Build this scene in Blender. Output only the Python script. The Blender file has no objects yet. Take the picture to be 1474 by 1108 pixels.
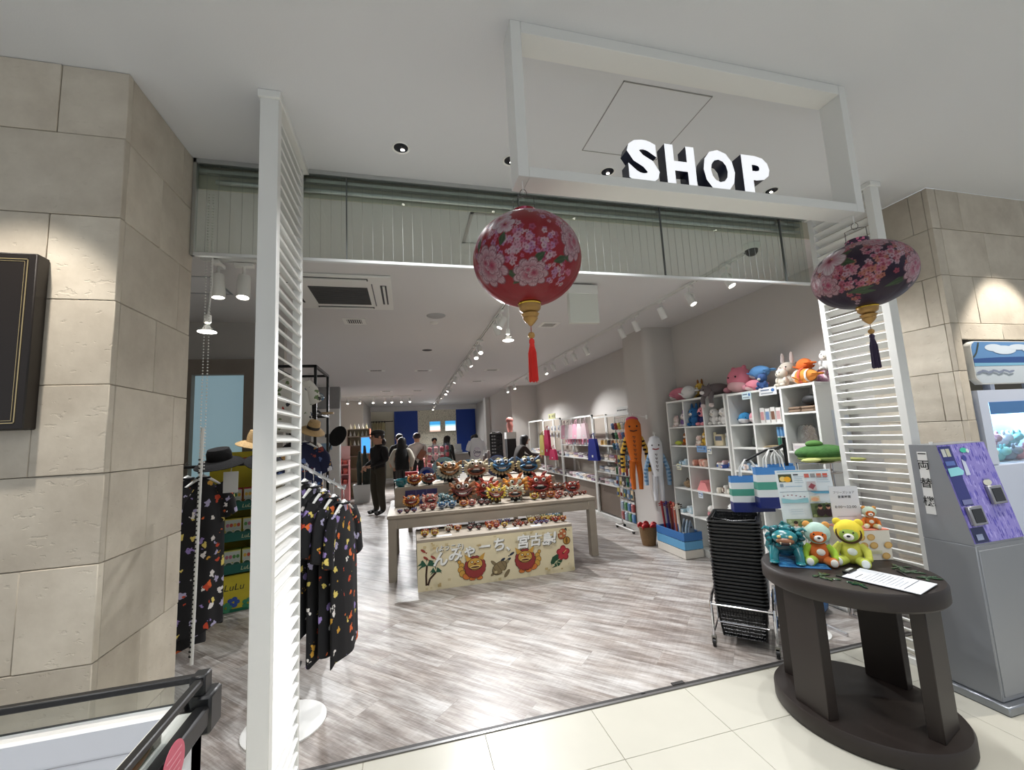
import bpy, bmesh, math, random
import numpy as np
from mathutils import Matrix, Vector
rnd = random.Random(7)
PI = math.pi
scn = bpy.context.scene
COL = scn.collection

# ---------------------------------------------------------------- camera
cam_d = bpy.data.cameras.new('camera')
cam_d.sensor_width = 36.0
cam_d.sensor_fit = 'HORIZONTAL'
cam_d.lens = 598.87 / 1474 * 36.0
cam_d.clip_start = 0.02
cam = bpy.data.objects.new('camera', cam_d)
COL.objects.link(cam)
yaw, pitch, roll = 0.250985, 0.118915, -0.052182
fwd = Vector((math.sin(yaw) * math.cos(pitch), math.cos(yaw) * math.cos(pitch), math.sin(pitch)))
right = Vector((math.cos(yaw), -math.sin(yaw), 0))
up = right.cross(fwd)
r2 = right * math.cos(roll) + up * math.sin(roll)
u2 = -right * math.sin(roll) + up * math.cos(roll)
cam.matrix_world = Matrix(((r2.x, u2.x, -fwd.x, 0), (r2.y, u2.y, -fwd.y, 0), (r2.z, u2.z, -fwd.z, 1.55), (0, 0, 0, 1)))
scn.camera = cam

# ---------------------------------------------------------------- world, exposure
world = bpy.data.worlds.new('world')
scn.world = world
world.use_nodes = True
bg = world.node_tree.nodes['Background']
bg.inputs[0].default_value = (0.86, 0.92, 1.0, 1)
bg.inputs[1].default_value = 0.52
scn.view_settings.view_transform = 'Standard'
scn.view_settings.look = 'None'
scn.view_settings.gamma = 1.0
scn.view_settings.use_curve_mapping = False
scn.view_settings.exposure = 0.15
scn.cycles.max_bounces = 6
scn.cycles.diffuse_bounces = 3
scn.cycles.glossy_bounces = 3
scn.cycles.transmission_bounces = 6
scn.cycles.transparent_max_bounces = 12
scn.cycles.sample_clamp_indirect = 4.0
scn.cycles.caustics_reflective = False
scn.cycles.caustics_refractive = False
scn.cycles.use_denoising = True

# ---------------------------------------------------------------- materials
def S(r, g, b):
    def c(v):
        v /= 255.0
        return v / 12.92 if v <= 0.04045 else ((v + 0.055) / 1.055) ** 2.4
    return (c(r), c(g), c(b), 1.0)
MATS = {}
def nodes(m):
    return m.node_tree.nodes, m.node_tree.links
def mat(name, col, rough=0.5, metal=0.0, emit=None, estr=0.0, var=0.0, vscale=8.0, bump=0.0, bscale=60.0, trans=0.0, alpha=1.0, spec=0.5, sheen=0.0, coat=0.0):
    """plain procedural material: colour with slight noise variation and fine bump"""
    if name in MATS:
        return MATS[name]
    m = bpy.data.materials.new(name)
    m.use_nodes = True
    n, l = nodes(m)
    b = n['Principled BSDF']
    c = S(*col) if max(col) > 1.0 else tuple(col) + (1.0,)
    b.inputs['Base Color'].default_value = c
    b.inputs['Roughness'].default_value = rough
    b.inputs['Metallic'].default_value = metal
    b.inputs['Specular IOR Level'].default_value = spec
    b.inputs['Transmission Weight'].default_value = trans
    b.inputs['Alpha'].default_value = alpha
    b.inputs['Sheen Weight'].default_value = sheen
    b.inputs['Coat Weight'].default_value = coat
    if emit:
        b.inputs['Emission Color'].default_value = S(*emit)
        b.inputs['Emission Strength'].default_value = estr
    if var or bump:
        tc = n.new('ShaderNodeTexCoord')
    if var:
        no = n.new('ShaderNodeTexNoise'); no.inputs['Scale'].default_value = vscale
        no.inputs['Detail'].default_value = 4
        mx = n.new('ShaderNodeMix'); mx.data_type = 'RGBA'
        d = [max(0, v * (1 - var)) for v in c[:3]] + [1]
        u = [min(1, v * (1 + var)) for v in c[:3]] + [1]
        mx.inputs[6].default_value = d; mx.inputs[7].default_value = u
        l.new(tc.outputs['Object'], no.inputs['Vector']); l.new(no.outputs['Fac'], mx.inputs[0])
        l.new(mx.outputs[2], b.inputs['Base Color'])
    if bump:
        nb = n.new('ShaderNodeTexNoise'); nb.inputs['Scale'].default_value = bscale; nb.inputs['Detail'].default_value = 3
        bp = n.new('ShaderNodeBump'); bp.inputs['Strength'].default_value = bump; bp.inputs['Distance'].default_value = 0.01
        l.new(tc.outputs['Object'], nb.inputs['Vector']); l.new(nb.outputs['Fac'], bp.inputs['Height'])
        l.new(bp.outputs['Normal'], b.inputs['Normal'])
    MATS[name] = m
    return m
def C(r, g, b, rough=0.55, **k):
    """cached material from an sRGB colour"""
    return mat('c_%d_%d_%d_%d_%s' % (r, g, b, rough * 100, '_'.join('%s%s' % i for i in k.items())), (r, g, b) if max(r, g, b) > 1 else (1.1, 1.1, 1.1), rough, **k)
def ramp(n, stops, const=False):
    r = n.new('ShaderNodeValToRGB')
    e = r.color_ramp.elements
    while len(e) < len(stops):
        e.new(0.5)
    for i, (p, c) in enumerate(stops):
        e[i].position = p; e[i].color = c
    if const:
        r.color_ramp.interpolation = 'CONSTANT'
    return r
def print_fabric(name, base, cols, scale=9.0, size=0.33, soft=0.04, rough=0.8, stretch=(1, 1, 1)):
    """fabric with a scattered printed motif: voronoi cells hold irregular petals of random colour"""
    m = bpy.data.materials.new(name); m.use_nodes = True
    n, l = nodes(m); b = n['Principled BSDF']; b.inputs['Roughness'].default_value = rough
    tc = n.new('ShaderNodeTexCoord'); mp = n.new('ShaderNodeMapping'); mp.inputs['Scale'].default_value = stretch
    no = n.new('ShaderNodeTexNoise'); no.inputs['Scale'].default_value = scale * 2.2; no.inputs['Detail'].default_value = 2
    ad = n.new('ShaderNodeVectorMath'); ad.operation = 'MULTIPLY_ADD'
    ad.inputs[1].default_value = (0.9 / scale,) * 3
    oi = n.new('ShaderNodeObjectInfo'); sf = n.new('ShaderNodeVectorMath'); sf.operation = 'MULTIPLY_ADD'; sf.inputs[1].default_value = (31.7, 17.3, 23.1)
    l.new(oi.outputs['Random'], sf.inputs[0]); l.new(tc.outputs['Object'], sf.inputs[2]); l.new(sf.outputs['Vector'], mp.inputs['Vector']); l.new(mp.outputs['Vector'], no.inputs['Vector'])
    l.new(no.outputs['Color'], ad.inputs[0]); l.new(mp.outputs['Vector'], ad.inputs[2])
    v = n.new('ShaderNodeTexVoronoi'); v.inputs['Scale'].default_value = scale
    l.new(ad.outputs['Vector'], v.inputs['Vector'])
    sp = n.new('ShaderNodeSeparateColor'); l.new(v.outputs['Color'], sp.inputs[0])
    k = len(cols)
    rp = ramp(n, [(i / k, S(*c)) for i, c in enumerate(cols)], True)
    l.new(sp.outputs[0], rp.inputs[0])
    mk = n.new('ShaderNodeMapRange'); mk.inputs['From Min'].default_value = size; mk.inputs['From Max'].default_value = size - soft
    l.new(v.outputs['Distance'], mk.inputs['Value'])
    mx = n.new('ShaderNodeMix'); mx.data_type = 'RGBA'; mx.inputs[6].default_value = S(*base)
    l.new(mk.outputs[0], mx.inputs[0]); l.new(rp.outputs[0], mx.inputs[7]); l.new(mx.outputs[2], b.inputs['Base Color'])
    MATS[name] = m
    return m
def vcol_mat(name, rough=0.5, sheen=0.0, bump=0.0, spec=0.5, trans=0.0):
    m = bpy.data.materials.new(name); m.use_nodes = True
    n, l = nodes(m); b = n['Principled BSDF']; b.inputs['Roughness'].default_value = rough
    b.inputs['Specular IOR Level'].default_value = spec
    a = n.new('ShaderNodeVertexColor'); a.layer_name = 'print'
    l.new(a.outputs['Color'], b.inputs['Base Color'])
    MATS[name] = m
    return m

# ---------------------------------------------------------------- mesh helper
class MB:
    def __init__(s):
        s.v = []; s.f = []; s.mi = []; s.M = Matrix.Identity(4); s.cm = 0
    def at(s, loc=(0, 0, 0), rot=(0, 0, 0), sc=(1, 1, 1)):
        from mathutils import Euler
        s.M = Matrix.LocRotScale(Vector(loc), Euler(rot), Vector(sc if hasattr(sc, '__len__') else (sc,) * 3)); return s
    def mt(s, i):
        s.cm = i; return s
    def add(s, vs, fs):
        o = len(s.v)
        s.v += [tuple(s.M @ Vector(p)) for p in vs]
        s.f += [tuple(i + o for i in f) for f in fs]
        s.mi += [s.cm] * len(fs); return s
    def box(s, x0, x1, y0, y1, z0, z1):
        return s.add([(x0, y0, z0), (x1, y0, z0), (x1, y1, z0), (x0, y1, z0), (x0, y0, z1), (x1, y0, z1), (x1, y1, z1), (x0, y1, z1)],
                     [(0, 3, 2, 1), (4, 5, 6, 7), (0, 1, 5, 4), (1, 2, 6, 5), (2, 3, 7, 6), (3, 0, 4, 7)])
    def rbox(s, x0, x1, y0, y1, z0, z1, r=0.01, seg=1):
        bm = bmesh.new(); bmesh.ops.create_cube(bm, size=1)
        for v in bm.verts:
            v.co = ((x0 + x1) / 2 + v.co.x * (x1 - x0), (y0 + y1) / 2 + v.co.y * (y1 - y0), (z0 + z1) / 2 + v.co.z * (z1 - z0))
        bmesh.ops.bevel(bm, geom=bm.edges[:], offset=r, segments=seg, affect='EDGES', profile=0.5)
        bm.verts.index_update()
        s.add([v.co[:] for v in bm.verts], [[v.index for v in f.verts] for f in bm.faces]); bm.free(); return s
    def cyl(s, p0, p1, r0, r1=None, n=12, cap=True):
        if r1 is None: r1 = r0
        return s.tube([p0, p1], [r0, r1], n, cap)
    def tube(s, pts, r, n=8, cap=True, closed=False):
        pts = [Vector(p) for p in pts]; N = len(pts)
        rs = r if hasattr(r, '__len__') else [r] * N
        vs = []; fs = []; prev = None
        for i, p in enumerate(pts):
            a = pts[(i - 1) % N] if (i > 0 or closed) else p
            b = pts[(i + 1) % N] if (i < N - 1 or closed) else p
            t = (b - a).normalized() if (b - a).length > 1e-9 else Vector((0, 0, 1))
            if prev is None:
                u = t.orthogonal().normalized()
            else:
                u = prev - t * prev.dot(t)
                u = u.normalized() if u.length > 1e-6 else t.orthogonal().normalized()
            prev = u; w = t.cross(u)
            for k in range(n):
                an = 2 * PI * (k + 0.5) / n
                vs.append(p + (u * math.cos(an) + w * math.sin(an)) * rs[i])
        for i in range(N if closed else N - 1):
            j = (i + 1) % N
            for k in range(n):
                fs.append((i * n + k, i * n + (k + 1) % n, j * n + (k + 1) % n, j * n + k))
        if cap and not closed:
            fs.append(tuple(range(n - 1, -1, -1))); fs.append(tuple((N - 1) * n + k for k in range(n)))
        return s.add(vs, fs)
    def lathe(s, prof, n=20, c=(0, 0, 0), sx=1, sy=1, cap=True):
        vs = []; fs = []
        for r, z in prof:
            for k in range(n):
                a = 2 * PI * k / n
                vs.append((c[0] + r * sx * math.cos(a), c[1] + r * sy * math.sin(a), c[2] + z))
        for i in range(len(prof) - 1):
            for k in range(n):
                fs.append((i * n + k, i * n + (k + 1) % n, (i + 1) * n + (k + 1) % n, (i + 1) * n + k))
        if cap:
            fs.append(tuple(range(n - 1, -1, -1))); fs.append(tuple((len(prof) - 1) * n + k for k in range(n)))
        return s.add(vs, fs)
    def ell(s, c, r, n=14, m=9, warp=None):
        if not hasattr(r, '__len__'): r = (r, r, r)
        vs = []; fs = []
        vs.append((c[0], c[1], c[2] - r[2]))
        for j in range(1, m):
            ph = -PI / 2 + PI * j / m
            for k in range(n):
                a = 2 * PI * k / n
                vs.append((c[0] + r[0] * math.cos(ph) * math.cos(a), c[1] + r[1] * math.cos(ph) * math.sin(a), c[2] + r[2] * math.sin(ph)))
        vs.append((c[0], c[1], c[2] + r[2]))
        if warp: vs = [warp(*p) for p in vs]
        for k in range(n):
            fs.append((0, 1 + (k + 1) % n, 1 + k))
        for j in range(m - 2):
            for k in range(n):
                fs.append((1 + j * n + k, 1 + j * n + (k + 1) % n, 1 + (j + 1) * n + (k + 1) % n, 1 + (j + 1) * n + k))
        t = len(vs) - 1; b = 1 + (m - 2) * n
        for k in range(n):
            fs.append((b + k, b + (k + 1) % n, t))
        return s.add(vs, fs)
    def prism(s, poly, y0, y1):
        """polygon in the xz plane pushed from y0 (towards the viewer) to y1"""
        k = len(poly)
        vs = [(x, y0, z) for x, z in poly] + [(x, y1, z) for x, z in poly]
        fs = [tuple(range(k)), tuple(range(2 * k - 1, k - 1, -1))]
        for i in range(k):
            j = (i + 1) % k
            fs.append((i, i + k, j + k, j))
        return s.add(vs, fs)
    def prismz(s, poly, z0, z1):
        k = len(poly)
        vs = [(x, y, z0) for x, y in poly] + [(x, y, z1) for x, y in poly]
        fs = [tuple(range(k - 1, -1, -1)), tuple(range(k, 2 * k))]
        for i in range(k):
            j = (i + 1) % k
            fs.append((i, j, j + k, i + k))
        return s.add(vs, fs)
    def loft(s, rings, cap=True, closed=True):
        n = len(rings[0]); vs = [p for r in rings for p in r]; fs = []
        for i in range(len(rings) - 1):
            for k in range(n if closed else n - 1):
                fs.append((i * n + k, i * n + (k + 1) % n, (i + 1) * n + (k + 1) % n, (i + 1) * n + k))
        if cap and closed:
            fs.append(tuple(range(n - 1, -1, -1))); fs.append(tuple((len(rings) - 1) * n + k for k in range(n)))
        return s.add(vs, fs)
    def text(s, body, size, depth=0.002, x=0, z=0, align='CENTER', bold=0.0, shear=0.0, spacing=1.0, y=0):
        """lettering standing in the xz plane, facing -y"""
        vs, fs = text_geo(body, align, bold, shear, spacing)
        k = len(vs) // 1
        vv = [(x + a * size, y - b * depth, z + c * size) for a, b, c in vs]
        return s.add(vv, fs)
    def mesh(s, name, mats, sharp=40):
        me = bpy.data.meshes.new(name)
        me.from_pydata(s.v, [], s.f)
        for m in (mats if isinstance(mats, (list, tuple)) else [mats]):
            me.materials.append(m)
        if any(s.mi):
            me.polygons.foreach_set('material_index', s.mi)
        me.polygons.foreach_set('use_smooth', [True] * len(s.f))
        me.set_sharp_from_angle(angle=math.radians(sharp))
        me.update()
        return me
TXT = {}
def text_geo(body, align, bold, shear, spacing):
    key = (body, align, bold, shear, spacing)
    if key in TXT: return TXT[key]
    c = bpy.data.curves.new('lettering', 'FONT'); c.body = body; c.align_x = align; c.size = 1.0
    c.extrude = 0.5; c.offset = bold; c.shear = shear; c.space_character = spacing; c.resolution_u = 3
    o = bpy.data.objects.new('lettering', c); COL.objects.link(o)
    dg = bpy.context.evaluated_depsgraph_get(); dg.update()
    me = bpy.data.meshes.new_from_object(o.evaluated_get(dg))
    vs = [(v.co.x, v.co.z, v.co.y) for v in me.vertices]
    fs = [tuple(p.vertices) for p in me.polygons]
    bpy.data.objects.remove(o); bpy.data.curves.remove(c); bpy.data.meshes.remove(me)
    TXT[key] = (vs, fs)
    return TXT[key]

# ---------------------------------------------------------------- scene objects
def tag(o, label=None, cat=None, group=None, kind=None):
    if label: o['label'] = label
    if cat: o['category'] = cat
    if group: o['group'] = group
    if kind: o['kind'] = kind
    return o
def thing(name, label, cat, loc=(0, 0, 0), rz=0.0, group=None, rot=None):
    o = bpy.data.objects.new(name, None); o.empty_display_size = 0.05
    COL.objects.link(o); o.location = loc; o.rotation_euler = rot or (0, 0, rz)
    return tag(o, label, cat, group)
def part(name, geo, mats=None, parent=None, loc=None, rot=None, label=None, sharp=40):
    me = geo.mesh(name, mats, sharp) if isinstance(geo, MB) else geo
    o = bpy.data.objects.new(name, me); COL.objects.link(o)
    if parent: o.parent = parent
    if loc: o.location = loc
    if rot: o.rotation_euler = rot
    if label: o['label'] = label
    return o
def solo(name, geo, mats, label, cat, loc=(0, 0, 0), rot=(0, 0, 0), group=None, sharp=40):
    return tag(part(name, geo, mats, None, loc, rot, sharp=sharp), label, cat, group)
def struct(name, geo, mats, parent=None, label=None):
    o = part(name, geo, mats, parent, label=label)
    if not parent: o['kind'] = 'structure'
    return o
def copy_tree(o, parent=None, remap=None):
    c = o.copy(); COL.objects.link(c); c.parent = parent
    if remap and c.type == 'MESH':
        for sl in c.material_slots:
            if sl.material and sl.material.name in remap:
                m = remap[sl.material.name]; sl.link = 'OBJECT'; sl.material = m
    for ch in list(o.children):
        copy_tree(ch, c, remap)
    return c
def put(o, loc, rz=0.0, sc=1.0, label=None, group=None, rot=None):
    o.location = loc; o.rotation_euler = rot or (0, 0, rz); o.scale = (sc, sc, sc) if not hasattr(sc, '__len__') else sc
    if label: o['label'] = label
    if group: o['group'] = group
    return o
LS = 2.2
def spot(name, loc, tgt, energy, angle=60, blend=0.5, col=(1, 1, 1), rad=0.04, parent=None):
    d = bpy.data.lights.new(name, 'SPOT'); d.energy = energy * LS; d.color = col; d.shadow_soft_size = rad
    d.spot_size = math.radians(angle); d.spot_blend = blend
    o = bpy.data.objects.new(name, d); COL.objects.link(o); o.location = loc
    o.rotation_euler = (Vector(tgt) - Vector(loc)).to_track_quat('-Z', 'Y').to_euler()
    return o
# ================================================================ STRUCTURE
LZ, SZ = 3.10, 2.97          # lobby and shop ceiling heights
M_ceil = mat('ceiling_paint', (226, 227, 229), 0.9, bump=0.06, bscale=160)
M_ceil2 = M_ceil
M_shopceil = mat('shop_ceiling_paint', (220, 219, 219), 0.9)
M_wall = mat('shop_wall_paint', (205, 201, 196), 0.9, bump=0.05, bscale=90)
M_white = mat('white_lacquer', (236, 236, 232), 0.42)
M_whitem = mat('white_matte', (232, 231, 227), 0.7)
M_alu = mat('aluminium', (200, 202, 202), 0.3, 0.9)
M_chrome = mat('chrome', (215, 215, 218), 0.12, 1.0)
M_black = mat('black_plastic', (18, 18, 19), 0.42)
M_blackm = mat('black_metal', (22, 22, 22), 0.4, 0.3)
M_grey = mat('grey_plastic', (120, 121, 122), 0.5)

def stone_mat(name, a, b):
    m = bpy.data.materials.new(name); m.use_nodes = True
    n, l = nodes(m); bs = n['Principled BSDF']; bs.inputs['Roughness'].default_value = 0.85
    tc = n.new('ShaderNodeTexCoord'); oi = n.new('ShaderNodeObjectInfo')
    ad = n.new('ShaderNodeVectorMath'); ad.operation = 'ADD'
    l.new(tc.outputs['Object'], ad.inputs[0]); l.new(oi.outputs['Random'], ad.inputs[1])
    no = n.new('ShaderNodeTexNoise'); no.inputs['Scale'].default_value = 3.5; no.inputs['Detail'].default_value = 8; no.inputs['Roughness'].default_value = 0.65
    l.new(ad.outputs[0], no.inputs['Vector'])
    rp = ramp(n, [(0.25, S(*a)), (0.75, S(*b))]); l.new(no.outputs['Fac'], rp.inputs[0])
    hs = n.new('ShaderNodeHueSaturation')
    mr = n.new('ShaderNodeMapRange'); mr.inputs['To Min'].default_value = 0.88; mr.inputs['To Max'].default_value = 1.08
    l.new(oi.outputs['Random'], mr.inputs['Value']); l.new(mr.outputs[0], hs.inputs['Value']); l.new(rp.outputs[0], hs.inputs['Color'])
    l.new(hs.outputs[0], bs.inputs['Base Color'])
    # short travertine pits
    mp = n.new('ShaderNodeMapping'); mp.inputs['Scale'].default_value = (26, 26, 48); l.new(ad.outputs[0], mp.inputs['Vector'])
    vo = n.new('ShaderNodeTexNoise'); vo.inputs['Scale'].default_value = 1.0; vo.inputs['Detail'].default_value = 3
    l.new(mp.outputs[0], vo.inputs['Vector'])
    pr = ramp(n, [(0.0, (0, 0, 0, 1)), (0.31, (0, 0, 0, 1)), (0.36, (1, 1, 1, 1))]); l.new(vo.outputs['Fac'], pr.inputs[0])
    n3 = n.new('ShaderNodeTexNoise'); n3.inputs['Scale'].default_value = 40; n3.inputs['Detail'].default_value = 4; l.new(ad.outputs[0], n3.inputs['Vector'])
    m3 = n.new('ShaderNodeMath'); m3.operation = 'MULTIPLY_ADD'; m3.inputs[1].default_value = 0.25
    l.new(n3.outputs['Fac'], m3.inputs[0]); l.new(pr.outputs[0], m3.inputs[2])
    bp = n.new('ShaderNodeBump'); bp.inputs['Strength'].default_value = 0.28; bp.inputs['Distance'].default_value = 0.007
    l.new(m3.outputs[0], bp.inputs['Height']); l.new(bp.outputs[0], bs.inputs['Normal'])
    MATS[name] = m
    return m
M_stone = stone_mat('limestone', (186, 175, 159), (222, 213, 197))
M_joint = mat('stone_joint', (120, 114, 103), 0.95)

def wood_floor_mat():
    m = bpy.data.materials.new('whitewashed_planks'); m.use_nodes = True
    n, l = nodes(m); bs = n['Principled BSDF']
    tc = n.new('ShaderNodeTexCoord'); oi = n.new('ShaderNodeObjectInfo')
    sc = n.new('ShaderNodeVectorMath'); sc.operation = 'SCALE'; sc.inputs[3].default_value = 37.0
    cb = n.new('ShaderNodeCombineXYZ')
    l.new(oi.outputs['Random'], cb.inputs[0]); l.new(oi.outputs['Random'], cb.inputs[1]); l.new(cb.outputs[0], sc.inputs[0])
    ad = n.new('ShaderNodeVectorMath'); l.new(tc.outputs['Object'], ad.inputs[0]); l.new(sc.outputs[0], ad.inputs[1])
    def noise(scale, detail, ro=0.6):
        mp = n.new('ShaderNodeMapping'); mp.inputs['Scale'].default_value = scale; l.new(ad.outputs[0], mp.inputs['Vector'])
        t = n.new('ShaderNodeTexNoise'); t.inputs['Scale'].default_value = 1; t.inputs['Detail'].default_value = detail; t.inputs['Roughness'].default_value = ro
        l.new(mp.outputs[0], t.inputs['Vector']); return t
    a = noise((2.2, 14, 1), 6); g = noise((5, 90, 1), 4, 0.7); w = noise((60, 3.5, 1), 3)
    p = noise((2.4, 4, 1), 3)
    r1 = ramp(n, [(0.30, S(108, 99, 93)), (0.45, S(148, 141, 136)), (0.58, S(187, 183, 179)), (0.72, S(214, 212, 210))])
    mm = n.new('ShaderNodeMath'); mm.operation = 'MULTIPLY_ADD'; mm.inputs[1].default_value = 0.45
    l.new(g.outputs['Fac'], mm.inputs[0])
    m0 = n.new('ShaderNodeMath'); m0.operation = 'MULTIPLY_ADD'; m0.inputs[1].default_value = 0.75; m0.inputs[2].default_value = -0.10
    l.new(a.outputs['Fac'], m0.inputs[0]); l.new(m0.outputs[0], mm.inputs[2])
    m4 = n.new('ShaderNodeMath'); m4.operation = 'MULTIPLY_ADD'; m4.inputs[1].default_value = 0.12
    l.new(w.outputs['Fac'], m4.inputs[0]); l.new(mm.outputs[0], m4.inputs[2])
    m5 = n.new('ShaderNodeMath'); m5.operation = 'MULTIPLY_ADD'; m5.inputs[1].default_value = 0.08; m5.inputs[2].default_value = -0.09
    l.new(oi.outputs['Random'], m5.inputs[0])
    m6 = n.new('ShaderNodeMath'); l.new(m4.outputs[0], m6.inputs[0]); l.new(m5.outputs[0], m6.inputs[1])
    l.new(m6.outputs[0], r1.inputs[0])
    mx = n.new('ShaderNodeMix'); mx.data_type = 'RGBA'; mx.blend_type = 'MULTIPLY'
    pr = ramp(n, [(0.40, S(205, 186, 170)), (0.60, (1, 1, 1, 1))]); l.new(p.outputs['Fac'], pr.inputs[0])
    mx.inputs[0].default_value = 0.4; l.new(r1.outputs[0], mx.inputs[6]); l.new(pr.outputs[0], mx.inputs[7])
    l.new(mx.outputs[2], bs.inputs['Base Color'])
    bs.inputs['Roughness'].default_value = 0.38
    bp = n.new('ShaderNodeBump'); bp.inputs['Strength'].default_value = 0.12; bp.inputs['Distance'].default_value = 0.004
    l.new(mm.outputs[0], bp.inputs['Height']); l.new(bp.outputs[0], bs.inputs['Normal'])
    MATS['whitewashed_planks'] = m
    return m
M_plank = wood_floor_mat()
M_tile = mat('floor_tile', (194, 191, 178), 0.35, var=0.05, vscale=5, bump=0.02, bscale=40)
M_grout = mat('floor_grout', (150, 145, 130), 0.9)
M_wood = mat('pale_oak_laminate', (160, 149, 134), 0.5, var=0.10, vscale=3)

# ---- floors
def clip(poly, ax, val, keep_ge):
    out = []
    for i in range(len(poly)):
        a, b = poly[i], poly[(i + 1) % len(poly)]
        ia, ib = ((a[ax] >= val) == keep_ge), ((b[ax] >= val) == keep_ge)
        if ia: out.append(a)
        if ia != ib:
            t = (val - a[ax]) / (b[ax] - a[ax])
            out.append((a[0] + (b[0] - a[0]) * t, a[1] + (b[1] - a[1]) * t))
    return out
floor_shop = struct('floor_shop', MB().box(-3.3, 3.75, 2.40, 18.4, -0.05, -0.004), mat('plank_gap', (70, 62, 57), 0.9))
PW, PL = 0.214, 1.22
ca, sa = math.cos(-PI / 4), math.sin(-PI / 4)
plank_me = MB().box(0.0008, PL - 0.0008, 0.0008, PW - 0.0008, -0.004, 0.0).mesh('plank', M_plank)
cand = []
for j in range(-40, 90):
    off = (j * 0.437) % PL
    for i in range(-14, 16):
        u, v = i * PL + off, j * PW
        q = [(u + a, v + b) for a, b in ((0, 0), (PL, 0), (PL, PW), (0, PW))]
        w = [(x * ca - y * sa, x * sa + y * ca + 6.0) for x, y in q]
        c = clip(clip(clip(clip(w, 1, 2.412, True), 1, 18.3, False), 0, -3.2, True), 0, 3.72, False)
        if len(c) < 3: continue
        cx, cy = sum(p[0] for p in c) / len(c), sum(p[1] for p in c) / len(c)
        vis = cx > -0.62 * cy + 0.2 and cx < 0.95 * cy + 0.3
        cand.append((cy + abs(cx - 0.8) * 0.3 + (0 if vis else 100), w, c, (u, v)))
cand.sort(key=lambda t: t[0])
rest = MB()
for k, (d, w, c, uv) in enumerate(cand):
    if k < 300:
        org = (uv[0] * ca - uv[1] * sa, uv[0] * sa + uv[1] * ca + 6.0)
        full = len(c) == 4 and all(abs(a[0] - b[0]) + abs(a[1] - b[1]) < 1e-6 for a, b in zip(sorted(c), sorted(w)))
        if full:
            o = part('plank', plank_me, None, floor_shop)
        else:
            loc = [((x - org[0]) * ca + (y - org[1]) * sa, -(x - org[0]) * sa + (y - org[1]) * ca) for x, y in c]
            o = part('plank', MB().prismz(loc, -0.004, 0), M_plank, floor_shop)
        o.location = (org[0], org[1], 0); o.rotation_euler = (0, 0, -PI / 4)
    else:
        cx = sum(p[0] for p in c) / len(c); cy = sum(p[1] for p in c) / len(c)
        rest.prismz([(cx + (x - cx) * 0.995, cy + (y - cy) * 0.995) for x, y in c], -0.004, 0)
ro = part('planks_beyond', rest, M_plank, floor_shop); ro['kind'] = 'stuff'

floor_lobby = struct('floor_lobby', MB().box(-5, 8, -4, 2.372, -0.05, -0.003), M_grout)
xs = [0.362 + 0.604 * k for k in range(-9, 13)]
ys = [2.366, 1.99] + [1.99 - 0.604 * k for k in range(1, 8)]
tile_cache = {}
for i in range(len(xs) - 1):
    for j in range(len(ys) - 1):
        w, d = xs[i + 1] - xs[i], ys[j] - ys[j + 1]
        key = round(d, 3)
        if key not in tile_cache:
            tile_cache[key] = MB().rbox(0.0012, w - 0.0012, 0.0012, d - 0.0012, -0.02, 0, 0.0012).mesh('tile', M_tile)
        o = part('tile', tile_cache[key], None, floor_lobby, (xs[i], ys[j + 1], 0))
struct('trim_threshold', MB().box(-1.07, 3.52, 2.372, 2.388, -0.02, 0.004).mt(1).box(-1.07, 3.52, 2.388, 2.412, -0.02, 0.002), [mat('steel_strip', (150, 150, 150), 0.35, 0.8), mat('dark_strip', (52, 50, 49), 0.5)])
for x in (1.35, -0.05 + 1.22):
    pass
struct('trim_floor_bolt', MB().box(1.52, 1.60, 2.405, 2.43, 0, 0.006).box(1.30, 1.325, 2.395, 2.405, 0, 0.006), mat('dark_strip', (52, 50, 49)))

# ---- ceilings
ceil = struct('ceiling_lobby', MB().box(-5, 3.52, -1.2, 2.452, LZ, LZ + 0.08), M_ceil)
struct('ceiling_lobby_side', MB().box(3.52, 8, -1.2, 1.906, LZ, LZ + 0.08), M_ceil2)
cs = struct('ceiling_shop', MB().box(-3.3, 3.8, 2.46, 18.25, SZ, SZ + 0.15), M_shopceil)
struct('trim_bulkhead', MB().box(-1.07, 3.52, 2.452, 2.46, SZ - 0.005, LZ), mat('bulkhead_olive', (214, 209, 192), 0.8))
struct('trim_soffit', MB().box(-1.45, 2.95, 18.0, 18.25, 2.79, SZ), M_shopceil)

# ---- shop walls
struct('wall_right', MB().box(3.72, 3.85, 2.44, 11.67, 0, SZ), M_wall)
rings = []
pts = [(3.72, 5.12), (3.40, 5.12)] + [(3.40 - 0.12 * math.sin(a), 5.24 - 0.12 * math.cos(a)) for a in [PI / 2 * k / 6 for k in range(1, 7)]] + [(3.28, 5.74), (3.72, 5.74)]
struct('wall_column', MB().prismz(pts[::-1], 0, SZ), M_wall)
struct('wall_right_back', MB().box(2.95, 3.85, 11.67, 18.4, 0, SZ), M_wall)
struct('wall_right_pier', MB().box(2.80, 2.95, 15.0, 15.4, 0, SZ), M_whitem)
wl = struct('wall_left_window', MB().box(-3.3, -2.26, 5.19, 5.3, 0, SZ).box(-2.26, -1.70, 5.19, 5.3, 0, 0.6).box(-2.26, -1.35, 5.19, 5.3, 2.5, SZ).box(-1.70, -1.35, 5.19, 5.3, 0, 2.5), M_wall)
struct('wall_left', MB().box(-3.4, -3.3, 2.42, 15.3, 0, SZ), M_wall)
struct('wall_partition', MB().box(-3.3, -1.62, 11.1, 11.3, 0, SZ), mat('wall_grey', (158, 158, 157), 0.9))
struct('wall_left_back', MB().box(-3.3, -1.45, 15.1, 18.4, 0, SZ), M_wall)
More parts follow.
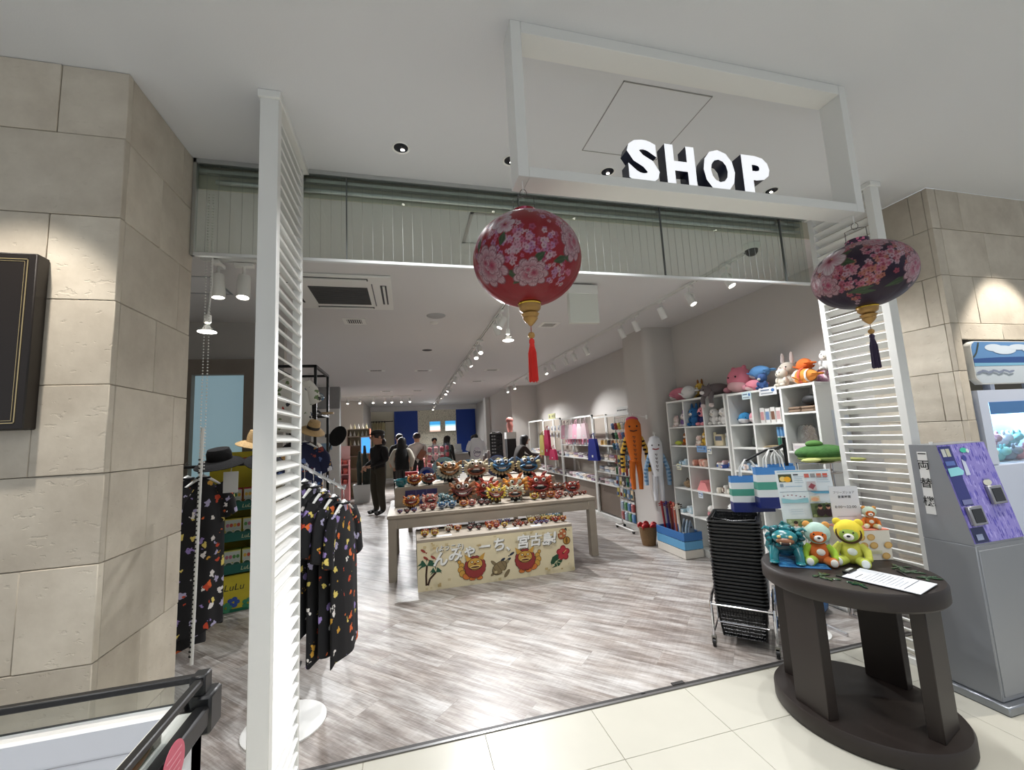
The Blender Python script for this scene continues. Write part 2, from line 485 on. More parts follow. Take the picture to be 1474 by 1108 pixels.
struct('wall_back', MB().box(-3.3, 3.85, 18.4, 18.5, 0, SZ), mat('wall_cream', (222, 216, 196), 0.9))
win = struct('window_1', MB().box(-2.30, -2.24, 5.14, 5.30, 0.6, 2.54).box(-1.74, -1.60, 5.14, 5.30, 0.6, 2.54).box(-2.24, -1.74, 5.14, 5.30, 2.37, 2.54).box(-2.24, -1.74, 5.14, 5.30, 0.6, 0.7), mat('driftwood_trim', (150, 141, 131), 0.7, var=0.12, vscale=6))
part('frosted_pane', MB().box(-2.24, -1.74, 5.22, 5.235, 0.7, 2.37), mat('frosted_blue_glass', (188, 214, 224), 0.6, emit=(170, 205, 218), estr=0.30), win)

# ---- stone piers
ROWS = [0.0, 0.17, 0.505, 0.84, 1.172, 1.489, 1.815, 2.138, 2.473, 2.808, LZ]
def stone_pier(name, x0, x1, y0, y1, edge, front_cuts, side_cuts, alcove=None):
    core = MB().box(x0 + 0.02, x1 - 0.02, y0 + 0.02, y1, 0, LZ)
    if alcove:
        core = MB().box(x0 + 0.02, alcove[0], y0 + 0.02, y1, 0, LZ).box(alcove[0], x1 - 0.02, y0 + 0.02, y1, alcove[1], LZ).box(3.85, x1 - 0.02, y1 + 0.35, y1 + 0.45, 0, LZ)
    w = struct(name, core, M_joint)
    for r in range(len(ROWS) - 1):
        z0, z1 = ROWS[r] + 0.0012, ROWS[r + 1] - 0.0012
        cuts = [x0] + [c for k, c in front_cuts if k == r % 2 or k == 2] + [x1]
        cuts = sorted(cuts)
        for a, b in zip(cuts, cuts[1:]):
            j = rnd.uniform(-0.002, 0.002); zz = z0
            if alcove and z0 < alcove[1] and b > alcove[0] + 0.01:
                if a >= alcove[0] - 0.01:
                    zz = alcove[1]
                else:
                    b = alcove[0]
                if zz > z1 - 0.01: continue
            part('stone_block', MB().rbox(a + 0.001, b - 0.001, y0 + j, y0 + 0.03, zz, z1, 0.0025), M_stone, w)
        xe0, xe1 = (x1 - 0.03, x1) if edge > 0 else (x0, x0 + 0.03)
        cuts = sorted([y0 + 0.031] + [c for k, c in side_cuts if k == r % 2 or k == 2] + [y1])
        for a, b in zip(cuts, cuts[1:]):
            j = rnd.uniform(0, 0.003)
            if edge > 0:
                part('stone_block', MB().rbox(xe0, xe1 - j, a + 0.001, b - 0.001, z0, z1, 0.0025), M_stone, w)
            else:
                part('stone_block', MB().rbox(xe0 + j, xe1, a + 0.001, b - 0.001, z0, z1, 0.0025), M_stone, w)
    return w
stone_pier('wall_stone_left', -4.2, -1.07, 1.857, 2.42, 1, [(1, -1.295), (1, -2.1), (0, -1.75), (0, -2.6), (2, -3.4)], [(0, 2.13), (1, 2.30)])
stone_pier('wall_stone_right', 3.52, 6.5, 1.906, 2.44, -1, [(0, 4.02), (1, 3.82), (0, 4.9), (1, 4.5), (2, 5.6)] + [(2, 3.60)], [(1, 2.02), (0, 2.25)], (3.60, 2.03))

# ---- access hatches
def hatch(name, x0, x1, y0, y1, z, w, m, label):
    g = MB().box(x0, x1, y0, y0 + w, z - 0.004, z + 0.01).box(x0, x1, y1 - w, y1, z - 0.004, z + 0.01).box(x0, x0 + w, y0, y1, z - 0.004, z + 0.01).box(x1 - w, x1, y0, y1, z - 0.004, z + 0.01)
    t = thing(name, label, 'hatch', ((x0 + x1) / 2, (y0 + y1) / 2, z))
    for p_, gg, mm in (('frame', g, m), ('panel', MB().box(x0 + w, x1 - w, y0 + w, y1 - w, z - 0.002, z + 0.01), M_ceil2)):
        gg.v = [(a - (x0 + x1) / 2, b - (y0 + y1) / 2, c - z) for a, b, c in gg.v]
        part(p_, gg, mm, t)
hatch('ceiling_hatch', 0.975, 1.445, 1.50, 1.965, LZ, 0.004, mat('hatch_gap', (168, 167, 165), 0.8), 'square flush access panel in the lobby ceiling behind the shop sign')
hatch('ceiling_hatch', 0.42, 0.87, 2.47, 2.90, SZ, 0.022, M_alu, 'grey-framed access hatch seen through the wired glass transom')
hatch('ceiling_hatch', -1.99, -1.53, 3.78, 4.22, SZ, 0.02, M_alu, 'grey-framed access hatch above the frosted window corner of the shop')

# ---- wired glass transom across the entrance
def glass_mat(name, tint, gl=0.12, rough=0.02):
    m = bpy.data.materials.new(name); m.use_nodes = True
    n, l = nodes(m); n.remove(n['Principled BSDF'])
    t = n.new('ShaderNodeBsdfTransparent'); t.inputs[0].default_value = tint
    g = n.new('ShaderNodeBsdfGlossy'); g.inputs['Roughness'].default_value = rough
    lw = n.new('ShaderNodeLayerWeight'); pw = n.new('ShaderNodeMath'); pw.operation = 'POWER'; pw.inputs[1].default_value = 4.0
    ma = n.new('ShaderNodeMath'); ma.operation = 'MULTIPLY_ADD'; ma.inputs[1].default_value = 0.55; ma.inputs[2].default_value = 0.035
    l.new(lw.outputs['Facing'], pw.inputs[0]); l.new(pw.outputs[0], ma.inputs[0])
    mx = n.new('ShaderNodeMixShader'); l.new(ma.outputs[0], mx.inputs[0]); l.new(t.outputs[0], mx.inputs[1]); l.new(g.outputs[0], mx.inputs[2])
    l.new(mx.outputs[0], n['Material Output'].inputs['Surface'])
    MATS[name] = m
    return m
M_glass = glass_mat('transom_glass', (0.88, 0.915, 0.89, 1))
M_clear = glass_mat('clear_glass', (0.93, 0.95, 0.94, 1))
M_acryl = glass_mat('clear_acrylic', (0.96, 0.97, 0.97, 1))
tr = thing('glass_transom', 'wired glass transom panel spanning the top of the shop entrance', 'transom', (1.0, 2.40, 2.56))
def rel(g, o):
    g.v = [(a - o[0], b - o[1], c - o[2]) for a, b, c in g.v]; return g
TO = (1.0, 2.40, 2.56)
part('top_rail', rel(MB().box(-1.07, 3.0, 2.385, 2.415, 3.075, LZ).box(-1.07, 3.0, 2.415, 2.44, 3.04, 3.06), TO), M_alu, tr)
part('bottom_rail', rel(MB().rbox(-1.07, 3.0, 2.388, 2.412, 2.56, 2.578, 0.002), TO), mat('rail_bright', (226, 228, 228), 0.35, 0.4), tr)
part('end_rail', rel(MB().box(-1.07, -1.055, 2.385, 2.415, 2.56, LZ), TO), M_alu, tr)
gx = [-1.055, -0.31, 0.72, 1.745, 2.78, 3.0]
for a, b in zip(gx, gx[1:]):
    pn = part('glass_pane', rel(MB().box(a + 0.002, b - 0.002, 2.397, 2.403, 2.578, 3.075), TO), M_glass, tr)
    wg = MB()
    x = math.ceil(a / 0.056) * 0.056
    while x < b:
        wg.box(x - 0.0006, x + 0.0006, 2.3955, 2.397, 2.578, 3.075); x += 0.056
    wo = part('glass_wires', rel(wg, TO), mat('wire_grey', (150, 152, 150), 0.5, 0.3), pn); wo['kind'] = 'stuff'
for x in gx[1:-1]:
    part('glazing_bar', rel(MB().box(x - 0.003, x + 0.003, 2.392, 2.408, 2.578, 3.075), TO), mat('seal_grey', (96, 99, 98), 0.6), tr)
part('roller_tube', rel(MB().cyl((-0.98, 2.435, 3.0), (3.0, 2.435, 3.0), 0.014, n=10), TO), M_alu, tr)

# ---- louvred screens either side of the entrance
def louvre(label, x, y0, y1):
    t = thing('louvre_screen', label, 'screen', (x, (y0 + y1) / 2, 0))
    h = (y1 - y0) / 2
    part('front_post', MB().rbox(-0.037, 0.037, -h, -h + 0.045, 0, LZ, 0.002), M_white, t)
    part('rear_post', MB().rbox(-0.02, 0.02, h - 0.04, h, 0, LZ, 0.002), M_white, t)
    part('header', MB().rbox(-0.045, 0.045, -h - 0.012, h + 0.01, LZ - 0.035, LZ, 0.003), M_white, t)
    part('sill', MB().rbox(-0.03, 0.03, -h + 0.045, h - 0.04, 0.0, 0.04, 0.002), M_white, t)
    sm = MB().at(rot=(0, math.radians(34), 0)).box(-0.028, 0.028, -h + 0.044, h - 0.039, -0.004, 0.004).mesh('slat', M_white)
    z = 0.075
    while z < LZ - 0.05:
        part('slat', sm, None, t, (0, 0, z)); z += 0.0605
    return t
louvre('white louvred screen beside the stone pier with the dark wall panel', -0.553, 1.85, 2.383)
louvre('white louvred screen beside the change machine and the oval table', 3.05, 1.915, 2.383)

# ---- overhead sign frame with letters
SO = (1.2, 1.38, 2.43)
sg = thing('sign_frame', 'white rectangular overhead frame with raised letters SHOP', 'sign', SO)
part('side_bar', rel(MB().rbox(0.405, 0.447, 1.33, 1.43, 2.468, LZ, 0.002), SO), M_white, sg)
part('side_bar', rel(MB().rbox(1.995, 2.037, 1.33, 1.43, 2.468, LZ, 0.002), SO), M_white, sg)
part('top_bar', rel(MB().rbox(0.447, 1.995, 1.33, 1.43, 3.052, LZ, 0.002), SO), M_white, sg)
part('bottom_bar', rel(MB().rbox(0.447, 1.995, 1.33, 1.43, 2.468, 2.508, 0.002), SO), M_white, sg)
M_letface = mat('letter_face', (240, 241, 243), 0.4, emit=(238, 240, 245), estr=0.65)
M_letside = mat('letter_side', (30, 36, 60), 0.3)
def letter(ch, x0, wid, z0, hgt, parent):
    vs, fs = text_geo(ch, 'LEFT', 0.045, 0.0, 1.0)
    mnx, mxx = min(v[0] for v in vs), max(v[0] for v in vs); mnz, mxz = min(v[2] for v in vs), max(v[2] for v in vs)
    g = MB()
    vv = [(x0 + (a - mnx) / (mxx - mnx) * wid - SO[0], 1.375 - b * 0.05 - SO[1], z0 + (c - mnz) / (mxz - mnz) * hgt - SO[2]) for a, b, c in vs]
    g.add(vv, fs)
    me = g.mesh('letter_' + ch.lower(), [M_letface, M_letside])
    for p in me.polygons:
        p.material_index = 0 if p.normal.y < -0.9 else 1
    part('letter', me, None, parent)
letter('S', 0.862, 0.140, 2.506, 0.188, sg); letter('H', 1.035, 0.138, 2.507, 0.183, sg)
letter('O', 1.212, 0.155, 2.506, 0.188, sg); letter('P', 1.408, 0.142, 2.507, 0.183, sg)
# ================================================================ CEILING FIXTURES AND LAMPS
M_lamp = mat('lamp_glow', (255, 250, 240), 0.4, emit=(255, 248, 236), estr=14.0)
M_dark = mat('dark_recess', (16, 18, 30), 0.25)
WARM = (1.0, 0.93, 0.83)
NEUT = (0.985, 0.99, 1.0)
# recessed downlights over the entrance
def downlight(x, y, z, label, e, nm='downlight_beam', group='recessed downlights over the entrance', lit=True, ang=105, col=NEUT):
    t = thing('downlight', label, 'downlight', (x, y, z), group=group)
    part('trim_ring', MB().lathe([(0.036, 0.0), (0.046, -0.004), (0.048, 0.0)], 24, cap=False), M_white, t)
    part('reflector', MB().lathe([(0.037, 0.0), (0.037, -0.001), (0.034, -0.002), (0.012, -0.0015), (0.0, -0.001)], 24, cap=False), M_dark, t)
    part('bulb', MB().ell((0.008, 0.012, -0.003), (0.011, 0.009, 0.002), 10, 6), M_lamp, t)
    if e: spot(nm, (x, y, z - 0.012), (x, y, 0), e, ang, 0.9, col, 0.03)
    return t
lab = 'small dark recessed downlight in the ceiling between sign and transom'
for x in (0.0, 0.605, 1.21, 2.43):
    downlight(x, 2.12, LZ, lab, 30)
spot('wall_washer_left_offscreen', (-1.36, 1.42, LZ - 0.01), (-1.36, 1.52, 0), 48, 66, 0.35, WARM, 0.03)
downlight(-1.36, 1.42, LZ, 'wall-washing downlight beside the limestone pier with the dark panel', 0, group=None)
spot('wall_washer_right_offscreen', (4.05, 1.5, LZ - 0.01), (4.05, 1.6, 0), 70, 66, 0.3, WARM, 0.03)
downlight(4.05, 1.5, LZ, 'wall-washing downlight beside the limestone pier with the arcade sign', 0, group=None)
for i, (x, y) in enumerate(((-0.4, 0.1), (1.2, 0.1), (2.8, 0.2))):
    downlight(x, y, LZ, 'recessed downlight in the open lobby ceiling', 44, 'lobby_downlight_offscreen', 'lobby downlights', ang=120)

# ceiling track and heads
def track(label, p0, p1, z=SZ):
    t = thing('light_track', label, 'light track', ((p0[0] + p1[0]) / 2, (p0[1] + p1[1]) / 2, z))
    dx, dy = (p1[0] - p0[0]) / 2, (p1[1] - p0[1]) / 2
    a = 0.016
    g = MB(); g2 = MB()
    if abs(dx) > abs(dy):
        g.box(-abs(dx), abs(dx), -a, -a + 0.01, -0.022, 0).box(-abs(dx), abs(dx), a - 0.01, a, -0.022, 0); g2.box(-abs(dx), abs(dx), -a + 0.01, a - 0.01, -0.014, 0)
    else:
        g.box(-a, -a + 0.01, -abs(dy), abs(dy), -0.022, 0).box(a - 0.01, a, -abs(dy), abs(dy), -0.022, 0); g2.box(-a + 0.01, a - 0.01, -abs(dy), abs(dy), -0.014, 0)
    part('rail', g, M_white, t); part('slot', g2, mat('track_slot', (84, 84, 86), 0.6), t)
    return t
def spothead_proto():
    t = thing('spotlight', 'x', 'spotlight', (0, 0, 0))
    part('adapter', MB().rbox(-0.018, 0.018, -0.05, 0.05, -0.045, -0.022, 0.003), M_white, t)
    part('arm', MB().tube([(0, 0, -0.04), (0.0, 0, -0.10), (0.035, 0, -0.12), (0.035, 0, -0.17)], 0.008, 8), M_white, t)
    hd = part('head', MB().lathe([(0.0, 0.075), (0.030, 0.072), (0.034, 0.06), (0.036, -0.06), (0.036, -0.066), (0.031, -0.066), (0.030, -0.05)], 18, cap=False), M_white, t, (0, 0, -0.165))
    part('lens', MB().lathe([(0.0, 0.0), (0.031, 0.0)], 18, cap=False), mat('lens_off', (205, 205, 200), 0.2), hd, (0, 0, -0.052))
    return t
SPOT = spothead_proto()
def head(x, y, tilt, aim, label, lit=False, energy=0, group=None, tgt=None, ang=60, z=SZ, used=[False], sc=1.0):
    o = SPOT if not used[0] else copy_tree(SPOT)
    used[0] = True
    put(o, (x, y, z), aim, sc, label, group)
    for ch in o.children:
        if ch.name.startswith('head'):
            ch.rotation_euler = (0, tilt, 0)
            if lit:
                l = ch.children[0]; l.material_slots[0].link = 'OBJECT'; l.material_slots[0].material = M_lamp
    if energy and lit:
        d = Vector((0, 0, -1)); d.rotate(Matrix.Rotation(tilt, 3, 'Y')); d.rotate(Matrix.Rotation(aim, 3, 'Z'))
        p = Vector((x, y, z - 0.165 * sc)) + d * 0.08
        spot('spotlight_beam', p, tgt or (p + d), energy, ang, 0.7, NEUT, 0.03)
    return o
track('long white ceiling track running down the middle of the shop', (1.06, 3.9), (1.06, 17.8))
track('white ceiling track beside the cube shelf wall', (2.78, 2.75), (2.78, 12.2))
track('short white ceiling track near the frosted window', (-1.45, 3.41), (-1.0, 3.41))
track('white ceiling track crossing the far end of the shop', (-1.9, 13.6), (0.2, 13.6))
track('short white ceiling track running along the shop near the transom', (1.06, 3.0), (1.06, 3.0 + 0.3)) if False else None
gr = 'spotlights on the cube-shelf track'
for y, lit, e in ((2.96, True, 24), (3.47, True, 24), (3.95, False, 0), (4.50, False, 0), (4.85, False, 0), (6.0, False, 0), (6.5, False, 0), (6.9, False, 0), (7.55, False, 0), (8.0, True, 60), (9.4, False, 0), (10.6, True, 60), (11.4, True, 60)):
    head(2.78, y, -0.45, (-1.15 if lit else 0.15) if y < 5 else (-PI / 2 + 0.3 if lit else -0.1), 'lit white cylinder spotlight on the track by the cube shelves' if lit else 'unlit white cylinder spotlight hanging along the right-hand ceiling track', lit, e, gr if not lit else 'lit ' + gr, ang=105)
gr = 'spotlights on the middle track'
for y, lit, e in ((4.45, False, 0), (4.74, False, 0), (5.9, True, 80), (6.3, True, 80), (7.0, False, 0), (7.5, False, 0), (8.2, False, 0), (9.1, False, 0), (9.9, False, 0), (10.8, False, 0), (11.6, True, 110), (12.7, False, 0), (13.7, False, 0), (14.8, False, 0), (16.2, False, 0), (17.6, True, 45)):
    head(1.06, y, rnd.choice((-0.5, 0.5)) if not lit else 0.6, (rnd.uniform(-0.5, 0.5) if not lit else PI / 2) + (PI if y in (4.45,) else 0), 'lit white cylinder spotlight on the middle ceiling track' if lit else 'unlit white cylinder spotlight along the middle ceiling track', lit, e, gr if not lit else 'lit ' + gr, ang=160 if y > 17 else 115)
head(-1.34, 3.41, 0.05, PI, 'unlit white spotlight on the short track near the frosted window', False, 0, sc=1.3)
head(-1.17, 3.41, 0.15, PI / 2, 'lit white spotlight on the short track near the frosted window', True, 22, ang=95, sc=1.3)
gr = 'spotlights on the far cross track'
for x, lit, e in ((-1.75, True, 55), (-1.4, True, 55), (-1.0, False, 0), (-0.65, True, 55), (-0.45, True, 55), (-0.15, True, 55), (0.1, True, 55)):
    head(x, 13.6, -0.6, -PI / 2 + 0.2 * math.sin(x * 9), 'lit white spotlight on the cross track at the far end' if lit else 'unlit white spotlight on the cross track at the far end', lit, e, gr if lit else None, ang=120)
head(-1.85, 8.9, -0.6, -PI / 2, 'lit white spotlight seen past the white floral shirt', True, 60, ang=120)

# glass reflector bulbs hanging on cords
def cord_lamp(label, x, y, zt, zb, e):
    t = thing('cord_lamp', label, 'lamp', (x, y, zt))
    part('cord', MB().tube([(0, 0, 0), (0.005, 0, (zb - zt) * 0.5), (-0.012, 0, zb - zt + 0.11)], 0.007, 8), M_white, t)
    part('socket', MB().lathe([(0.012, 0.12), (0.022, 0.115), (0.022, 0.065), (0.015, 0.06)], 14, (-0.012, 0, zb - zt)), M_white, t)
    b = part('bulb', MB().lathe([(0.012, 0.065), (0.018, 0.055), (0.055, 0.008), (0.055, 0.0)], 20, (-0.012, 0, zb - zt), cap=False), M_clear, t)
    part('glowing_face', MB().lathe([(0.0, 0.004), (0.053, 0.003), (0.053, 0.0), (0.0, -0.004)], 20, (-0.012, 0, zb - zt), cap=False), M_lamp, b)
    spot('cord_lamp_beam', (x - 0.012, y, zb - 0.02), (x, y, 0), e, 120, 0.8, (1, 1, 1), 0.05)
cord_lamp('glass reflector bulb hanging on a cord from the middle track', 0.995, 3.89, SZ, 2.47, 40)
cord_lamp('glass reflector bulb hanging on a cord beside the frosted window', -1.26, 3.1, SZ, 2.33, 8)

# ceiling cassette air conditioner
ac = thing('air_conditioner', 'white four-way ceiling cassette with dark intake grille', 'air conditioner', (-0.575, 4.06, SZ))
part('panel', MB().rbox(-0.465, 0.465, -0.465, 0.465, -0.022, 0.0, 0.006), M_white, ac)
gr_ = part('intake_grille', MB().box(-0.25, 0.25, -0.2, 0.29, -0.026, -0.02), mat('grille_dark', (66, 66, 66), 0.7), ac)
for k in range(16):
    part('grille_bar', MB().box(-0.25, 0.25, -0.195 + k * 0.031, -0.190 + k * 0.031, -0.030, -0.026), mat('grille_bar', (98, 98, 98), 0.6), gr_)
for r in range(4):
    a = r * PI / 2
    f = part('air_slot', MB().at(rot=(0, 0, a)).box(-0.27, 0.27, -0.42, -0.365, -0.0235, -0.02), M_black, ac)
    part('flap', MB().at(rot=(0, 0, a)).box(-0.26, 0.26, -0.405, -0.385, -0.032, -0.024), M_white, f)
part('latch', MB().box(0.29, 0.30, -0.3, 0.32, -0.027, -0.02), M_grey, ac)

def vent(x, y, w, d, label, group=None):
    t = thing('ceiling_vent', label, 'vent', (x, y, SZ), group=group)
    part('frame', MB().rbox(-w / 2, w / 2, -d / 2, d / 2, -0.008, 0, 0.002), M_white, t)
    c = part('dark_core', MB().box(-w * 0.32, w * 0.32, -d * 0.3, d * 0.3, -0.0095, -0.007), mat('vent_dark', (58, 58, 58), 0.7), t)
    for k in range(7):
        x_ = (-0.28 + 0.56 * k / 6) * w
        part('vane', MB().box(x_ - 0.004, x_ + 0.004, -d * 0.3, d * 0.3, -0.013, -0.0095), M_white, c)
vent(-0.57, 5.05, 0.25, 0.25, 'small white vent grille beside the ceiling cassette')
vent(1.845, 5.07, 0.25, 0.25, 'small white vent grille between the two long tracks')
for x, y in ((-0.58, 8.64), (0.345, 8.71), (1.81, 8.73), (1.77, 10.5), (0.32, 12.35), (1.22, 12.6), (-0.55, 12.3)):
    vent(x, y, 0.34, 0.20, 'narrow grey vent grille in the deep part of the shop ceiling', 'far ceiling vents')
sp = solo('ceiling_speaker', MB().lathe([(0.0, -0.008), (0.10, -0.008), (0.108, -0.004), (0.11, 0)], 30, cap=False), mat('speaker_grey', (176, 177, 178), 0.8), 'round grey flush ceiling speaker beside the cassette unit', 'speaker', (0.355, 4.77, SZ))
solo('smoke_detector', MB().lathe([(0.0, -0.02), (0.03, -0.02), (0.05, -0.008), (0.052, 0)], 24, cap=False), M_whitem, 'small round white detector behind the ceiling speaker', 'detector', (0.35, 5.06, SZ))
solo('smoke_detector', MB().lathe([(0.0, -0.004), (0.06, -0.004), (0.08, 0)], 24, cap=False), mat('vent_dark', (58, 58, 58)), 'dark round recessed fitting further down the shop ceiling', 'detector', (0.34, 6.7, SZ))
# dome camera
dc = thing('dome_camera', 'white ceiling dome camera with black dome by the glass transom', 'camera', (2.72, 2.62, SZ))
part('base', MB().lathe([(0.066, 0.0), (0.066, -0.03), (0.056, -0.045)], 24), M_white, dc)
part('dome', MB().lathe([(0.048, -0.044), (0.044, -0.07), (0.028, -0.088), (0.0, -0.094)], 20, cap=False), M_black, dc)
# hanging blank box sign
hb = thing('hanging_sign', 'blank white box sign hung from the shop ceiling behind the red lantern', 'sign', (1.67, 3.6, SZ))
part('box', MB().rbox(-0.15, 0.15, -0.03, 0.03, -0.395, -0.03, 0.004), mat('blank_sign', (226, 228, 220), 0.6), hb)
part('cap', MB().rbox(-0.155, 0.155, -0.035, 0.035, -0.11, -0.02, 0.004), M_white, hb)
for x in (-0.11, 0.11):
    part('rod', MB().cyl((x, 0, -0.03), (x, 0, 0), 0.006, n=8), M_white, hb)
# bead chain for the blind
ch = thing('blind_chain', 'white beaded pull chain with striped cord hanging by the stone pier', 'chain', (-1.04, 2.50, SZ))
for dx in (0.0, 0.022):
    g = MB()
    for k in range(92):
        g.ell((dx - 0.00 * k, 0, -0.01 - k * 0.0165), 0.0042, 6, 4)
    part('bead_strand', g, M_white, ch)
part('striped_cord', MB().tube([(0.01 - 0.012 * k / 10, 0, -1.3 - k * 0.115) for k in range(11)], 0.008, 8), None or mat('cord_white', (225, 225, 222), 0.7), ch)
g = MB()
for k in range(44):
    g.cyl((0.005 - 0.012 * k / 44, 0, -1.46 - k * 0.022), (0.005 - 0.012 * k / 44, 0, -1.468 - k * 0.022), 0.0088, n=8)
part('cord_stripes', g, M_black, ch)
# ================================================================ HELPERS FOR PRINTED MATTER
class Canvas:
    """flat print in the xz plane facing -y: each shape lies a hair above the one before"""
    def __init__(s, step=0.0004):
        s.g = MB(); s.y = 0.0; s.step = step; s.cols = []
    def col(s, c, rough=0.5):
        if c not in s.cols: s.cols.append(c)
        s.g.cm = s.cols.index(c); s.y -= s.step
    def poly(s, pts, c):
        s.col(c); s.g.add([(x, s.y, z) for x, z in pts], [tuple(range(len(pts)))]); return s
    def rect(s, x0, x1, z0, z1, c):
        return s.poly([(x0, z0), (x1, z0), (x1, z1), (x0, z1)], c)
    def ell(s, cx, cz, rx, rz, c, n=18, rot=0):
        cr, sr = math.cos(rot), math.sin(rot)
        return s.poly([(cx + rx * math.cos(a) * cr - rz * math.sin(a) * sr, cz + rx * math.cos(a) * sr + rz * math.sin(a) * cr) for a in [2 * PI * k / n for k in range(n)]], c)
    def line(s, pts, w, c):
        s.col(c)
        for (x0, z0), (x1, z1) in zip(pts, pts[1:]):
            L = math.hypot(x1 - x0, z1 - z0) or 1
            nx, nz = -(z1 - z0) / L * w / 2, (x1 - x0) / L * w / 2
            s.g.add([(x0 - nx, s.y, z0 - nz), (x1 - nx, s.y, z1 - nz), (x1 + nx, s.y, z1 + nz), (x0 + nx, s.y, z0 + nz)], [(0, 1, 2, 3)])
        return s
    def text(s, body, size, x, z, c, **k):
        s.col(c); s.g.text(body, size, s.step * 0.8, x, z, y=s.y, **k); return s
    def part(s, name, parent, loc=(0, 0, 0), rot=(0, 0, 0), rough=0.5):
        return part(name, s.g, [C(*c, rough) for c in s.cols], parent, loc, rot)

# ================================================================ LANTERNS
def lantern_colors(kind, U, T, R):
    """U angle from the front (right positive), T arc length from equator (up positive), R local radius"""
    rg = np.random.RandomState(5 if kind == 'red' else 9)
    base = np.array(S(172, 14, 34)[:3] if kind == 'red' else S(44, 14, 52)[:3])
    colr = np.tile(base, U.shape + (1,))
    def off(u0, t0):
        du = (U - u0 + PI) % (2 * PI) - PI
        return du * R, T - t0
    def blend(mask, c):
        m = np.clip(mask, 0, 1)[..., None]
        colr[:] = colr * (1 - m) + c * m
    def sm(e0, e1, x):
        return np.clip((x - e0) / (e1 - e0), 0, 1)
    def leaf(u0, t0, L, w, a):
        x, y = off(u0, t0); ca_, sa_ = math.cos(a), math.sin(a)
        p, q = (x * ca_ + y * sa_) / L, (-x * sa_ + y * ca_) / w
        m = sm(1.0, 0.85, np.sqrt(p * p + q * q / np.maximum(0.05, 1 - np.abs(p))))
        g = np.array(S(60, 84, 52)[:3]) * (1 + 0.8 * sm(0.2, 0.0, np.abs(q)))[..., None]
        blend(m, g); blend(m * sm(0.75, 1.0, np.abs(q)) * 0.6, np.array(S(200, 200, 170)[:3]))
    def peony(u0, t0, size, hue=0, squash=1.0):
        x, y = off(u0, t0); y = y / squash
        d0 = np.hypot(x, y)
        deep = np.array(S(196, 44, 92)[:3]) if hue == 0 else np.array(S(214, 70, 120)[:3])
        pale = np.array(S(246, 214, 222)[:3])
        for k, (rk, n) in enumerate(((1.0, 9), (0.80, 8), (0.6, 7), (0.42, 6), (0.24, 5))):
            ox, oy = 0.06 * k * size * math.cos(k * 2.1), 0.06 * k * size * math.sin(k * 2.1)
            d = np.hypot(x - ox, y - oy); a = np.arctan2(y - oy, x - ox)
            lob = np.abs(np.cos(n * a / 2 + k * 1.3 + u0))
            edge = size * rk * (0.72 + 0.28 * lob ** 0.6)
            t = d / edge
            m = sm(1.0, 0.94, t)
            c = deep * (1 - t ** 1.5)[..., None] + pale * (t ** 1.5)[..., None]
            c = c * (0.82 + 0.18 * np.cos(n * 5 * a))[..., None]
            blend(m, c)
            blend(sm(0.90, 0.95, t) * sm(1.02, 0.97, t) * 0.75, np.array(S(120, 20, 58)[:3]))
            blend(sm(0.35, 0.05, lob) * sm(0.45, 0.9, t) * m * 0.6, np.array(S(140, 30, 70)[:3]))
    def hibiscus(u0, t0, size, rot=0.0):
        x, y = off(u0, t0); d = np.hypot(x, y); a = np.arctan2(y, x) + rot
        lob = np.abs(np.cos(2.5 * a)); edge = size * (0.5 + 0.5 * lob ** 0.5); t = d / edge
        deep, pale = np.array(S(206, 60, 110)[:3]), np.array(S(248, 226, 232)[:3])
        c = deep * (1 - np.minimum(1, t * 1.25))[..., None] + pale * np.minimum(1, t * 1.25)[..., None]
        c = c * (0.88 + 0.12 * np.cos(25 * a))[..., None]
        blend(sm(1.0, 0.95, t), c)
        blend(sm(0.93, 0.96, t) * sm(1.02, 0.98, t) * 0.7, np.array(S(150, 50, 90)[:3]))
        blend(sm(size * 0.2, size * 0.1, d), np.array(S(150, 20, 60)[:3]))
        blend(sm(size * 0.07, size * 0.04, np.hypot(x - size * 0.1, y - size * 0.1)), np.array(S(240, 200, 90)[:3]))
    def blossom(u0, t0, s, tone):
        du = (U - u0 + PI) % (2 * PI) - PI
        idx = np.where((np.abs(du * R) < s * 1.3) & (np.abs(T - t0) < s * 1.3))
        if len(idx[0]) == 0: return
        x, y = du[idx] * R[idx], T[idx] - t0
        d = np.hypot(x, y); a = np.arctan2(y, x) + tone * 7
        t = d / (s * (0.62 + 0.38 * np.abs(np.cos(2.5 * a))))
        pal = [S(226, 120, 156), S(240, 176, 196), S(200, 84, 124), S(214, 150, 196), S(238, 200, 210)]
        if kind != 'red': pal = [S(222, 118, 150), S(236, 168, 180), S(196, 84, 108), S(222, 140, 120), S(230, 190, 205)]
        c = np.array(pal[int(tone * 4.99)][:3])
        m = np.clip((1 - t) / 0.12, 0, 1)[:, None]
        cc = colr[idx] * (1 - m) + c * (0.6 + 0.4 * np.minimum(1, t))[:, None] * m
        m2 = np.clip((0.30 - t) / 0.1, 0, 1)[:, None]
        colr[idx] = cc * (1 - m2) + np.array(S(140, 30, 60)[:3]) * m2
    def cluster(u0, t0, n, su, st, s0, slope=0.0):
        for _ in range(n):
            a, b = rg.randn(2)
            blossom(u0 + a * su, t0 + b * st + slope * a * su * 0.15, s0 * rg.uniform(0.55, 1.1), rg.rand())
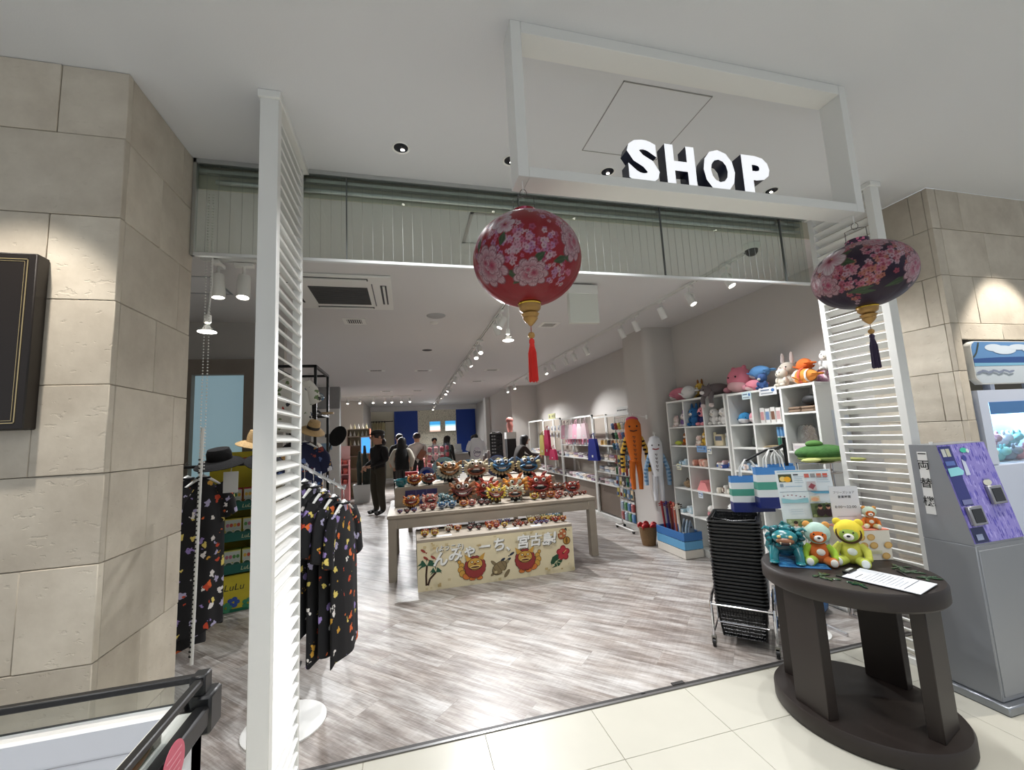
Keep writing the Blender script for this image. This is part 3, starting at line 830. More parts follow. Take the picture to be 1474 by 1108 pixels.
    if kind == 'red':
        cluster(-0.45, 0.045, 26, 0.16, 0.022, 0.011); cluster(-0.12, -0.02, 95, 0.26, 0.032, 0.012)
        cluster(0.25, 0.135, 70, 0.30, 0.020, 0.011, -0.6); cluster(0.38, -0.03, 26, 0.10, 0.04, 0.012)
        cluster(0.78, 0.06, 40, 0.12, 0.04, 0.011); cluster(0.6, -0.10, 40, 0.3, 0.02, 0.010); cluster(-1.1, 0.04, 40, 0.16, 0.04, 0.011)
        for u, t, L, w, a in ((0.22, -0.065, 0.03, 0.014, 0.7), (0.66, -0.065, 0.03, 0.014, 0.4), (0.8, -0.05, 0.028, 0.012, 2.6), (-0.28, -0.115, 0.04, 0.016, -0.6), (-0.18, -0.13, 0.035, 0.015, 0.5), (-0.95, 0.02, 0.03, 0.012, 1.3), (-0.25, 0.148, 0.03, 0.012, 0.3), (-0.4, 0.005, 0.026, 0.014, 1.2)):
            leaf(u, t, L, w, a)
        peony(-0.80, -0.065, 0.075); peony(0.06, -0.115, 0.062, 0, 0.85); peony(0.92, 0.01, 0.058, 0, 1.3)
        hibiscus(-0.52, 0.095, 0.05, 0.4); hibiscus(-0.36, 0.055, 0.036, 1.0)
        for u in (1.9, 2.7, 3.6, 4.5):
            cluster(u, 0.03, 60, 0.3, 0.06, 0.012); peony(u, -0.06, 0.07); hibiscus(u + 0.4, 0.08, 0.05)
    else:
        cluster(-0.75, -0.005, 60, 0.16, 0.02, 0.013); cluster(-0.35, 0.01, 90, 0.34, 0.018, 0.013, -0.5)
        cluster(-0.15, 0.12, 70, 0.30, 0.016, 0.013, 0.5); cluster(0.30, -0.03, 110, 0.28, 0.022, 0.013, 1.2)
        cluster(0.30, 0.085, 60, 0.10, 0.04, 0.013); cluster(-0.3, -0.07, 40, 0.22, 0.014, 0.012); cluster(0.95, 0.05, 70, 0.16, 0.035, 0.013)
        for u, t, L, w, a in ((-0.28, 0.035, 0.045, 0.02, -0.4), (-0.30, 0.07, 0.04, 0.016, 0.7), (-0.1, -0.105, 0.05, 0.014, 0.15), (0.0, -0.12, 0.04, 0.014, -0.1), (0.75, -0.09, 0.05, 0.016, 0.5), (-0.9, -0.06, 0.04, 0.016, 0.8)):
            leaf(u, t, L, w, a)
        peony(-0.78, -0.045, 0.06, 1); peony(-1.15, -0.02, 0.06); peony(0.45, 0.125, 0.05, 1); peony(1.15, -0.03, 0.07, 1)
        hibiscus(-0.62, 0.065, 0.072, 0.3)
        for u in (1.9, 2.7, 3.6, 4.5):
            cluster(u, 0.03, 60, 0.3, 0.05, 0.013); peony(u, -0.04, 0.06); hibiscus(u + 0.4, 0.06, 0.06)
    return colr
def lantern(kind, label, loc, rx, rz, front, ztop, NU=440, NV=150):
    t = thing('paper_lantern', label, 'lantern', loc)
    # profile from the bottom opening to the top opening
    ph = np.linspace(-1.37, 1.32, NV)
    pr = rx * np.cos(ph) ** 0.95; pz = rz * np.sin(ph)
    arc = np.concatenate([[0], np.cumsum(np.hypot(np.diff(pr), np.diff(pz)))]); arc -= arc[NV // 2]
    a = np.linspace(0, 2 * PI, NU, endpoint=False)
    A, PR = np.meshgrid(a, pr); _, PZ = np.meshgrid(a, pz); _, T = np.meshgrid(a, arc)
    rib = 1 - 0.012 * np.abs(np.cos(A * 6)) ** 8
    X, Y = PR * rib * np.cos(A), PR * rib * np.sin(A)
    U = (A - front + PI) % (2 * PI) - PI
    colr = lantern_colors(kind, U, T, PR)
    vs = np.stack([X, Y, PZ], -1).reshape(-1, 3)
    i = np.arange(NV - 1)[:, None] * NU + np.arange(NU)[None, :]
    j = np.arange(NV - 1)[:, None] * NU + (np.arange(NU)[None, :] + 1) % NU
    fs = np.stack([i, j, j + NU, i + NU], -1).reshape(-1, 4)
    me = bpy.data.meshes.new('lantern_body')
    me.from_pydata(vs.tolist(), [], fs.tolist())
    ca_ = me.color_attributes.new('print', 'FLOAT_COLOR', 'POINT')
    rgba = np.concatenate([np.clip(colr.reshape(-1, 3), 0, 1) * 0.47, np.ones((NU * NV, 1))], 1).astype(np.float32)
    ca_.data.foreach_set('color', rgba.ravel())
    me.polygons.foreach_set('use_smooth', [True] * len(fs))
    m = MATS.get('lantern_silk') or vcol_mat('lantern_silk', 0.42, spec=0.35)
    me.materials.append(m); me.update()
    part('silk_body', me, None, t)
    base = C(150, 18, 34, 0.4) if kind == 'red' else C(52, 18, 58, 0.4)
    rt = float(pr[-1])
    pk = MATS.get('collar_' + kind) or print_fabric('collar_' + kind, (150, 18, 34) if kind == 'red' else (52, 18, 58), [(226, 120, 156), (240, 190, 200), (190, 60, 100)], 60, 0.4, rough=0.4)
    part('collar', MB().lathe([(rt * 1.02, rz - 0.004), (rt * 0.86, rz + 0.012), (rt * 0.88, rz + 0.02), (rt * 0.8, rz + 0.022)], 28, cap=False), pk, t)
    wi = mat('hanger_wire', (110, 108, 104), 0.35, 0.8)
    w = rt * 0.75; h = ztop - rz
    part('wire_hanger', MB().tube([(-w, 0, rz - 0.01), (-w, 0, rz + h * 0.72), (-w * 0.4, 0, rz + h * 0.78), (0, 0, rz + h * 0.80), (w * 0.4, 0, rz + h * 0.78), (w, 0, rz + h * 0.72), (w, 0, rz - 0.01)], 0.0016, 6)
         .tube([(0.012 * math.sin(k), 0, rz + h * 0.9 + 0.016 * math.cos(k)) for k in [2 * PI * q / 14 for q in range(14)]], 0.0014, 6, closed=True), wi, t, rot=(0, 0, front + PI / 2))
    part('hanging_cord', MB().cyl((0, 0, rz + h * 0.9), (0, 0, ztop + 0.041), 0.0022, n=6), M_white, t)
    gold = mat('gold_turned_wood', (168, 130, 72), 0.32, 0.35)
    q = 0.040 if kind == 'red' else 0.040
    cp = part('gold_cap', MB().lathe([(q * 0.96, -rz + 0.004), (q, -rz - 0.006), (q * 0.92, -rz - 0.020), (q * 0.56, -rz - 0.032), (q * 0.80, -rz - 0.036), (q * 0.62, -rz - 0.048), (q * 0.66, -rz - 0.053), (q * 0.42, -rz - 0.066), (q * 0.12, -rz - 0.078)], 24), gold, t)
    part('bright_rim', MB().lathe([(q * 1.0, -rz + 0.003), (q * 1.04, -rz), (q * 1.01, -rz - 0.004)], 24, cap=False), mat('gold_rim', (232, 190, 70), 0.2, 0.8), cp)
    part('string', MB().cyl((0, 0, -rz - 0.07), (0, 0, -rz - 0.125), 0.0016, n=6), C(150, 60, 50) if kind == 'red' else C(96, 70, 60), t)
    part('bead', MB().ell((0, 0, -rz - 0.112), (0.0125, 0.0125, 0.012), 14, 9), gold, t)
    tc = C(214, 40, 30, 0.6) if kind == 'red' else C(46, 30, 62, 0.6)
    g = MB().lathe([(0.003, -rz - 0.122), (0.009, -rz - 0.128), (0.010, -rz - 0.138), (0.0065, -rz - 0.146)], 14)
    for k in range(46):
        an, r = k * 2.39996, 0.0165 * math.sqrt((k + 0.5) / 46)
        x, y = r * math.cos(an), r * math.sin(an)
        g.tube([(x * 0.35, y * 0.35, -rz - 0.142), (x * 0.85, y * 0.85, -rz - 0.175), (x, y, -rz - 0.27 - rnd.uniform(0, 0.008))], 0.0016, 5)
    tl = part('tassel', g, tc, t)
    part('tassel_band', MB().lathe([(0.0085, -rz - 0.144), (0.0095, -rz - 0.149), (0.0085, -rz - 0.154)], 14, cap=False), tc, tl)
    return t
lantern('red', 'round red floral silk lantern with a red tassel', (0.428, 1.36, 2.165), 0.192, 0.162, math.atan2(-1.36, -0.428), 0.265)
lantern('purple', 'flattened purple floral silk lantern with a dark purple tassel', (2.005, 1.36, 2.18), 0.190, 0.146, math.atan2(-1.36, -2.0), 0.245)

# ================================================================ OVAL TABLE AND WHAT STANDS ON IT
TX, TY, TZ = 2.285, 1.865, 0.74
M_espresso = mat('dark_espresso_wood', (38, 30, 26), 0.5, var=0.15, vscale=4)
def ellp(a, b, n=56, rot=0.0):
    return [(a * math.cos(k) * math.cos(rot) - b * math.sin(k) * math.sin(rot), a * math.cos(k) * math.sin(rot) + b * math.sin(k) * math.cos(rot)) for k in [2 * PI * q / n for q in range(n)]]
ot = thing('oval_table', 'dark brown oval table holding plush bears and a clipboard', 'table', (TX, TY, 0))
RT = 0.25
def slab(a, b, z0, z1, bev=0.012):
    g = MB(); r = [[(x * s_, y * s_, z) for x, y in ellp(a, b, 64, RT)] for s_, z in ((1 - bev / a * 0.8, z0), (1, z0 + bev), (1, z1 - bev), (1 - bev / a * 0.6, z1))]
    return g.loft(r)
part('tabletop', slab(0.358, 0.402, TZ - 0.085, TZ), M_espresso, ot)
part('base', slab(0.362, 0.408, 0, 0.085), M_espresso, ot)
for an in (178, 286, 12, 104):
    a = math.radians(an); r = 0.29
    x, y = r * math.cos(a), r * 1.08 * math.sin(a)
    part('panel_leg', MB().at((x, y, 0), (0, 0, a + PI / 2)).rbox(-0.095, 0.095, -0.03, 0.03, 0.085, TZ - 0.085, 0.003), M_espresso, ot)

def bear(label, loc, rz, sc, hood, face, body, arm, leg, pad, hooded='round'):
    """sitting plush bear, about 1 unit tall, facing -y"""
    t = thing('plush_bear', label, 'plush toy', loc, rz); t.scale = (sc,) * 3
    fz = lambda *c: C(*c, 0.9, bump=0.4, bscale=300)
    part('body', MB().ell((0, 0.02, 0.27), (0.22, 0.19, 0.27), 20, 14), fz(*body), t)
    for s in (-1, 1):
        part('arm', MB().tube([(0.17 * s, 0.0, 0.42), (0.27 * s, -0.06, 0.31), (0.29 * s, -0.13, 0.20)], [0.075, 0.085, 0.07], 12).ell((0.29 * s, -0.15, 0.18), 0.072, 12, 8), fz(*arm), t)
        l = part('leg', MB().tube([(0.12 * s, -0.05, 0.11), (0.19 * s, -0.2, 0.10), (0.22 * s, -0.3, 0.10)], [0.10, 0.10, 0.09], 12).ell((0.225 * s, -0.31, 0.115), (0.10, 0.07, 0.115), 14, 9), fz(*leg), t)
        part('foot_pad', MB().ell((0.23 * s, -0.365, 0.12), (0.075, 0.03, 0.09), 14, 8), fz(*pad), l)
    h = part('head', MB().ell((0, -0.04, 0.72), (0.27, 0.22, 0.25), 22, 15), fz(*hood), t)
    part('face', MB().ell((0, -0.13, 0.69), (0.20, 0.15, 0.18), 18, 12), fz(*face), h)
    part('muzzle', MB().ell((0, -0.27, 0.64), (0.095, 0.06, 0.075), 14, 9), fz(244, 240, 232), h)
    part('nose', MB().ell((0, -0.33, 0.665), (0.035, 0.018, 0.025), 12, 8), C(20, 18, 18, 0.3), h)
    for s in (-1, 1):
        part('ear', MB().ell((0.19 * s, -0.03, 0.91), (0.085, 0.05, 0.085), 12, 8), fz(*(226, 160, 84)) if hooded == 'round' else fz(*hood), h)
        part('eye', MB().ell((0.085 * s, -0.255, 0.73), 0.02, 8, 6), C(18, 14, 12, 0.2), h)
    if hooded == 'ring':
        part('hood_trim', MB().tube([(0.205 * math.cos(k), -0.15, 0.69 + 0.19 * math.sin(k)) for k in [2 * PI * q / 22 for q in range(22)]], 0.032, 8, closed=True), fz(84, 58, 34), h)
    part('shirt_print', MB().ell((0.02, -0.155, 0.30), (0.09, 0.03, 0.08), 12, 8), fz(*pad), t)
    return t
b1 = bear('plush bear in a mint hood with an orange body on the oval table', (2.245, 1.965, TZ), -0.75, 0.235, (186, 214, 200), (214, 108, 40), (206, 104, 44), (168, 206, 66), (176, 206, 84), (240, 236, 226))
for ch in b1.children:
    if ch.name.startswith('leg') and ch.data.vertices[0].co.x > 0:
        ch.material_slots[0].link = 'OBJECT'; ch.material_slots[0].material = C(216, 120, 56, 0.9, bump=0.4, bscale=300)
bear('plush bear in a yellow hood with a lime body on the oval table', (2.385, 1.89, TZ), -0.95, 0.25, (238, 216, 66), (164, 190, 84), (206, 204, 84), (212, 214, 92), (200, 210, 90), (232, 238, 232), 'ring')
# cardboard box with gold discs, open sign and small bear
bx = thing('gift_box', 'white cardboard box printed with gold discs under a small bear', 'box', (2.56, 1.965, TZ), -0.32); bx.scale = (1.3, 1.05, 1.1)
part('carton', MB().rbox(-0.085, 0.085, -0.07, 0.10, 0, 0.15, 0.002), C(228, 222, 206, 0.7), bx)
part('lid', MB().box(-0.0855, 0.0855, -0.0705, 0.1005, 0.148, 0.152), C(226, 140, 116, 0.7), bx)
cv = Canvas()
for i, (x, z) in enumerate(((-0.035, 0.115), (0.005, 0.115), (-0.065, 0.075), (-0.028, 0.075), (0.012, 0.075), (0.07, 0.075), (0.055, 0.022))):
    cv.ell(x, z, 0.0165, 0.0165, (206, 160, 84)); cv.ell(x, z, 0.0125, 0.0125, (222, 182, 112), 14)
for k in range(3): cv.rect(-0.03, 0.04, 0.034 + k * 0.006, 0.037 + k * 0.006, (206, 204, 150))
cv.part('print', bx, (0, -0.0705, 0))
bear('small orange plush bear in a mint hood sitting on the gold-disc box', (2.60, 1.925, TZ + 0.1675), -0.75, 0.125, (206, 222, 200), (214, 108, 40), (216, 116, 46), (216, 116, 46), (226, 224, 170), (240, 236, 226))
sg2 = thing('counter_sign', 'clear acrylic stand with white opening-hours card reading 8:00~22:00', 'sign', (2.535, 2.005, TZ + 0.1675), -0.45)
part('acrylic_stand', MB().box(-0.078, 0.078, 0.004, 0.007, 0, 0.235).box(-0.078, 0.078, 0.004, 0.05, 0, 0.003), M_acryl, sg2)
cv = Canvas(); cv.rect(-0.076, 0.076, 0.003, 0.232, (226, 228, 234))
cv.text('フリーズショア', 0.0165, 0, 0.190, (48, 50, 58)); cv.text('営業時間', 0.0165, 0, 0.164, (40, 42, 50), spacing=1.15, bold=0.01)
cv.text('8:00～22:00', 0.0215, 0, 0.104, (66, 60, 72), spacing=1.08); cv.rect(-0.05, 0.05, 0.0545, 0.057, (150, 150, 158))
cv.part('card', sg2, (0, 0.003, 0))
# clipboard and pen
cb = thing('clipboard', 'black clipboard with printed white forms on the oval table', 'clipboard', (2.27, 1.655, TZ), 0.27)
part('board', MB().rbox(-0.105, 0.105, -0.155, 0.165, 0, 0.006, 0.002), M_black, cb)
pp = part('papers', MB().box(-0.108, 0.098, -0.165, 0.135, 0.006, 0.009), C(226, 229, 233, 0.6), cb)
cv = Canvas(0.0002); cv.rect(-0.085, 0.0, 0.085, 0.089, (60, 62, 66)); cv.rect(-0.09, 0.09, -0.105, -0.101, (90, 92, 100))
for k in range(10): cv.rect(-0.085, rnd.uniform(0.02, 0.085), 0.06 - k * 0.016, 0.062 - k * 0.016, (120, 126, 136))
cv.part('form_print', pp, (0, 0, 0.0092), (-PI / 2, 0, 0))
part('clip', MB().rbox(-0.045, 0.045, 0.128, 0.160, 0.006, 0.018, 0.003), M_black, cb)
part('clip_plate', MB().box(-0.03, 0.03, 0.138, 0.152, 0.018, 0.020), C(190, 192, 190, 0.4), cb)
pen = thing('pen', 'slim black ballpoint pen lying beside the clipboard', 'pen', (2.435, 1.68, TZ + 0.0045), 1.05)
part('barrel', MB().cyl((-0.06, 0, 0), (0.05, 0, 0), 0.0045, n=10), M_black, pen)
part('tip', MB().cyl((0.05, 0, 0), (0.066, 0, 0), 0.004, 0.001, n=10), M_chrome, pen)
part('pocket_clip', MB().box(-0.055, -0.02, -0.001, 0.001, 0.0045, 0.0065), M_black, pen)
# scattered green glass and leaves
gl = mat('green_glass', (30, 92, 64), 0.08, trans=0.7, spec=0.6)
for i, (x, y, r) in enumerate(((2.075, 1.82, 0.26), (2.06, 1.77, 0.2), (2.11, 1.66, 0.2), (2.50, 1.69, 0.34), (2.53, 1.76, 0.22), (2.47, 1.60, 0.25))):
    g = MB()
    for k in range(9):
        a, q = rnd.uniform(0, 6.28), rnd.uniform(0.0, 0.11) * r * 1.6
        g.at((q * math.cos(a), q * math.sin(a), 0.0035), (rnd.uniform(-.1, .1), 0, a)).ell((0, 0, 0), (0.020, 0.009, 0.0035), 8, 5)
    solo('leaf_sprig', g, C(38, 66, 40, 0.25, coat=0.6) if i != 2 else gl, ['dark green glossy artificial leaves by the turquoise statue mat', 'few dark green artificial leaves at the rim beside the mat', 'broken green glass-like leaf sprig beside the clipboard edge', 'dark glossy leaf garland lying beyond the pen', 'dark green leaf sprig beside the disc-printed box', 'small dark leaf sprig at the table rim beyond the clipboard'][i], 'leaves', (x, y, TZ))
# turquoise lion-dog statue on its blue mat
mt_ = thing('display_mat', 'blue wavy-patterned mat under the turquoise statue', 'mat', (2.165, 2.035, TZ), -0.62)
part('cloth', MB().rbox(-0.115, 0.125, -0.12, 0.12, 0, 0.005, 0.002), print_fabric('mat_print', (34, 98, 152), [(70, 150, 196), (24, 70, 130), (110, 180, 210)], 22, 0.4, stretch=(1, 4, 1), rough=0.5), mt_)
st = thing('turquoise_statue', 'glossy turquoise ceramic lion-dog statue with a curly mane', 'statue', (2.13, 2.075, TZ + 0.005), -0.78); st.scale = (1.25, 1.1, 0.86)
tq = mat('turquoise_glaze', (30, 116, 124), 0.22, var=0.55, vscale=30, coat=0.4); td = mat('dark_teal_glaze', (20, 66, 76), 0.25, var=0.4, vscale=25, coat=0.4)
part('body', MB().ell((0, 0.06, 0.09), (0.055, 0.09, 0.065), 18, 12).ell((0, -0.01, 0.10), (0.06, 0.06, 0.07), 16, 10), td, st)
for s in (-1, 1):
    part('front_leg', MB().tube([(0.04 * s, -0.03, 0.09), (0.05 * s, -0.06, 0.045), (0.05 * s, -0.07, 0.012)], [0.026, 0.018, 0.019], 10).ell((0.05 * s, -0.085, 0.012), (0.02, 0.028, 0.012), 10, 6), tq, st)
    part('hind_leg', MB().tube([(0.045 * s, 0.10, 0.08), (0.06 * s, 0.11, 0.045), (0.05 * s, 0.10, 0.012)], [0.034, 0.024, 0.018], 10).ell((0.052 * s, 0.08, 0.012), (0.018, 0.028, 0.012), 10, 6), tq, st)
    part('ear', MB().tube([(0.05 * s, -0.02, 0.20), (0.075 * s, -0.02, 0.215), (0.088 * s, -0.035, 0.205)], [0.014, 0.010, 0.002], 8), tq, st)
part('tail', MB().tube([(0, 0.14, 0.09), (0, 0.17, 0.13), (0.01, 0.155, 0.19), (0.0, 0.13, 0.22)], [0.02, 0.026, 0.024, 0.004], 10), tq, st)
hd = part('head', MB().ell((0, -0.055, 0.165), (0.052, 0.05, 0.048), 16, 11), tq, st)
part('muzzle', MB().ell((0, -0.098, 0.15), (0.036, 0.022, 0.022), 14, 9), mat('copper_glaze', (124, 78, 48), 0.3, var=0.3), hd)
part('open_mouth', MB().ell((0, -0.108, 0.138), (0.026, 0.014, 0.013), 12, 7), C(40, 20, 18), hd)
part('fangs', MB().cyl((-0.018, -0.118, 0.148), (-0.018, -0.118, 0.134), 0.004, 0.001, n=6).cyl((0.018, -0.118, 0.148), (0.018, -0.118, 0.134), 0.004, 0.001, n=6), C(230, 220, 190), hd)
for s in (-1, 1):
    part('eye', MB().ell((0.022 * s, -0.098, 0.178), 0.009, 8, 6), C(220, 190, 120, 0.2), hd)
g = MB(); g2 = MB()
for k in range(120):
    a, ph = rnd.uniform(0, 2 * PI), rnd.uniform(-0.9, 1.3)
    p = Vector((0.066 * math.cos(ph) * math.cos(a), 0.06 * math.cos(ph) * math.sin(a) - 0.02, 0.155 + 0.068 * math.sin(ph)))
    if p.y < -0.05 and p.z > 0.12: continue
    (g if k % 3 else g2).ell(p, rnd.uniform(0.010, 0.017), 7, 5)
part('mane', g, tq, st); part('mane_curls', g2, td, st)
g = MB()
for k in range(95):
    y = rnd.uniform(-0.05, 0.13); a = rnd.uniform(-1.7, 1.7)
    g.ell((0.06 * math.sin(a), 0.02 + y, 0.095 + 0.066 * math.cos(a)), rnd.uniform(0.007, 0.012), 7, 5)
part('back_curls', g, tq, st)
# information poster on an acrylic easel
po = thing('info_poster', 'white shop information poster with photos on a clear acrylic easel', 'poster', (2.455, 2.155, TZ), -0.40)
part('easel', MB().box(-0.15, 0.15, 0.0, 0.10, 0.0, 0.004).at((0, 0.02, 0), (-0.12, 0, 0)).box(-0.12, 0.12, 0.006, 0.010, 0.0, 0.47), M_acryl, po)
cv = Canvas(); W_, H_ = 0.165, 0.40
cv.rect(-W_, W_, 0.0, H_, (226, 234, 236)); cv.rect(-W_ + 0.012, W_ - 0.012, H_ - 0.012, H_ - 0.006, (150, 190, 210))
cv.rect(-0.15, -0.07, 0.325, 0.375, (70, 74, 44)); cv.ell(-0.125, 0.345, 0.02, 0.016, (236, 206, 120)); cv.ell(-0.098, 0.342, 0.021, 0.018, (240, 176, 40))
cv.rect(-0.06, -0.03, 0.366, 0.374, (50, 54, 60))
for k, c in enumerate(((206, 106, 92), (150, 150, 150), (210, 120, 90), (214, 96, 76))): cv.rect(0.005 + k * 0.036, 0.033 + k * 0.036, 0.350, 0.374, c)
for k in range(8): cv.rect(-0.06 if k < 4 else 0.07, rnd.uniform(-0.02, 0.0) if k < 4 else rnd.uniform(0.13, 0.15), 0.355 - (k % 4) * 0.012, 0.358 - (k % 4) * 0.012, (168, 190, 200))
cv.rect(0.01, 0.062, 0.27, 0.325, (196, 186, 186)); cv.poly([(0.015, 0.29), (0.035, 0.315), (0.06, 0.30), (0.04, 0.275)], (150, 72, 80))
cv.rect(-0.15, -0.13, 0.295, 0.315, (130, 150, 165)); cv.rect(-0.12, -0.02, 0.295, 0.299, (150, 180, 200))
cv.rect(-W_ + 0.006, W_ - 0.006, 0.262, 0.265, (90, 120, 140))
cv.poly([(-0.155, 0.195), (0.0, 0.195), (0.0, 0.225), (-0.08, 0.213), (-0.155, 0.225)], (140, 192, 200)); cv.poly([(0.02, 0.262), (0.155, 0.262), (0.155, 0.248), (0.05, 0.25)], (90, 160, 190))
for k in range(6): cv.ell(-0.14 + k * 0.024, 0.238 + 0.006 * math.sin(k), 0.006, 0.004, (150, 120, 130), 8)
cv.rect(0.012, 0.066, 0.20, 0.235, (214, 206, 180)); cv.ell(0.038, 0.215, 0.022, 0.012, (226, 170, 130))
cv.rect(0.005, 0.155, 0.105, 0.190, (96, 110, 74))
for k in range(14): cv.ell(rnd.uniform(0.015, 0.145), rnd.uniform(0.115, 0.185), 0.012, 0.010, rnd.choice(((60, 80, 46), (150, 160, 110), (120, 130, 84))), 8)
for x in (0.055, 0.10): cv.ell(x, 0.137, 0.024, 0.026, (62, 44, 50)); cv.ell(x, 0.167, 0.012, 0.014, (196, 150, 124)); cv.ell(x, 0.175, 0.013, 0.009, (40, 30, 26))
cv.rect(-0.155, -0.005, 0.012, 0.098, (140, 156, 108))
for k in range(10): cv.ell(rnd.uniform(-0.145, -0.015), rnd.uniform(0.05, 0.092), 0.012, 0.010, rnd.choice(((110, 130, 84), (180, 190, 150), (90, 110, 70))), 8)
for x in (-0.105, -0.055): cv.ell(x, 0.035, 0.028, 0.024, (236, 236, 234)); cv.ell(x, 0.068, 0.012, 0.015, (206, 160, 132)); cv.ell(x, 0.078, 0.013, 0.010, (50, 38, 30))
for k in range(3): cv.rect(-0.12, -0.05, 0.155 - k * 0.014, 0.158 - k * 0.014, (180, 200, 208))
for k in range(5): cv.rect(0.03, rnd.uniform(0.09, 0.14), 0.085 - k * 0.015, 0.088 - k * 0.015, (176, 190, 198))
cv.part('poster_sheet', po, (0, 0.018, 0.09), (-0.12, 0, 0))
# ================================================================ SHOPPING BASKETS ON A TROLLEY
CART = (2.205, 2.573, 0.0); CRZ = -0.797
M_bk = mat('basket_black', (24, 25, 26), 0.32, spec=0.6)
def rrect(w, d, r, z, n=4):
    pts = []
    for cx, cy, a0 in ((w - r, d - r, 0), (-w + r, d - r, PI / 2), (-w + r, -d + r, PI), (w - r, -d + r, 1.5 * PI)):
        for k in range(n + 1):
            a = a0 + PI / 2 * k / n
            pts.append((cx + r * math.cos(a), cy + r * math.sin(a), z))
    return pts
BW, BD, BH = 0.165, 0.235, 0.235
rim_me = MB().loft([rrect(BW - 0.010, BD - 0.010, 0.03, -0.018), rrect(BW + 0.002, BD + 0.002, 0.035, -0.014), rrect(BW + 0.006, BD + 0.006, 0.035, -0.006), rrect(BW + 0.004, BD + 0.004, 0.035, 0.0), rrect(BW - 0.006, BD - 0.006, 0.03, 0.0), rrect(BW - 0.012, BD - 0.012, 0.03, -0.018)], cap=False).mesh('rim', M_bk)
skirt_me = MB().loft([rrect(BW - 0.034, BD - 0.034, 0.03, -BH), rrect(BW - 0.011, BD - 0.011, 0.03, -0.012)], cap=False).mesh('wall', M_bk)
def lattice():
    g = MB()
    t0, b0 = (BW - 0.012, BD - 0.012), (BW - 0.036, BD - 0.036)
    cs = lambda w, d: [(-w, -d), (w, -d), (w, d), (-w, d)]
    T4, B4 = cs(*t0), cs(*b0)
    for s_ in range(4):
        a, b, c, d = Vector((*T4[s_], -0.015)), Vector((*T4[(s_ + 1) % 4], -0.015)), Vector((*B4[(s_ + 1) % 4], -BH)), Vector((*B4[s_], -BH))
        nv, nh = (16, 9) if s_ % 2 == 0 else (22, 9)
        for k in range(nv + 1):
            u = k / nv; g.tube([a.lerp(b, u), d.lerp(c, u)], 0.0032 if 0 < k < nv else 0.008, 4)
        for k in range(nh + 1):
            v = k / nh; g.tube([a.lerp(d, v), b.lerp(c, v)], 0.0036, 4)
        g.add([a.lerp(d, 0.0), b.lerp(c, 0.0), b.lerp(c, 0.13), a.lerp(d, 0.13)], [(0, 1, 2, 3)])
        g.add([a.lerp(d, 0.44), b.lerp(c, 0.44), b.lerp(c, 0.54), a.lerp(d, 0.54)], [(0, 1, 2, 3)])
    g.box(-b0[0], b0[0], -b0[1], b0[1], -BH - 0.004, -BH)
    return g.mesh('lattice_wall', M_bk)
lat_me = lattice()
handle_me = MB().tube([(-BW + 0.02, -0.01, -0.004), (-BW + 0.024, -0.13, -0.004), (0, -BD + 0.03, -0.004), (BW - 0.024, -0.13, -0.004), (BW - 0.02, -0.01, -0.004)], 0.006, 6).mesh('handle', M_bk)
cr, sr = math.cos(CRZ), math.sin(CRZ)
NB = 24
for k in range(NB):
    z = 0.295 + k * 0.0245
    lx, ly = rnd.uniform(-0.0015, 0.0015), 0.262 + rnd.uniform(-0.002, 0.002)
    lb = 'black shopping basket in the tall stack, one of many nested' if 0 < k < NB - 1 else ('black shopping basket on top of the nested stack' if k else 'lowest black shopping basket of the stack, its meshed sides showing')
    t = thing('shopping_basket', lb, 'basket', (CART[0] + lx * cr - ly * sr, CART[1] + lx * sr + ly * cr, z), CRZ, 'nested shopping baskets' if 0 < k < NB - 1 else None)
    part('rim', rim_me, None, t)
    part('wall', lat_me if k in (0, NB - 1) else skirt_me, None, t)
    if k > NB - 3: part('handle', handle_me, None, t)
ct = thing('basket_trolley', 'chrome tube trolley on casters carrying the stacked baskets', 'trolley', CART, CRZ)
g = MB()
for s in (-1, 1):
    x = 0.19 * s
    g.tube([(x, 0.005, 0.07), (x, 0.012, 0.20), (x * 1.02, 0.03, 0.285), (x * 1.02, 0.10, 0.31), (x * 1.02, 0.45, 0.31), (x, 0.50, 0.07)], 0.010, 8)
part('side_tubes', g, M_chrome, ct)
part('front_bar', MB().tube([(-0.188, 0.02, 0.275), (0.188, 0.02, 0.275)], 0.006, 8).tube([(-0.155, 0.02, 0.273), (-0.155, 0.02, 0.165), (0.155, 0.02, 0.165), (0.155, 0.02, 0.273)], 0.005, 8), M_chrome, ct)
part('rear_bar', MB().tube([(-0.19, 0.5, 0.08), (0.19, 0.5, 0.08)], 0.006, 8).tube([(-0.19, 0.05, 0.08), (-0.19, 0.5, 0.08)], 0.006, 6).tube([(0.19, 0.05, 0.08), (0.19, 0.5, 0.08)], 0.006, 6), M_chrome, ct)
for s in (-1, 1):
    for y in (0.0, 0.5):
        w = part('caster', MB().at((0.19 * s, y, 0.027)).cyl((-0.010, 0, 0), (0.010, 0, 0), 0.027, n=16), M_black, ct)
        part('fork', MB().at((0.19 * s, y, 0.0)).box(-0.015, -0.011, -0.014, 0.014, 0.025, 0.07).box(0.011, 0.015, -0.014, 0.014, 0.025, 0.07).box(-0.015, 0.015, -0.014, 0.014, 0.062, 0.074), mat('caster_fork', (150, 148, 140), 0.4, 0.7), w)

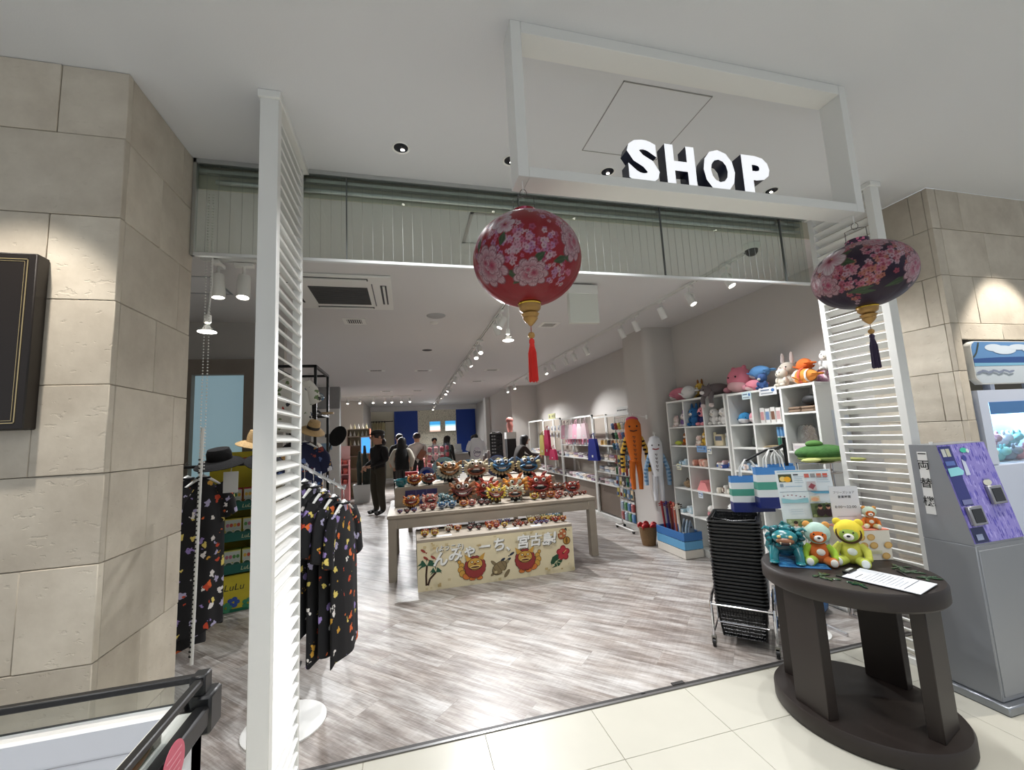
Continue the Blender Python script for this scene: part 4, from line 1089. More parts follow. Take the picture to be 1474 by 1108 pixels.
# ================================================================ MONEY CHANGE MACHINE
cm = thing('change_machine', 'grey money change machine with a purple patterned sloping control panel', 'machine', (3.14, 1.78, 0))
M_mach = mat('machine_grey', (146, 149, 154), 0.38, 0.25)
M_machs = M_mach
part('plinth', MB().rbox(-0.215, 0.215, -0.155, 0.115, 0, 0.045, 0.006), mat('plinth_metal', (150, 154, 160), 0.3, 0.7), cm)
lw = part('lower_cabinet', MB().rbox(-0.19, 0.205, -0.12, 0.115, 0.045, 0.825, 0.004), M_mach, cm)
part('cabinet_door', MB().rbox(-0.175, 0.19, -0.124, -0.118, 0.07, 0.80, 0.002), M_mach, lw)
part('door_lock', MB().cyl((0.17, -0.124, 0.6), (0.17, -0.132, 0.6), 0.010, n=12), M_chrome, lw)
part('side_skin', MB().box(-0.1925, -0.19, -0.118, 0.113, 0.05, 0.82), M_machs, lw)
TOPY, TOPZ, BOTY, BOTZ = -0.02, 1.365, -0.118, 0.832
prof = [(-0.118, 0.825), (-0.118, 0.832), (-0.02, 1.365), (0.115, 1.365), (0.115, 0.825)]
g = MB(); k_ = len(prof)
g.add([(-0.19, y, z) for y, z in prof] + [(0.205, y, z) for y, z in prof], [tuple(range(k_ - 1, -1, -1)), tuple(range(k_, 2 * k_))] + [(i, (i + 1) % k_, (i + 1) % k_ + k_, i + k_) for i in range(k_)])
up_ = part('upper_housing', g, M_machs, cm)
ang = math.atan2(TOPY - BOTY, TOPZ - BOTZ); LEN = math.hypot(TOPY - BOTY, TOPZ - BOTZ)
pm = print_fabric('purple_panel', (140, 130, 206), [(84, 74, 170), (100, 92, 190), (168, 160, 226)], 42, 0.42, stretch=(1.6, 1.6, 0.5), rough=0.25)
pan = part('control_panel', MB().box(-0.188, 0.203, -0.004, 0, 0.004, LEN - 0.004), pm, cm, (0, BOTY, BOTZ), (-ang, 0, 0))
cv = Canvas()
cv.poly([(-0.186, 0.20), (-0.085, 0.20), (-0.09, 0.53), (-0.186, 0.53)], (48, 54, 122)); cv.poly([(-0.186, 0.006), (-0.075, 0.006), (-0.085, 0.085), (-0.186, 0.085)], (38, 44, 84))
cv.rect(-0.175, -0.145, 0.47, 0.515, (214, 216, 210)); cv.rect(-0.14, -0.11, 0.47, 0.515, (206, 206, 180)); cv.rect(-0.178, -0.105, 0.42, 0.445, (96, 120, 190))
cv.poly([(-0.18, 0.36), (-0.075, 0.365), (-0.06, 0.385), (-0.09, 0.41), (-0.18, 0.405)], (150, 222, 232)); cv.rect(-0.165, -0.09, 0.205, 0.232, (120, 124, 170)); cv.rect(-0.165, -0.115, 0.02, 0.05, (150, 160, 190))
cv.poly([(-0.055, 0.36), (-0.02, 0.36), (-0.02, 0.44), (-0.045, 0.45)], (206, 214, 236)); cv.ell(0.0, 0.50, 0.03, 0.014, (70, 200, 170)); cv.ell(0.03, 0.495, 0.012, 0.012, (220, 240, 240)); cv.ell(-0.02, 0.455, 0.018, 0.018, (60, 66, 150))
cv.ell(0.085, 0.31, 0.035, 0.018, (214, 214, 200)); cv.rect(0.06, 0.11, 0.325, 0.332, (120, 120, 170))
cv.part('panel_graphics', pan, (0, -0.004, 0))
for x, z in ((-0.115, 0.10), (0.105, 0.195)):
    f = part('note_slot', MB().rbox(x - 0.055, x + 0.055, -0.024, -0.004, z - 0.005, z + 0.095, 0.004), mat('bezel_grey', (150, 150, 156), 0.3, 0.5), pan)
    part('slot_window', MB().rbox(x - 0.04, x + 0.04, -0.026, -0.023, z + 0.008, z + 0.08, 0.002), mat('slot_black', (12, 12, 14), 0.12), f)
cv = Canvas(); cv.rect(-0.024, 0.024, 0, 0.36, (222, 222, 220)); cv.rect(-0.02, 0.02, 0.345, 0.352, (60, 60, 60))
for i, c_ in enumerate('両替機'): cv.text(c_, 0.060, 0, 0.262 - i * 0.105, (20, 20, 22), bold=0.008)
cv.part('side_sign', cm, (-0.1905, 0.055, 0.965), (0, 0, -PI / 2))
for x in (-0.15, -0.135): part('top_knob', MB().cyl((x, 0.03, 1.365), (x, 0.03, 1.38), 0.005, n=8), M_white, cm)

# ================================================================ CRANE GAME
cg = thing('crane_game', 'white crane game cabinet with lit window and beach scene header', 'machine', (4.0, 2.15, 0))
M_cg = mat('crane_white', (206, 214, 232), 0.35)
part('cabinet_base', MB().rbox(-0.385, 0.385, -0.265, 0.265, 0, 1.20, 0.01), M_cg, cg)
part('window_frame', MB().box(-0.385, -0.30, -0.265, 0.265, 1.20, 1.68).box(0.30, 0.385, -0.265, 0.265, 1.20, 1.68).box(-0.30, 0.30, -0.265, 0.265, 1.60, 1.68).box(-0.30, 0.30, 0.25, 0.265, 1.20, 1.60), M_cg, cg)
part('back_lining', MB().box(-0.30, 0.30, 0.235, 0.25, 1.20, 1.60), mat('lining_aqua', (120, 206, 208), 0.6), cg)
part('window_glass', MB().box(-0.30, 0.30, -0.262, -0.258, 1.20, 1.60), M_clear, cg)
cv = Canvas(); cv.rect(-0.30, 0.30, 1.52, 1.60, (70, 120, 176)); cv.rect(0.04, 0.2, 1.553, 1.568, (150, 186, 216))
cv.part('window_banner', cg, (0, -0.266, 0))
lampo = bpy.data.lights.new('crane_lamp', 'POINT'); lampo.energy = 16; lampo.color = (0.62, 0.85, 1.0); lampo.shadow_soft_size = 0.05
lo = bpy.data.objects.new('crane_lamp', lampo); COL.objects.link(lo); lo.location = (4.0, 2.15, 1.55)
hdr = part('header_board', MB().prism([(-0.37 + 0.05, 1.72), (0.385, 1.72), (0.385, 2.01), (-0.33, 2.01), (-0.36, 1.995), (-0.372, 1.97), (-0.372, 1.76)], -0.265, -0.225), M_white, cg)
part('header_post', MB().box(-0.2, -0.16, -0.24, -0.20, 1.68, 1.75).box(0.2, 0.24, -0.24, -0.20, 1.68, 1.75), M_cg, cg)
cv = Canvas(); q = [(-0.32, 1.725), (0.385, 1.725), (0.385, 2.005), (-0.328, 2.005), (-0.355, 1.99), (-0.366, 1.968), (-0.366, 1.765)]
cv.poly(q, (196, 206, 214)); cv.poly([(-0.366, 1.86), (0.385, 1.86), (0.385, 2.005), (-0.328, 2.005), (-0.355, 1.99), (-0.366, 1.968)], (92, 138, 188))
cv.poly([(-0.366, 1.855), (0.385, 1.855), (0.385, 1.905), (-0.1, 1.90), (-0.366, 1.89)], (34, 74, 136)); cv.poly([(-0.366, 1.84), (0.385, 1.845), (0.385, 1.86), (-0.366, 1.862)], (120, 176, 206))
for x, z, a, b in ((-0.15, 1.965, 0.09, 0.025), (-0.05, 1.95, 0.12, 0.03), (0.1, 1.97, 0.10, 0.02), (0.25, 1.955, 0.12, 0.03)): cv.ell(x, z, a, b, (206, 218, 230))
cv.line([(-0.366, 1.90), (-0.33, 1.93), (-0.30, 1.985), (-0.295, 2.0)], 0.012, (60, 70, 60))
for k in range(7): cv.ell(-0.33 + k * 0.05, 1.80 + 0.006 * (k % 2), 0.035, 0.008, (128, 138, 160), 12, rot=0.2 * (-1) ** k)
cv.part('beach_picture', hdr, (0, -0.2655, 0))
pz = [('white', (232, 238, 240)), ('aqua', (150, 214, 214)), ('grey', (150, 160, 176)), ('pink', (228, 170, 180))]
for k in range(22):
    nm, cc = pz[k % 4 if k % 7 else 0]
    x, y, z = (-0.23 + 0.115 * (k % 5), -0.16 + 0.125 * (k // 5), 1.20) if k < 14 else (-0.17 + 0.115 * ((k - 14) % 4), -0.10 + 0.125 * ((k - 14) // 4), 1.285)
    t = thing('prize_plush', 'small %s prize plush heaped inside the crane game' % nm, 'plush toy', (4.0 + x, 2.15 + y, z), rnd.uniform(-0.2, 0.2), 'crane game %s prizes' % nm)
    part('body', MB().ell((0, 0, 0.045), (0.055, 0.045, 0.045), 12, 8), C(*cc, 0.9), t)
    part('head', MB().ell((0, -0.045, 0.07), (0.035, 0.03, 0.03), 10, 7), C(*cc, 0.9), t)
    part('ears', MB().ell((-0.025, -0.04, 0.1), (0.012, 0.01, 0.018), 8, 5).ell((0.025, -0.04, 0.1), (0.012, 0.01, 0.018), 8, 5), C(*cc, 0.9), t)
part('claw', MB().cyl((0.1, 0, 1.60), (0.1, 0, 1.50), 0.008, n=8).lathe([(0.03, 1.50), (0.03, 1.46), (0.01, 1.45)], 12, (0.1, 0, 0)).tube([(0.1, -0.02, 1.46), (0.1, -0.06, 1.42), (0.1, -0.03, 1.38)], 0.006, 6).tube([(0.1, 0.02, 1.46), (0.1, 0.06, 1.42), (0.1, 0.03, 1.38)], 0.006, 6), M_chrome, cg)

# ================================================================ ICE CREAM FREEZER AND WALL PANEL
FZ0 = 0.07
fz = thing('display_freezer', 'white chest freezer with black rails and a glass guard', 'freezer', (-1.12, 0.92, 0))
M_frw = mat('freezer_white', (222, 224, 228), 0.35)
HX, HY = 0.60, 0.395
part('cabinet', MB().box(-HX, HX, -HY, HY, 0.06, 0.50).box(-HX, -HX + 0.05, -HY, HY, 0.5, 0.91).box(HX - 0.05, HX, -HY, HY, 0.5, 0.91).box(-HX, HX, -HY, -HY + 0.05, 0.5, 0.91).box(-HX, HX, HY - 0.05, HY, 0.5, 0.91), M_frw, fz)
part('liner', MB().box(-HX + 0.05, HX - 0.05, -HY + 0.05, -HY + 0.054, 0.5, 0.92).box(-HX + 0.05, HX - 0.05, HY - 0.054, HY - 0.05, 0.5, 0.92).box(HX - 0.054, HX - 0.05, -HY + 0.05, HY - 0.05, 0.5, 0.92).box(-HX + 0.05, -HX + 0.054, -HY + 0.05, HY - 0.05, 0.5, 0.92).box(-HX + 0.05, HX - 0.05, -HY + 0.05, HY - 0.05, 0.5, 0.51), M_frw, fz)
part('top_edge', MB().box(-HX, HX, HY - 0.05, HY, 0.91, 0.92).box(HX - 0.05, HX, -HY, HY, 0.91, 0.92).box(-HX, HX, -HY, -HY + 0.05, 0.91, 0.92), C(238, 238, 236, 0.4), fz)
part('rubber_edge', MB().rbox(HX - 0.004, HX + 0.03, -HY, HY + 0.02, 0.875, 0.925, 0.006).rbox(-HX, HX, HY - 0.002, HY + 0.006, 0.908, 0.922, 0.002), M_black, fz)
part('corner_block', MB().rbox(HX - 0.015, HX + 0.034, HY - 0.04, HY + 0.028, 0.855, 0.945, 0.006), M_black, fz)
part('guard_rail', MB().rbox(-HX, HX + 0.012, HY - 0.012, HY + 0.008, 0.968, 0.984, 0.003).rbox(HX - 0.008, HX + 0.012, -HY, HY, 0.968, 0.984, 0.003).rbox(HX - 0.02, HX + 0.016, HY - 0.03, HY + 0.012, 0.92, 0.99, 0.004), M_black, fz)
part('guard_glass', MB().box(-HX, HX - 0.02, HY - 0.004, HY, 0.92, 0.97), M_clear, fz)
part('side_glass', MB().box(HX, HX + 0.004, -HY, HY - 0.03, 0.92, 0.97), M_clear, fz)
cv = Canvas(); cv.line([(-0.55, 0.705), (-0.42, 0.725), (-0.30, 0.73)], 0.006, (60, 84, 160)); cv.line([(-0.30, 0.735), (-0.27, 0.737)], 0.006, (40, 50, 90)); cv.ell(-0.36, 0.775, 0.008, 0.004, (60, 60, 66))
cv.line([(-0.55, 0.80), (0.24, 0.80)], 0.002, (160, 160, 164))
cv.part('liner_marks', fz, (0.28, HY - 0.0545, 0.06))
pt = thing('photo_card', 'brown and green photo card leaning against the freezer side glass', 'card', (-0.535, 1.02, 0.922), PI / 2)
part('card', MB().box(-0.14, 0.14, 0, 0.003, 0, 0.05), C(210, 206, 196), pt)
cv = Canvas(); cv.rect(-0.135, 0.135, 0.002, 0.048, (70, 74, 44)); cv.ell(0.02, 0.016, 0.08, 0.012, (150, 104, 60)); cv.ell(-0.06, 0.022, 0.04, 0.014, (176, 130, 76)); cv.ell(0.08, 0.03, 0.05, 0.014, (96, 92, 50))
cv.part('photo', pt)
stx = solo('round_sticker', MB().at(rot=(0, PI / 2, 0)).lathe([(0.0, 0.001), (0.045, 0.001), (0.045, 0.0)], 28, cap=False), C(208, 96, 116, 0.5), 'pink oval sticker on the outside of the freezer side', 'sticker', (-0.4885, 1.11, 0.90), (0, 0, 0))
cv = Canvas(0.0003)
for k in range(4): cv.line([(-0.03 + 0.004 * k, 0.02 - k * 0.014), (0.03 - 0.003 * k, 0.022 - k * 0.013)], 0.003, (232, 160, 172))
cv.part('sticker_lines', stx, (0.0012, 0, 0), (0, 0, PI / 2))
wp = thing('wall_panel', 'dark brown framed board with a thin gold double border on the stone', 'board', (-1.74, 1.857, 1.655))
part('board', MB().rbox(-0.46, 0.46, -0.055, 0.0, 0, 0.634, 0.004), mat('dark_board', (30, 23, 19), 0.4), wp)
def border(g, a, x0, x1, z0, z1, w, y):
    g.box(x0, x1, y, y + 0.002, z0, z0 + w).box(x0, x1, y, y + 0.002, z1 - w, z1).box(x0, x0 + w, y, y + 0.002, z0, z1).box(x1 - w, x1, y, y + 0.002, z0, z1)
g = MB(); border(g, 0, -0.435, 0.435, 0.022, 0.612, 0.003, -0.0565); border(g, 0, -0.426, 0.426, 0.031, 0.603, 0.0015, -0.0565)
part('gold_border', g, mat('pale_gold', (206, 186, 140), 0.3, 0.7), wp)
# ================================================================ CENTRAL DISPLAY TABLE, BENCH AND LION-DOGS
tb = thing('display_table', 'pale wood display table with stepped shelf full of lion-dog figurines', 'table', (1.03, 5.65, 0))
TBZ = 0.715
part('tabletop', MB().rbox(-1.27, 1.27, -0.65, 0.65, TBZ - 0.035, TBZ, 0.003), M_wood, tb)
part('apron', MB().box(-1.25, 1.25, -0.635, -0.605, TBZ - 0.15, TBZ - 0.035).box(-1.25, 1.25, 0.605, 0.635, TBZ - 0.15, TBZ - 0.035).box(-1.25, -1.22, -0.605, 0.605, TBZ - 0.15, TBZ - 0.035).box(1.22, 1.25, -0.605, 0.605, TBZ - 0.15, TBZ - 0.035), M_wood, tb)
for sx in (-1, 1):
    for sy in (-1, 1):
        part('leg', MB().rbox(1.215 * sx - 0.045, 1.215 * sx + 0.045, 0.595 * sy - 0.045, 0.595 * sy + 0.045, 0, TBZ - 0.035, 0.003), M_wood, tb)
TRZ = 0.955
part('riser', MB().rbox(-1.20, 0.95, -0.06, 0.62, TBZ, TRZ, 0.003), M_wood, tb)
bn = thing('display_bench', 'low wood bench with a printed welcome banner on its front', 'bench', (0.935, 4.92, 0))
BNZ = 0.51
part('seat', MB().rbox(-0.862, 0.862, -0.315, 0.26, BNZ - 0.03, BNZ, 0.002), M_wood, bn)
part('end_panel', MB().box(-0.86, -0.83, -0.29, 0.25, 0, BNZ - 0.03), M_wood, bn); part('end_panel', MB().box(0.83, 0.86, -0.29, 0.25, 0, BNZ - 0.03), M_wood, bn)
part('back_panel', MB().box(-0.83, 0.83, 0.22, 0.25, 0, BNZ - 0.03), M_wood, bn)
bm_ = print_fabric('parchment_blocks', (226, 214, 180), [(214, 196, 150), (222, 206, 166), (204, 184, 136), (228, 216, 184)], 26, 0.5, 0.3, rough=0.7)
bb = part('banner_board', MB().box(-0.862, 0.862, -0.32, -0.312, 0.0, BNZ - 0.03), mat('parchment', (228, 215, 180), 0.7, var=0.10, vscale=4), bn)
cv = Canvas(0.0006)
PX = lambda x: -0.862 + x / 1340 * 1.724          # crop-pixel to board x (60..1400 of the zoom)
for k in range(46):
    x = rnd.choice((rnd.uniform(-0.85, -0.55), rnd.uniform(0.45, 0.85), rnd.uniform(-0.4, 0.4))); z = rnd.choice((rnd.uniform(0.01, 0.10), rnd.uniform(0.38, 0.47)))
    s_ = rnd.uniform(0.015, 0.028); cv.rect(x, min(0.86, x + s_ * 1.3), z, min(0.478, z + s_), rnd.choice(((214, 198, 156), (204, 186, 140), (222, 210, 176), (196, 172, 122))))
cv.part('parchment_blocks', bb, (0, -0.3205, 0), rough=0.7)
CV = cv = Canvas(0.0006); cv.y = -0.0006
def flush(name):
    global cv
    cv.part(name, bb, (0, -0.3215, 0), rough=0.7); cv = Canvas(0.0002)
def lettering(s_, size, x, z, bold=0.03, shear=0.12):
    cv = CV; cv.text(s_, size, x + 0.006, z - 0.006, (96, 92, 84), bold=bold, shear=shear); cv.text(s_, size, x, z, (246, 246, 242), bold=bold, shear=shear)
lettering('(ようこそ)', 0.062, -0.525, 0.385, 0.02)
for ch, x, z, sz in (('ん', -0.63, 0.245, 0.155), ('み', -0.475, 0.275, 0.15), ('ゃ', -0.32, 0.30, 0.145), ('ー', -0.16, 0.325, 0.14), ('ち', 0.0, 0.325, 0.15), ('、', 0.14, 0.315, 0.13), ('宮', 0.27, 0.325, 0.15), ('古', 0.415, 0.335, 0.14), ('島', 0.555, 0.325, 0.145), ('!', 0.635, 0.335, 0.165)):
    lettering(ch, sz, x, z)
flush('lettering')
def palm(x, z, h, lean):
    cv.line([(x, z), (x - 0.004 + lean * 0.3, z + h * 0.5), (x + lean, z + h)], 0.02, (62, 40, 24))
    for a in (0.2, 0.8, 1.5, 2.2, 2.9, -0.3, 3.5):
        p = (x + lean, z + h); L = h * 0.55
        q = (p[0] + L * math.cos(a), p[1] + L * 0.7 * math.sin(a) - L * 0.15)
        m = ((p[0] + q[0]) / 2 - 0.012 * math.sin(a), (p[1] + q[1]) / 2 + 0.03)
        cv.poly([p, (m[0] + 0.006, m[1] - 0.022), q, (m[0], m[1] + 0.008)] if math.cos(a) > 0 else [p, (m[0], m[1] + 0.008), q, (m[0] - 0.006, m[1] - 0.022)], (36, 84, 62))
palm(-0.775, 0.055, 0.195, 0.01); flush('palm_print'); palm(-0.76, 0.055, 0.12, 0.085); flush('palm_print')
def fish(x, z, a, c, s_=0.03):
    cv.ell(x, z, s_, s_ * 0.42, c, 14, rot=a); b = (x - s_ * math.cos(a) * 0.9, z - s_ * math.sin(a) * 0.9)
    cv.poly([b, (b[0] - s_ * 0.7 * math.cos(a + 0.5), b[1] - s_ * 0.7 * math.sin(a + 0.5)), (b[0] - s_ * 0.7 * math.cos(a - 0.5), b[1] - s_ * 0.7 * math.sin(a - 0.5))], c)
for x, z in ((-0.80, 0.40), (-0.775, 0.325), (-0.70, 0.325)): fish(x, z, 2.5, (150, 58, 46)); flush('fish_print')
for x, z in ((0.04, 0.215), (0.105, 0.21), (0.145, 0.265)): fish(x, z, 0.5, (36, 48, 66)); flush('fish_print')
def liondog(x, z, s_, flip):
    m = -1 if flip else 1
    G, R_, O_, K = (206, 158, 70), (150, 54, 52), (214, 124, 58), (70, 34, 26)
    E_ = lambda dx, dz, rx, rz, c, n=16, rot=0: cv.ell(x + m * dx * s_, z + dz * s_, rx * s_, rz * s_, c, n, rot * m)
    for dx, dz, r in ((0.62, 0.55, 0.12), (0.66, 0.35, 0.14), (0.58, 0.16, 0.15), (0.72, 0.72, 0.08)): E_(dx, dz, r + 0.02, r + 0.02, K); E_(dx, dz, r, r, G)
    E_(0.35, 0.02, 0.24, 0.17, K); E_(0.35, 0.02, 0.22, 0.15, O_); E_(-0.25, -0.12, 0.17, 0.11, K); E_(-0.25, -0.12, 0.15, 0.09, O_); E_(0.10, -0.12, 0.17, 0.11, K); E_(0.10, -0.12, 0.15, 0.09, O_)
    for k in range(14):
        a = 2 * PI * k / 14; E_(-0.05 + 0.40 * math.cos(a), 0.42 + 0.38 * math.sin(a), 0.16, 0.16, K)
    for k in range(14):
        a = 2 * PI * k / 14; E_(-0.05 + 0.40 * math.cos(a), 0.42 + 0.38 * math.sin(a), 0.14, 0.14, R_)
    E_(-0.05, 0.3, 0.36, 0.3, R_)
    for sx in (-1, 1): cv.poly([(x + (m * -0.05 + sx * 0.16) * s_, z + 0.82 * s_), (x + (m * -0.05 + sx * 0.52) * s_, z + 1.06 * s_), (x + (m * -0.05 + sx * 0.40) * s_, z + 0.70 * s_)], G)
    E_(-0.05, 0.55, 0.38, 0.30, K); E_(-0.05, 0.55, 0.36, 0.28, G); E_(-0.05, 0.42, 0.30, 0.13, K); E_(-0.05, 0.43, 0.28, 0.10, (226, 190, 110)); E_(-0.05, 0.41, 0.22, 0.04, K)
    for sx in (-0.15, 0.15): E_(-0.05 + sx, 0.66, 0.08, 0.06, K, 10); E_(-0.05 + sx, 0.665, 0.05, 0.035, (240, 230, 190), 10)
    E_(-0.05, 0.56, 0.08, 0.05, (120, 60, 30), 10)
liondog(-0.275, 0.09, 0.215, True); flush('lion_dog_print'); liondog(0.30, 0.10, 0.215, False); flush('lion_dog_print')
# sea turtle, mango, hibiscus and leaf
for a, rx, rz, dx, dz in ((0.9, 0.05, 0.02, 0.08, -0.06), (2.4, 0.05, 0.018, -0.055, 0.055), (0.6, 0.03, 0.014, -0.075, -0.05), (-0.2, 0.04, 0.016, 0.05, 0.055)): cv.ell(0.0 + dx, 0.13 + dz, rx, rz, (128, 112, 82), 12, rot=a)
cv.ell(0.085, 0.19, 0.026, 0.02, (150, 136, 104), 12, rot=0.6); cv.ell(0, 0.135, 0.092, 0.062, (84, 70, 48), 20, rot=0.55); cv.ell(0, 0.137, 0.084, 0.054, (138, 120, 86), 20, rot=0.55)
for k in range(-1, 2): cv.line([(0.045 * k - 0.03, 0.135 + 0.025 * k + 0.045), (0.045 * k + 0.03, 0.135 + 0.025 * k - 0.045)], 0.004, (90, 76, 52))
flush('turtle_print')
cv.ell(0.735, 0.41, 0.05, 0.062, (96, 48, 32), 16, rot=-0.5); cv.ell(0.735, 0.41, 0.045, 0.057, (190, 110, 66), 16, rot=-0.5); cv.poly([(0.765, 0.465), (0.79, 0.475), (0.80, 0.435)], (40, 50, 36))
cv.ell(0.785, 0.335, 0.045, 0.045, (90, 60, 24), 16); cv.ell(0.785, 0.335, 0.038, 0.036, (176, 130, 54), 16); cv.ell(0.785, 0.335, 0.012, 0.034, (110, 76, 30), 10)
flush('mango_print')
lf = [(0.60, 0.06), (0.58, 0.12), (0.605, 0.175), (0.66, 0.20), (0.715, 0.18), (0.72, 0.12), (0.68, 0.075)]
cv.poly(lf, (34, 78, 52))
for k in range(5): cv.line([(0.645, 0.125), (0.60 + 0.03 * k, 0.07 + 0.03 * (k % 2)) if k < 3 else (0.70, 0.10 + 0.05 * (k - 3))], 0.006, (206, 206, 166))
flush('leaf_print')
for k in range(5):
    a = 2 * PI * k / 5 + 0.3; cv.ell(0.735 + 0.04 * math.cos(a), 0.205 + 0.043 * math.sin(a), 0.042, 0.036, (140, 34, 44), 14, rot=a)
for k in range(5):
    a = 2 * PI * k / 5 + 0.3; cv.ell(0.735 + 0.036 * math.cos(a), 0.205 + 0.038 * math.sin(a), 0.034, 0.028, (184, 52, 62), 14, rot=a)
cv.ell(0.735, 0.205, 0.014, 0.014, (110, 20, 30), 10); cv.line([(0.735, 0.205), (0.775, 0.235)], 0.006, (230, 190, 120))
flush('hibiscus_print')

# ---- lion-dog figurine prototypes, 1 unit tall, facing -y
SH_KEYS = ('sh_body', 'sh_mane', 'sh_face', 'sh_lip')
sh_m = {k: mat(k, c, 0.38, coat=0.3) for k, c in zip(SH_KEYS, ((120, 60, 40), (220, 214, 190), (190, 120, 60), (150, 40, 36)))}
sh_w = mat('sh_white', (240, 238, 228), 0.35, coat=0.3); sh_k = mat('sh_black', (14, 12, 12), 0.25)
def shisa_proto(kind, horned=False, tall=False):
    t = thing('lion_dog_figurine', 'x', 'figurine')
    b = MB().ell((0, 0.06, 0.20), (0.24, 0.20, 0.20), 14, 9)
    for s in (-1, 1):
        b.tube([(0.15 * s, -0.08, 0.22), (0.17 * s, -0.13, 0.06)], [0.10, 0.085], 8)
    b.tube([(0, 0.22, 0.2), (0.02, 0.32, 0.4), (0, 0.27, 0.6), (0, 0.2, 0.66)], [0.08, 0.11, 0.10, 0.02], 8)
    part('body', b, sh_m['sh_body'], t)
    for s in (-1, 1):
        f = MB()
        for q in (-1, 0, 1): f.ell((0.17 * s + q * 0.055, -0.19, 0.045), (0.034, 0.06, 0.045), 7, 5)
        part('paw', f, sh_w, t)
    g = MB()
    n = 15
    for k in range(n):
        a = PI * 0.86 + (PI * 1.28) * k / (n - 1) if not tall else 2 * PI * k / n
        c = Vector((0.38 * math.cos(a), -0.10, 0.53 + 0.24 * math.sin(a)))
        e = Vector((0.56 * math.cos(a), -0.20, 0.53 + 0.36 * math.sin(a)))
        g.tube([c, (c + e) / 2, e], [0.05, 0.066, 0.012], 6)
    part('under_mane', MB().at((0, -0.02, 0.53), (PI / 2, 0, 0)).lathe([(0.0, -0.05), (0.44, -0.05), (0.47, 0.0), (0.44, 0.06), (0.0, 0.06)], 20, cap=False, sy=0.66), sh_k, t)
    part('mane', g, sh_m['sh_mane'], t)
    h = part('head', MB().ell((0, 0, 0.60), (0.40, 0.26, 0.27), 18, 11), sh_m['sh_face'], t)
    if kind == 'open':
        part('lips', MB().tube([(0.34 * math.cos(a), -0.24 - 0.05 * math.cos(a * 2) * 0.2, 0.47 + (0.05 if math.sin(a) > 0 else 0.17) * math.sin(a)) for a in [2 * PI * k / 22 for k in range(22)]], 0.045, 7, closed=True), sh_m['sh_lip'], h)
        part('mouth', MB().ell((0, -0.215, 0.43), (0.31, 0.06, 0.115), 14, 8), sh_k, h)
        tw = [(0.055 * k, 0.505, 0.06) for k in range(-5, 6)]
    else:
        part('lips', MB().tube([(0.40 * u, -0.27 + 0.11 * u * u, 0.375 + 0.24 * u * u) for u in [-1 + 2 * k / 14 for k in range(15)]], [0.03 + 0.03 * (1 - abs(-1 + 2 * k / 14)) for k in range(15)], 7)
             .tube([(0.40 * u, -0.27 + 0.11 * u * u, 0.52 + 0.13 * u * u) for u in [-1 + 2 * k / 14 for k in range(15)]], 0.035, 7), sh_m['sh_lip'], h)
        part('mouth', MB().ell((0, -0.20, 0.46), (0.38, 0.075, 0.10), 14, 7), sh_k, h)
        tw = [(0.062 * k, 0.448 + 0.17 * (0.062 * k / 0.4) ** 2, 0.085) for k in range(-5, 6)]
    tg = MB()
    for x, z, hh in tw:
        y = -0.285 + 0.16 * (x / 0.4) ** 2
        tg.box(x - 0.024, x + 0.024, y, y + 0.03, z - hh / 2, z + hh / 2)
    part('teeth', tg, sh_w, h)
    part('nose', MB().ell((0, -0.27, 0.62), (0.10, 0.06, 0.05), 10, 7), sh_m['sh_lip'], h)
    for s in (-1, 1):
        e = part('eye', MB().ell((0.16 * s, -0.20, 0.74), (0.088, 0.075, 0.088), 12, 8), sh_w, h)
        part('pupil', MB().ell((0.155 * s, -0.262, 0.735), (0.048, 0.025, 0.05), 10, 6), sh_k, e)
        part('brow', MB().tube([(0.05 * s, -0.2, 0.83), (0.16 * s, -0.2, 0.87), (0.27 * s, -0.15, 0.82)], [0.03, 0.04, 0.015], 6), sh_m['sh_mane'], h)
        part('ear', MB().tube([(0.33 * s, 0, 0.70), (0.47 * s, -0.03, 0.80), (0.50 * s, -0.05, 0.88)], [0.07, 0.085, 0.03], 8), sh_m['sh_face'] if not horned else sh_m['sh_mane'], h)
        if horned: part('horn', MB().tube([(0.14 * s, 0.02, 0.82), (0.22 * s, 0.0, 0.98), (0.34 * s, -0.02, 1.06)], [0.08, 0.07, 0.02], 8), sh_m['sh_face'], h)
    return t
PRO = {('smile', 0): shisa_proto('smile'), ('open', 0): shisa_proto('open'), ('smile', 1): shisa_proto('smile', True, True), ('open', 1): shisa_proto('open', True, True)}
PAL = {'gold': ((30, 26, 22), (222, 220, 196), (176, 112, 48), (206, 140, 70)), 'tan': ((34, 26, 24), (214, 208, 180), (206, 190, 160), (190, 104, 62)),
       'blue': ((16, 20, 30), (206, 194, 148), (74, 104, 136), (70, 150, 206)), 'sky': ((52, 110, 168), (232, 236, 240), (90, 160, 208), (50, 90, 150)),
       'orange': ((150, 54, 30), (232, 160, 70), (214, 110, 40), (176, 50, 34)), 'red': ((110, 30, 26), (206, 92, 60), (168, 52, 38), (190, 40, 36)),
       'brown': ((72, 40, 30), (168, 110, 74), (134, 78, 52), (150, 50, 40)), 'yellow': ((150, 110, 40), (236, 206, 90), (226, 178, 60), (190, 70, 40)),
       'teal': ((24, 66, 76), (150, 178, 176), (60, 110, 120), (40, 80, 90)), 'black': ((20, 20, 22), (70, 70, 72), (38, 38, 40), (170, 60, 50)),
       'pink': ((150, 60, 60), (236, 190, 170), (222, 130, 110), (196, 50, 60)), 'navy': ((30, 36, 90), (120, 130, 190), (52, 66, 140), (180, 60, 70)),
       'green': ((30, 70, 50), (210, 190, 90), (60, 120, 90), (200, 120, 50))}
